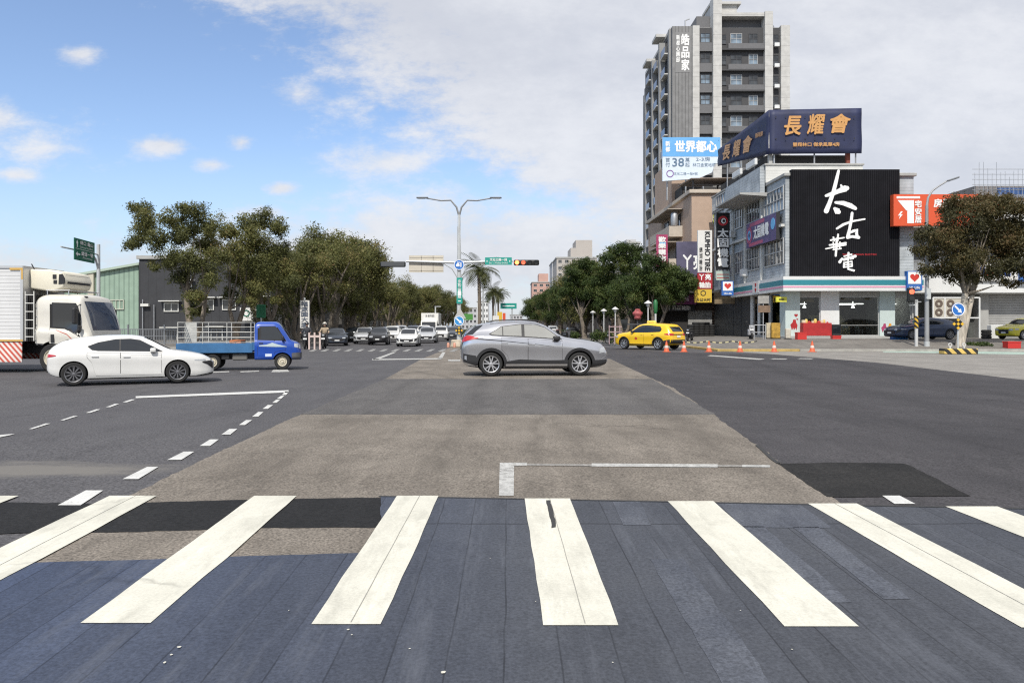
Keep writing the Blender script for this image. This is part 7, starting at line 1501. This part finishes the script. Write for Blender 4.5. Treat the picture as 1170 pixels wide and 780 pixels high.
# right lamp post, signal post, arrow sign
RY = 48; rx = W(1059, 0, RY).x; DPOLE = M('dull grey lamp pole', (.30, .305, .31), .5, .2, var=.1, scale=2); rl = empty('street_lamp', (rx, RY, .30), 'grey lamp post with a single curved arm left of the street tree', 'street lamp')
zt = W(0, 235, RY).z - .3; zh = W(0, 207, RY).z - .3; xe = W(1082, 0, RY).x - rx
MB().tube([(0, 0, 0), (0, 0, .5), (0, 0, zt)], [.16, .14, .09], 12).build('pole', DPOLE, rl, sm=60); MB().lathe([(.26, 0), (.26, .05), (.17, .08), (.17, .4)], 12).build('base_flange', PAINTG, rl, sm=40)
MB().tube([(0, 0, zt), (.08, 0, zt + .5), (.35, 0, zt + .95), (xe * .55, 0, zh - .35), (xe, 0, zh)], [.08, .07, .06, .05, .05], 8).build('lamp_arm', DPOLE, rl, sm=60)
lh = MB().box((xe + .35, 0, zh + .12), (.8, .28, .10), 0, Matrix.Rotation(R(-18), 3, 'Y')).build('lamp_head', M('lamp housing', (.16, .17, .18), .5), rl, bevel=.03); MB().box((xe + .38, 0, zh + .06), (.5, .2, .02), 0, Matrix.Rotation(R(-18), 3, 'Y')).build('lamp_glass', LAMP, lh)
MB().box((-.0, -.14, 3.4), (.28, .2, .7)).build('control_box', PAINTG, rl, bevel=.02)
sx = W(1047, 0, RY).x; sp_ = empty('signal_post', (sx, RY, .30), 'white signal post with black and yellow stripes beside the lamp post', 'post'); zz = W(0, 342, RY).z - .3
WPOLE = M('white pole paint', (.50, .50, .49), .5)
MB().tube([(0, 0, 0), (0, 0, zz)], .10, 10).build('pole', WPOLE, sp_, sm=60); st_ = MB()
YBS = banded('yellow and black diagonal bands', (.60, .36, .03), (.015, .015, .015), 'Z', .30, .5, .5, 0, 0, .1, diag='X')
MB().lathe([(.115, W(0, 375, RY).z - .3), (.115, W(0, 361, RY).z - .3)], 14).build('striped_sleeve', YBS, sp_, sm=60); MB().tube([(0, 0, zz - .35), (-.45, 0, zz - .35)], .04, 6).tube([(0, 0, zz - .15), (.3, 0, zz - .15)], .04, 6).build('bracket', WPOLE, sp_); MB().lathe([(.25, 0), (.25, .06), (.11, .08), (.11, .16)], 12).build('base_flange', WPOLE, sp_)
ts = empty('traffic_signal', (sx - .40, RY - .1, W(0, 337, RY).z), 'pedestrian signal showing red on the striped post', 'traffic light')
MB().box((0, 0, 0), (.42, .22, .9)).build('housing', BLKH, ts, bevel=.04, seg=2); MB().lathe([(0, 0), (.16, 0), (.16, .03), (0, .035)], 20, Matrix.Translation((0, -.112, .2)) @ Matrix.Rotation(math.pi/2, 4, 'X')).build('lens', REDL2, ts); MB().lathe([(0, 0), (.16, 0), (.16, .03), (0, .035)], 20, Matrix.Translation((0, -.112, -.22)) @ Matrix.Rotation(math.pi/2, 4, 'X')).build('lens', OFFL, ts)
IY = 41; ix = W(1094.5, 0, IY).x
ip = empty('sign_post', (ix, IY, .3), 'grey post with round arrow sign on the striped traffic island', 'post'); MB().tube([(0, 0, 0), (0, 0, 2.6)], .045, 8).build('pole', PAINTG, ip, sm=60)
disc_sign('keep_right_sign', 'dark blue round arrow sign pointing down right above the striped island', W(1095, 353.5, IY - .08), .36, ARROWB, [arrow(0, 0, .52, R(-45), .09, .24, .2)], (WLET,)); checker('yellow and black diamond hazard marker above the striped island', W(1094.5, 370, IY - .08), .46)
isl = MB().bx(ix - .85, ix + .95, IY - .25, IY + .35, .155, .46).build('traffic_island', banded('black and yellow island stripes', (.62, .44, .12), (.02, .02, .02), 'X', .52, .5, .7, 0, 0, .2, diag='Z'), bevel=.04); tag(isl, 'low concrete island block with slanted black and yellow stripes', 'traffic island')
for dx in (-.45, .3):
    o = empty('bollard_lamp', (ix + dx, IY - .05, .46), 'small white ringed reflector standing on the %s side of the striped island' % ('sign post' if dx > 0 else 'left'), 'reflector'); MB().lathe([(.05, 0), (.05, .12), (.0, .13)], 10).build('stem', WPOLE, o); MB().lathe([(.06, 0), (.11, .0), (.11, .04), (.06, .04), (.06, 0)], 16, Matrix.Translation((0, .02, .2)) @ Matrix.Rotation(math.pi/2, 4, 'X')).build('ring', WPOLE, o, sm=40)
o = MB(); o.bx(-.40, .40, -.2, .2, 0, .03); 
# cones
CO = M('orange cone plastic', (.55, .10, .035), .6, var=.1, scale=6); WB2 = M('white reflective band', (.60, .50, .44), .5)
def cone(x, y, z, label, s=1):
    root = empty('traffic_cone', (x, y, z), label, 'traffic cone', 'orange cones along the yellow kerb'); MB().lathe([(.20, .03), (.17, .05), (.045, .66), (.035, .70), (0, .70)], 20).build('cone', CO, root, sm=50); MB().box((0, 0, .015), (.44, .44, .03)).build('foot', CO, root, bevel=.01); MB().lathe([(.128, .26), (.133, .26), (.100, .42), (.095, .42)], 20).build('band', WB2, root, sm=60); root.scale = (s,) * 3; root.rotation_euler = (0, 0, x); return root
for u, lb in ((761.5, 'orange cone half hidden under the taxi'), (781.5, 'orange cone at the rear bumper of the taxi'), (810, 'orange cone in front of the tyre stacks'), (845.5, 'orange cone in front of the roller shutter'), (884.5, 'orange cone in front of the store entrance'), (928, 'orange cone in front of the red table')):
    cone(W(u, 0, 44.6).x, 44.6, .155, lb, .92)
tp = empty('barrier_tape', (0, 47.5, .3), 'sagging black and yellow tape strung in front of the shutters', 'tape'); pts = []
for i in range(41): t = i / 40; u = 780 + t * 85; pts.append((W(u, 0, 47.5).x, 0, .75 - .10 * abs(math.sin(t * math.pi * 3)) - .35))
b = MB()
for a_, c_ in zip(pts, pts[1:]): b.add([a_, c_, (c_[0], 0, c_[2] + .07), (a_[0], 0, a_[2] + .07)], [(0, 1, 2, 3)])
b.build('tape_ribbon', banded('tape stripes', (.5, .45, .25), (.03, .03, .03), 'X', .4, .5, .6, 0, 0, .1), tp)
# crates, planters and small things on the forecourt
def crate(x, y, z, label, col, sx=.55, sy=.4, sz=.32, name='crate', group=None):
    root = empty(name, (x, y, z), label, 'crate', group); b = MB(); t = .03
    b.bx(-sx/2, sx/2, -sy/2, -sy/2 + t, 0, sz); b.bx(-sx/2, sx/2, sy/2 - t, sy/2, 0, sz); b.bx(-sx/2, -sx/2 + t, -sy/2 + t, sy/2 - t, 0, sz); b.bx(sx/2 - t, sx/2, -sy/2 + t, sy/2 - t, 0, sz); b.bx(-sx/2 + t, sx/2 - t, -sy/2 + t, sy/2 - t, 0, t); b.build('walls', col, root); MB().bx(-sx/2 - .02, sx/2 + .02, -sy/2 - .02, -sy/2 - .001, sz - .07, sz).bx(-sx/2 - .02, sx/2 + .02, sy/2 + .001, sy/2 + .02, sz - .07, sz).build('lip', col, root); return root
RC = M('red crate plastic', (.50, .03, .025), .5); BC = M('blue crate plastic', (.03, .16, .42), .5)
crate(W(915, 0, 52.5).x, 52.5, .75, 'red plastic crate standing left of the red table', RC, .62, .5, .5); crate(W(955, 0, 54.5).x, 54.5, .75, 'low red crate on the forecourt beside the black cabinet', RC, .6, .4, .25); crate(W(1027, 0, 53).x, 53, .75, 'blue crate on the ground beside the dark blue car', BC, 1.0, .5, .35); crate(W(1156, 0, 47).x, 47, .31, 'red crate on the pavement in front of the lime suv', RC, .8, .5, .42)
o = MB().box((0, 0, .5), (.9, .5, 1.0)).build('white_cabinet', WHITEP, bevel=.03); o.location = (W(1137, 0, 56).x, 56, .755); tag(o, 'white cabinet between the tyres and the lime suv', 'cabinet')
for k in range(3): o = MB().lathe([(.16, 0), (.27, -.01), (.33, .04), (.335, .17), (.27, .215), (.16, .205), (.16, 0)], 20).build('stacked_tyre', RUB, sm=40); o.location = (W(1127, 0, 55.5).x, 55.5, .76 + k * .216); tag(o, 'black tyre in the low stack beside the white cabinet, %s' % ('lowest', 'middle one', 'topmost')[k], 'tyre')
rl_ = empty('railing', (W(862, 0, 52).x, 52, .74), 'steel tube railing at the store entrance ramp', 'railing'); b = MB()
for x in (0, .75): b.tube([(x, 0, 0), (x, 0, 1.0)], .03, 6)
b.tube([(0, 0, 1.0), (.75, 0, 1.0), (.75, 1.6, 1.0)], .03, 6).tube([(0, 0, .5), (.75, 0, .5)], .025, 6); b.build('tubes', STEEL, rl_)
nb = empty('notice_stand', (W(872, 0, 54).x, 54, .74), 'tall stand with small notice boards before the store entrance', 'stand'); MB().tube([(0, 0, 0), (0, 0, 3.0)], .04, 6).build('pole', STEEL, nb); MB().box((0, -.05, 2.8), (.75, .04, .55)).build('board', M('grey notice board', (.30, .29, .27), .6, var=.3, scale=4), nb); MB().box((.05, -.05, 2.15), (.85, .05, .5)).build('board', M('brown notice board', (.18, .12, .08), .6, var=.3, scale=4), nb)
for i, (u, Y, lb, m_) in enumerate([(886, 55.2, 'orange and yellow display stand at the store entrance', M('amber display', (.42, .25, .04), .6, var=.5, scale=4)), (879, 55.6, 'cream poster stand beside the amber display', M('cream display', (.5, .44, .32), .6, var=.3, scale=4)), (900, 54.4, 'small cream litter stand with red mark near the corner pier', M('cream stand', (.52, .48, .40), .6, var=.2, scale=5))]):
    r_ = empty('display_stand', (W(u, 0, Y).x, Y, .75), lb, 'display stand'); MB().box((0, 0, .6 if i < 2 else .4), (.62 - .14 * i, .3, 1.1 if i < 2 else .7)).build('panel', m_, r_, bevel=.03); MB().box((0, 0, .03), (.66 - .12 * i, .42, .05)).build('foot', PLAST, r_)
# park lamps under the right trees
for u, vt, vb, Y, lb in ((677.5, 356, 384, 84, 'white park lamp farthest from the taxi, under the trees'), (690, 354, 387, 74, 'white park lamp in the middle of the three under the trees'), (703, 352, 388, 68, 'grey park lamp beside the red and white barrier sign'), (740.5, 345, 382, 60, 'white park lamp behind the taxi roof')):
    x = W(u, 0, Y).x; h_ = W(0, vt, Y).z - .29; r_ = empty('park_lamp', (x, Y, .29), lb, 'lamp', 'park lamps'); MB().tube([(0, 0, 0), (0, 0, h_ - .4)], [.06, .05], 8).build('pole', WPOLE, r_, sm=60)
    MB().lathe([(.06, h_ - .40), (.12, h_ - .32), (.14, h_ - .15), (.10, h_ - .1)], 12).build('lamp_glass', M('milky lamp glass', (.55, .55, .52), .3), r_, sm=50); MB().lathe([(.32, h_ - .12), (.28, h_ - .05), (.10, h_ + .08), (0, h_ + .14)], 16).build('lamp_hood', WPOLE, r_, sm=50)
x = W(749, 0, 61).x; r_ = empty('green_sign_post', (x, 61, .29), 'white post with a green tapered marker behind the taxi', 'post'); MB().tube([(0, 0, 0), (0, 0, 2.6)], .08, 8).build('pole', WPOLE, r_); MB().lathe([(.05, 2.3), (.16, 2.6), (.18, 3.3), (.08, 3.5), (0, 3.52)], 12).build('marker', M('leaf green plastic', (.02, .13, .04), .5), r_, sm=50)
x = W(703, 0, 58).x; r_ = empty('barrier_sign', (x, 58, .29), 'small red and white lattice barrier sign on the pavement at the taxi nose', 'barrier'); b = MB(); PKW = M('faded pink barrier', (.32, .23, .23), .6, var=.3, scale=5)
for z in (.5, .9, 1.3): b.bx(-.5, .5, -.02, .02, z, z + .08)
for xx in (-.5, -.1, .3): b.bx(xx, xx + .07, -.045, -.021, 0, 1.45)
b.build('lattice', PKW, r_)
rp = empty('red_lantern_sculpture', (W(728.5, 0, 68).x, 68, .29), 'round red and pink ornament on a stand under the green trees', 'ornament'); b = MB().lathe([(0, 1.95), (.2, 1.98), (.34, 2.12), (.30, 2.25), (.44, 2.4), (.46, 2.6), (.30, 2.72), (.2, 2.9), (0, 2.95)], 12); b.build('ball', M('pink red ornament', (.34, .08, .08), .6, var=.6, scale=3), rp, sm=60); MB().tube([(0, 0, 0), (0, 0, 1.95)], .06, 6).build('stand', DKF, rp); MB().bx(-.9, .9, -.05, .05, 1.5, 1.62).build('crossbar', DKF, rp)
# left kerb side things
bx_ = empty('white_barrier', (W(359.5, 0, 49.5).x, 49.5, .155), 'pale pink and white pedestrian barrier between the two scooters', 'barrier'); b = MB()
for xx in (-.35, .0, .35): b.bx(xx - .05, xx + .05, -.05, .05, 0, 1.1)
b.bx(-.4, .4, -.04, .04, .78, .92); b.build('frame', M('pale pink paint', (.55, .44, .40), .6), bx_)
c = W(348, 359, 62); sign('vertical_sign', 'white vertical sign with dark characters beside the paperbark trunks', c, .75, 32 * 62 / FP, FRONT, CRM, [('vtext', '福源園大廈', 0, 0, .52, 2.1, 0, .02)], mats=(M('slate lettering', (.10, .12, .16), .5),), thick=.2)
x = W(348, 0, 62.3).x; o = MB().tube([(x, 62.3, .29), (x, 62.3, 4)], .08, 8).build('sign_pole', PAINTG); tag(o, 'thin grey pole behind the white vertical sign', 'pole')
x = W(298.5, 0, 57).x; r_ = empty('green_sign_post', (x, 57, .29), 'green sign on a white post seen above the pickup cab', 'post'); MB().tube([(0, 0, 0), (0, 0, 2.0)], .06, 8).build('pole', WPOLE, r_); MB().box((0, -.03, 2.5), (.7, .06, 1.0)).build('sign_plate', M('grass green sign face', (.02, .16, .07), .5), r_, bevel=.02)
c = W(281.5, 359, 76); sign('round_logo_sign', 'cream sign board with green ring on the charcoal building', c, 1.3, 1.3, FRONT, CRM, [('ring', 0, .1, .35, .12, 0)], mats=(GREEN,), thick=.15)
# far street: small lamps, gantry and signs
for u, vt, Y, lb in ((552, 322, 90, 'slim pale lamp post on the median behind the nearest palm'), (566, 340, 130, 'thin lamp post on the median near the far palms'), (497.5, 352, 95, 'thin lamp post among the left trees above the box truck')):
    x = W(u, 0, Y).x; h_ = W(0, vt, Y).z; r_ = empty('lamp_post', (x, Y, .2), lb, 'lamp post'); MB().tube([(0, 0, 0), (0, 0, h_)], [.12, .08], 8).build('pole', PAINTG, r_); MB().box((.3, 0, h_), (.8, .2, .1)).build('lamp_head', STEEL, r_, bevel=.02)
c = W(581, 349.5, 150); sign('overhead_sign', 'green overhead direction sign far down the street', c, 3.2, 1.1, FRONT, TEALS, [('rect', 0, 0, 2.4, .2, 0)], mats=(WLET,), thick=.1); x = W(585, 0, 150.2).x; o = MB().tube([(x, 150.2, .1), (x, 150.2, 6.2)], .12, 8).build('gantry_pole', PAINTG); tag(o, 'grey pole carrying the far green overhead sign', 'pole')
for u, v, Y, wd, hd, m_, lb in ((571, 365, 140, .9, 2.8, YELS, 'yellow sign board far down the median'), (566.5, 367, 110, .9, 1.6, CRM, 'white sign board far down the median'), (535, 362, 75, .9, .6, M('fresh green board', (.06, .22, .04), .5), 'fresh green board behind the blue arrow sign on the median'), (576, 363, 135, .5, 1.7, ORANGE, 'small orange sign board far down the median')):
    c = W(u, v, Y); o = sign('median_sign', lb, c, wd, hd, FRONT, m_, [], thick=.1)
    o2 = MB().tube([(c.x, Y + .15, .3), (c.x, Y + .15, c.z)], .05, 6).build('pole', PAINTG, o)
for i, (u, Y) in enumerate([(534, 66), (540, 72), (537, 84), (544, 95)]): shrub(W(u, 0, Y).x, Y, .37, .9, 1.1, 'low green shrub on the median, %s behind the mast' % ('first', 'second', 'third', 'fourth')[i], 900, 400 + i)
r3 = random.Random(9)
b = []
bpy.context.view_layer.update()
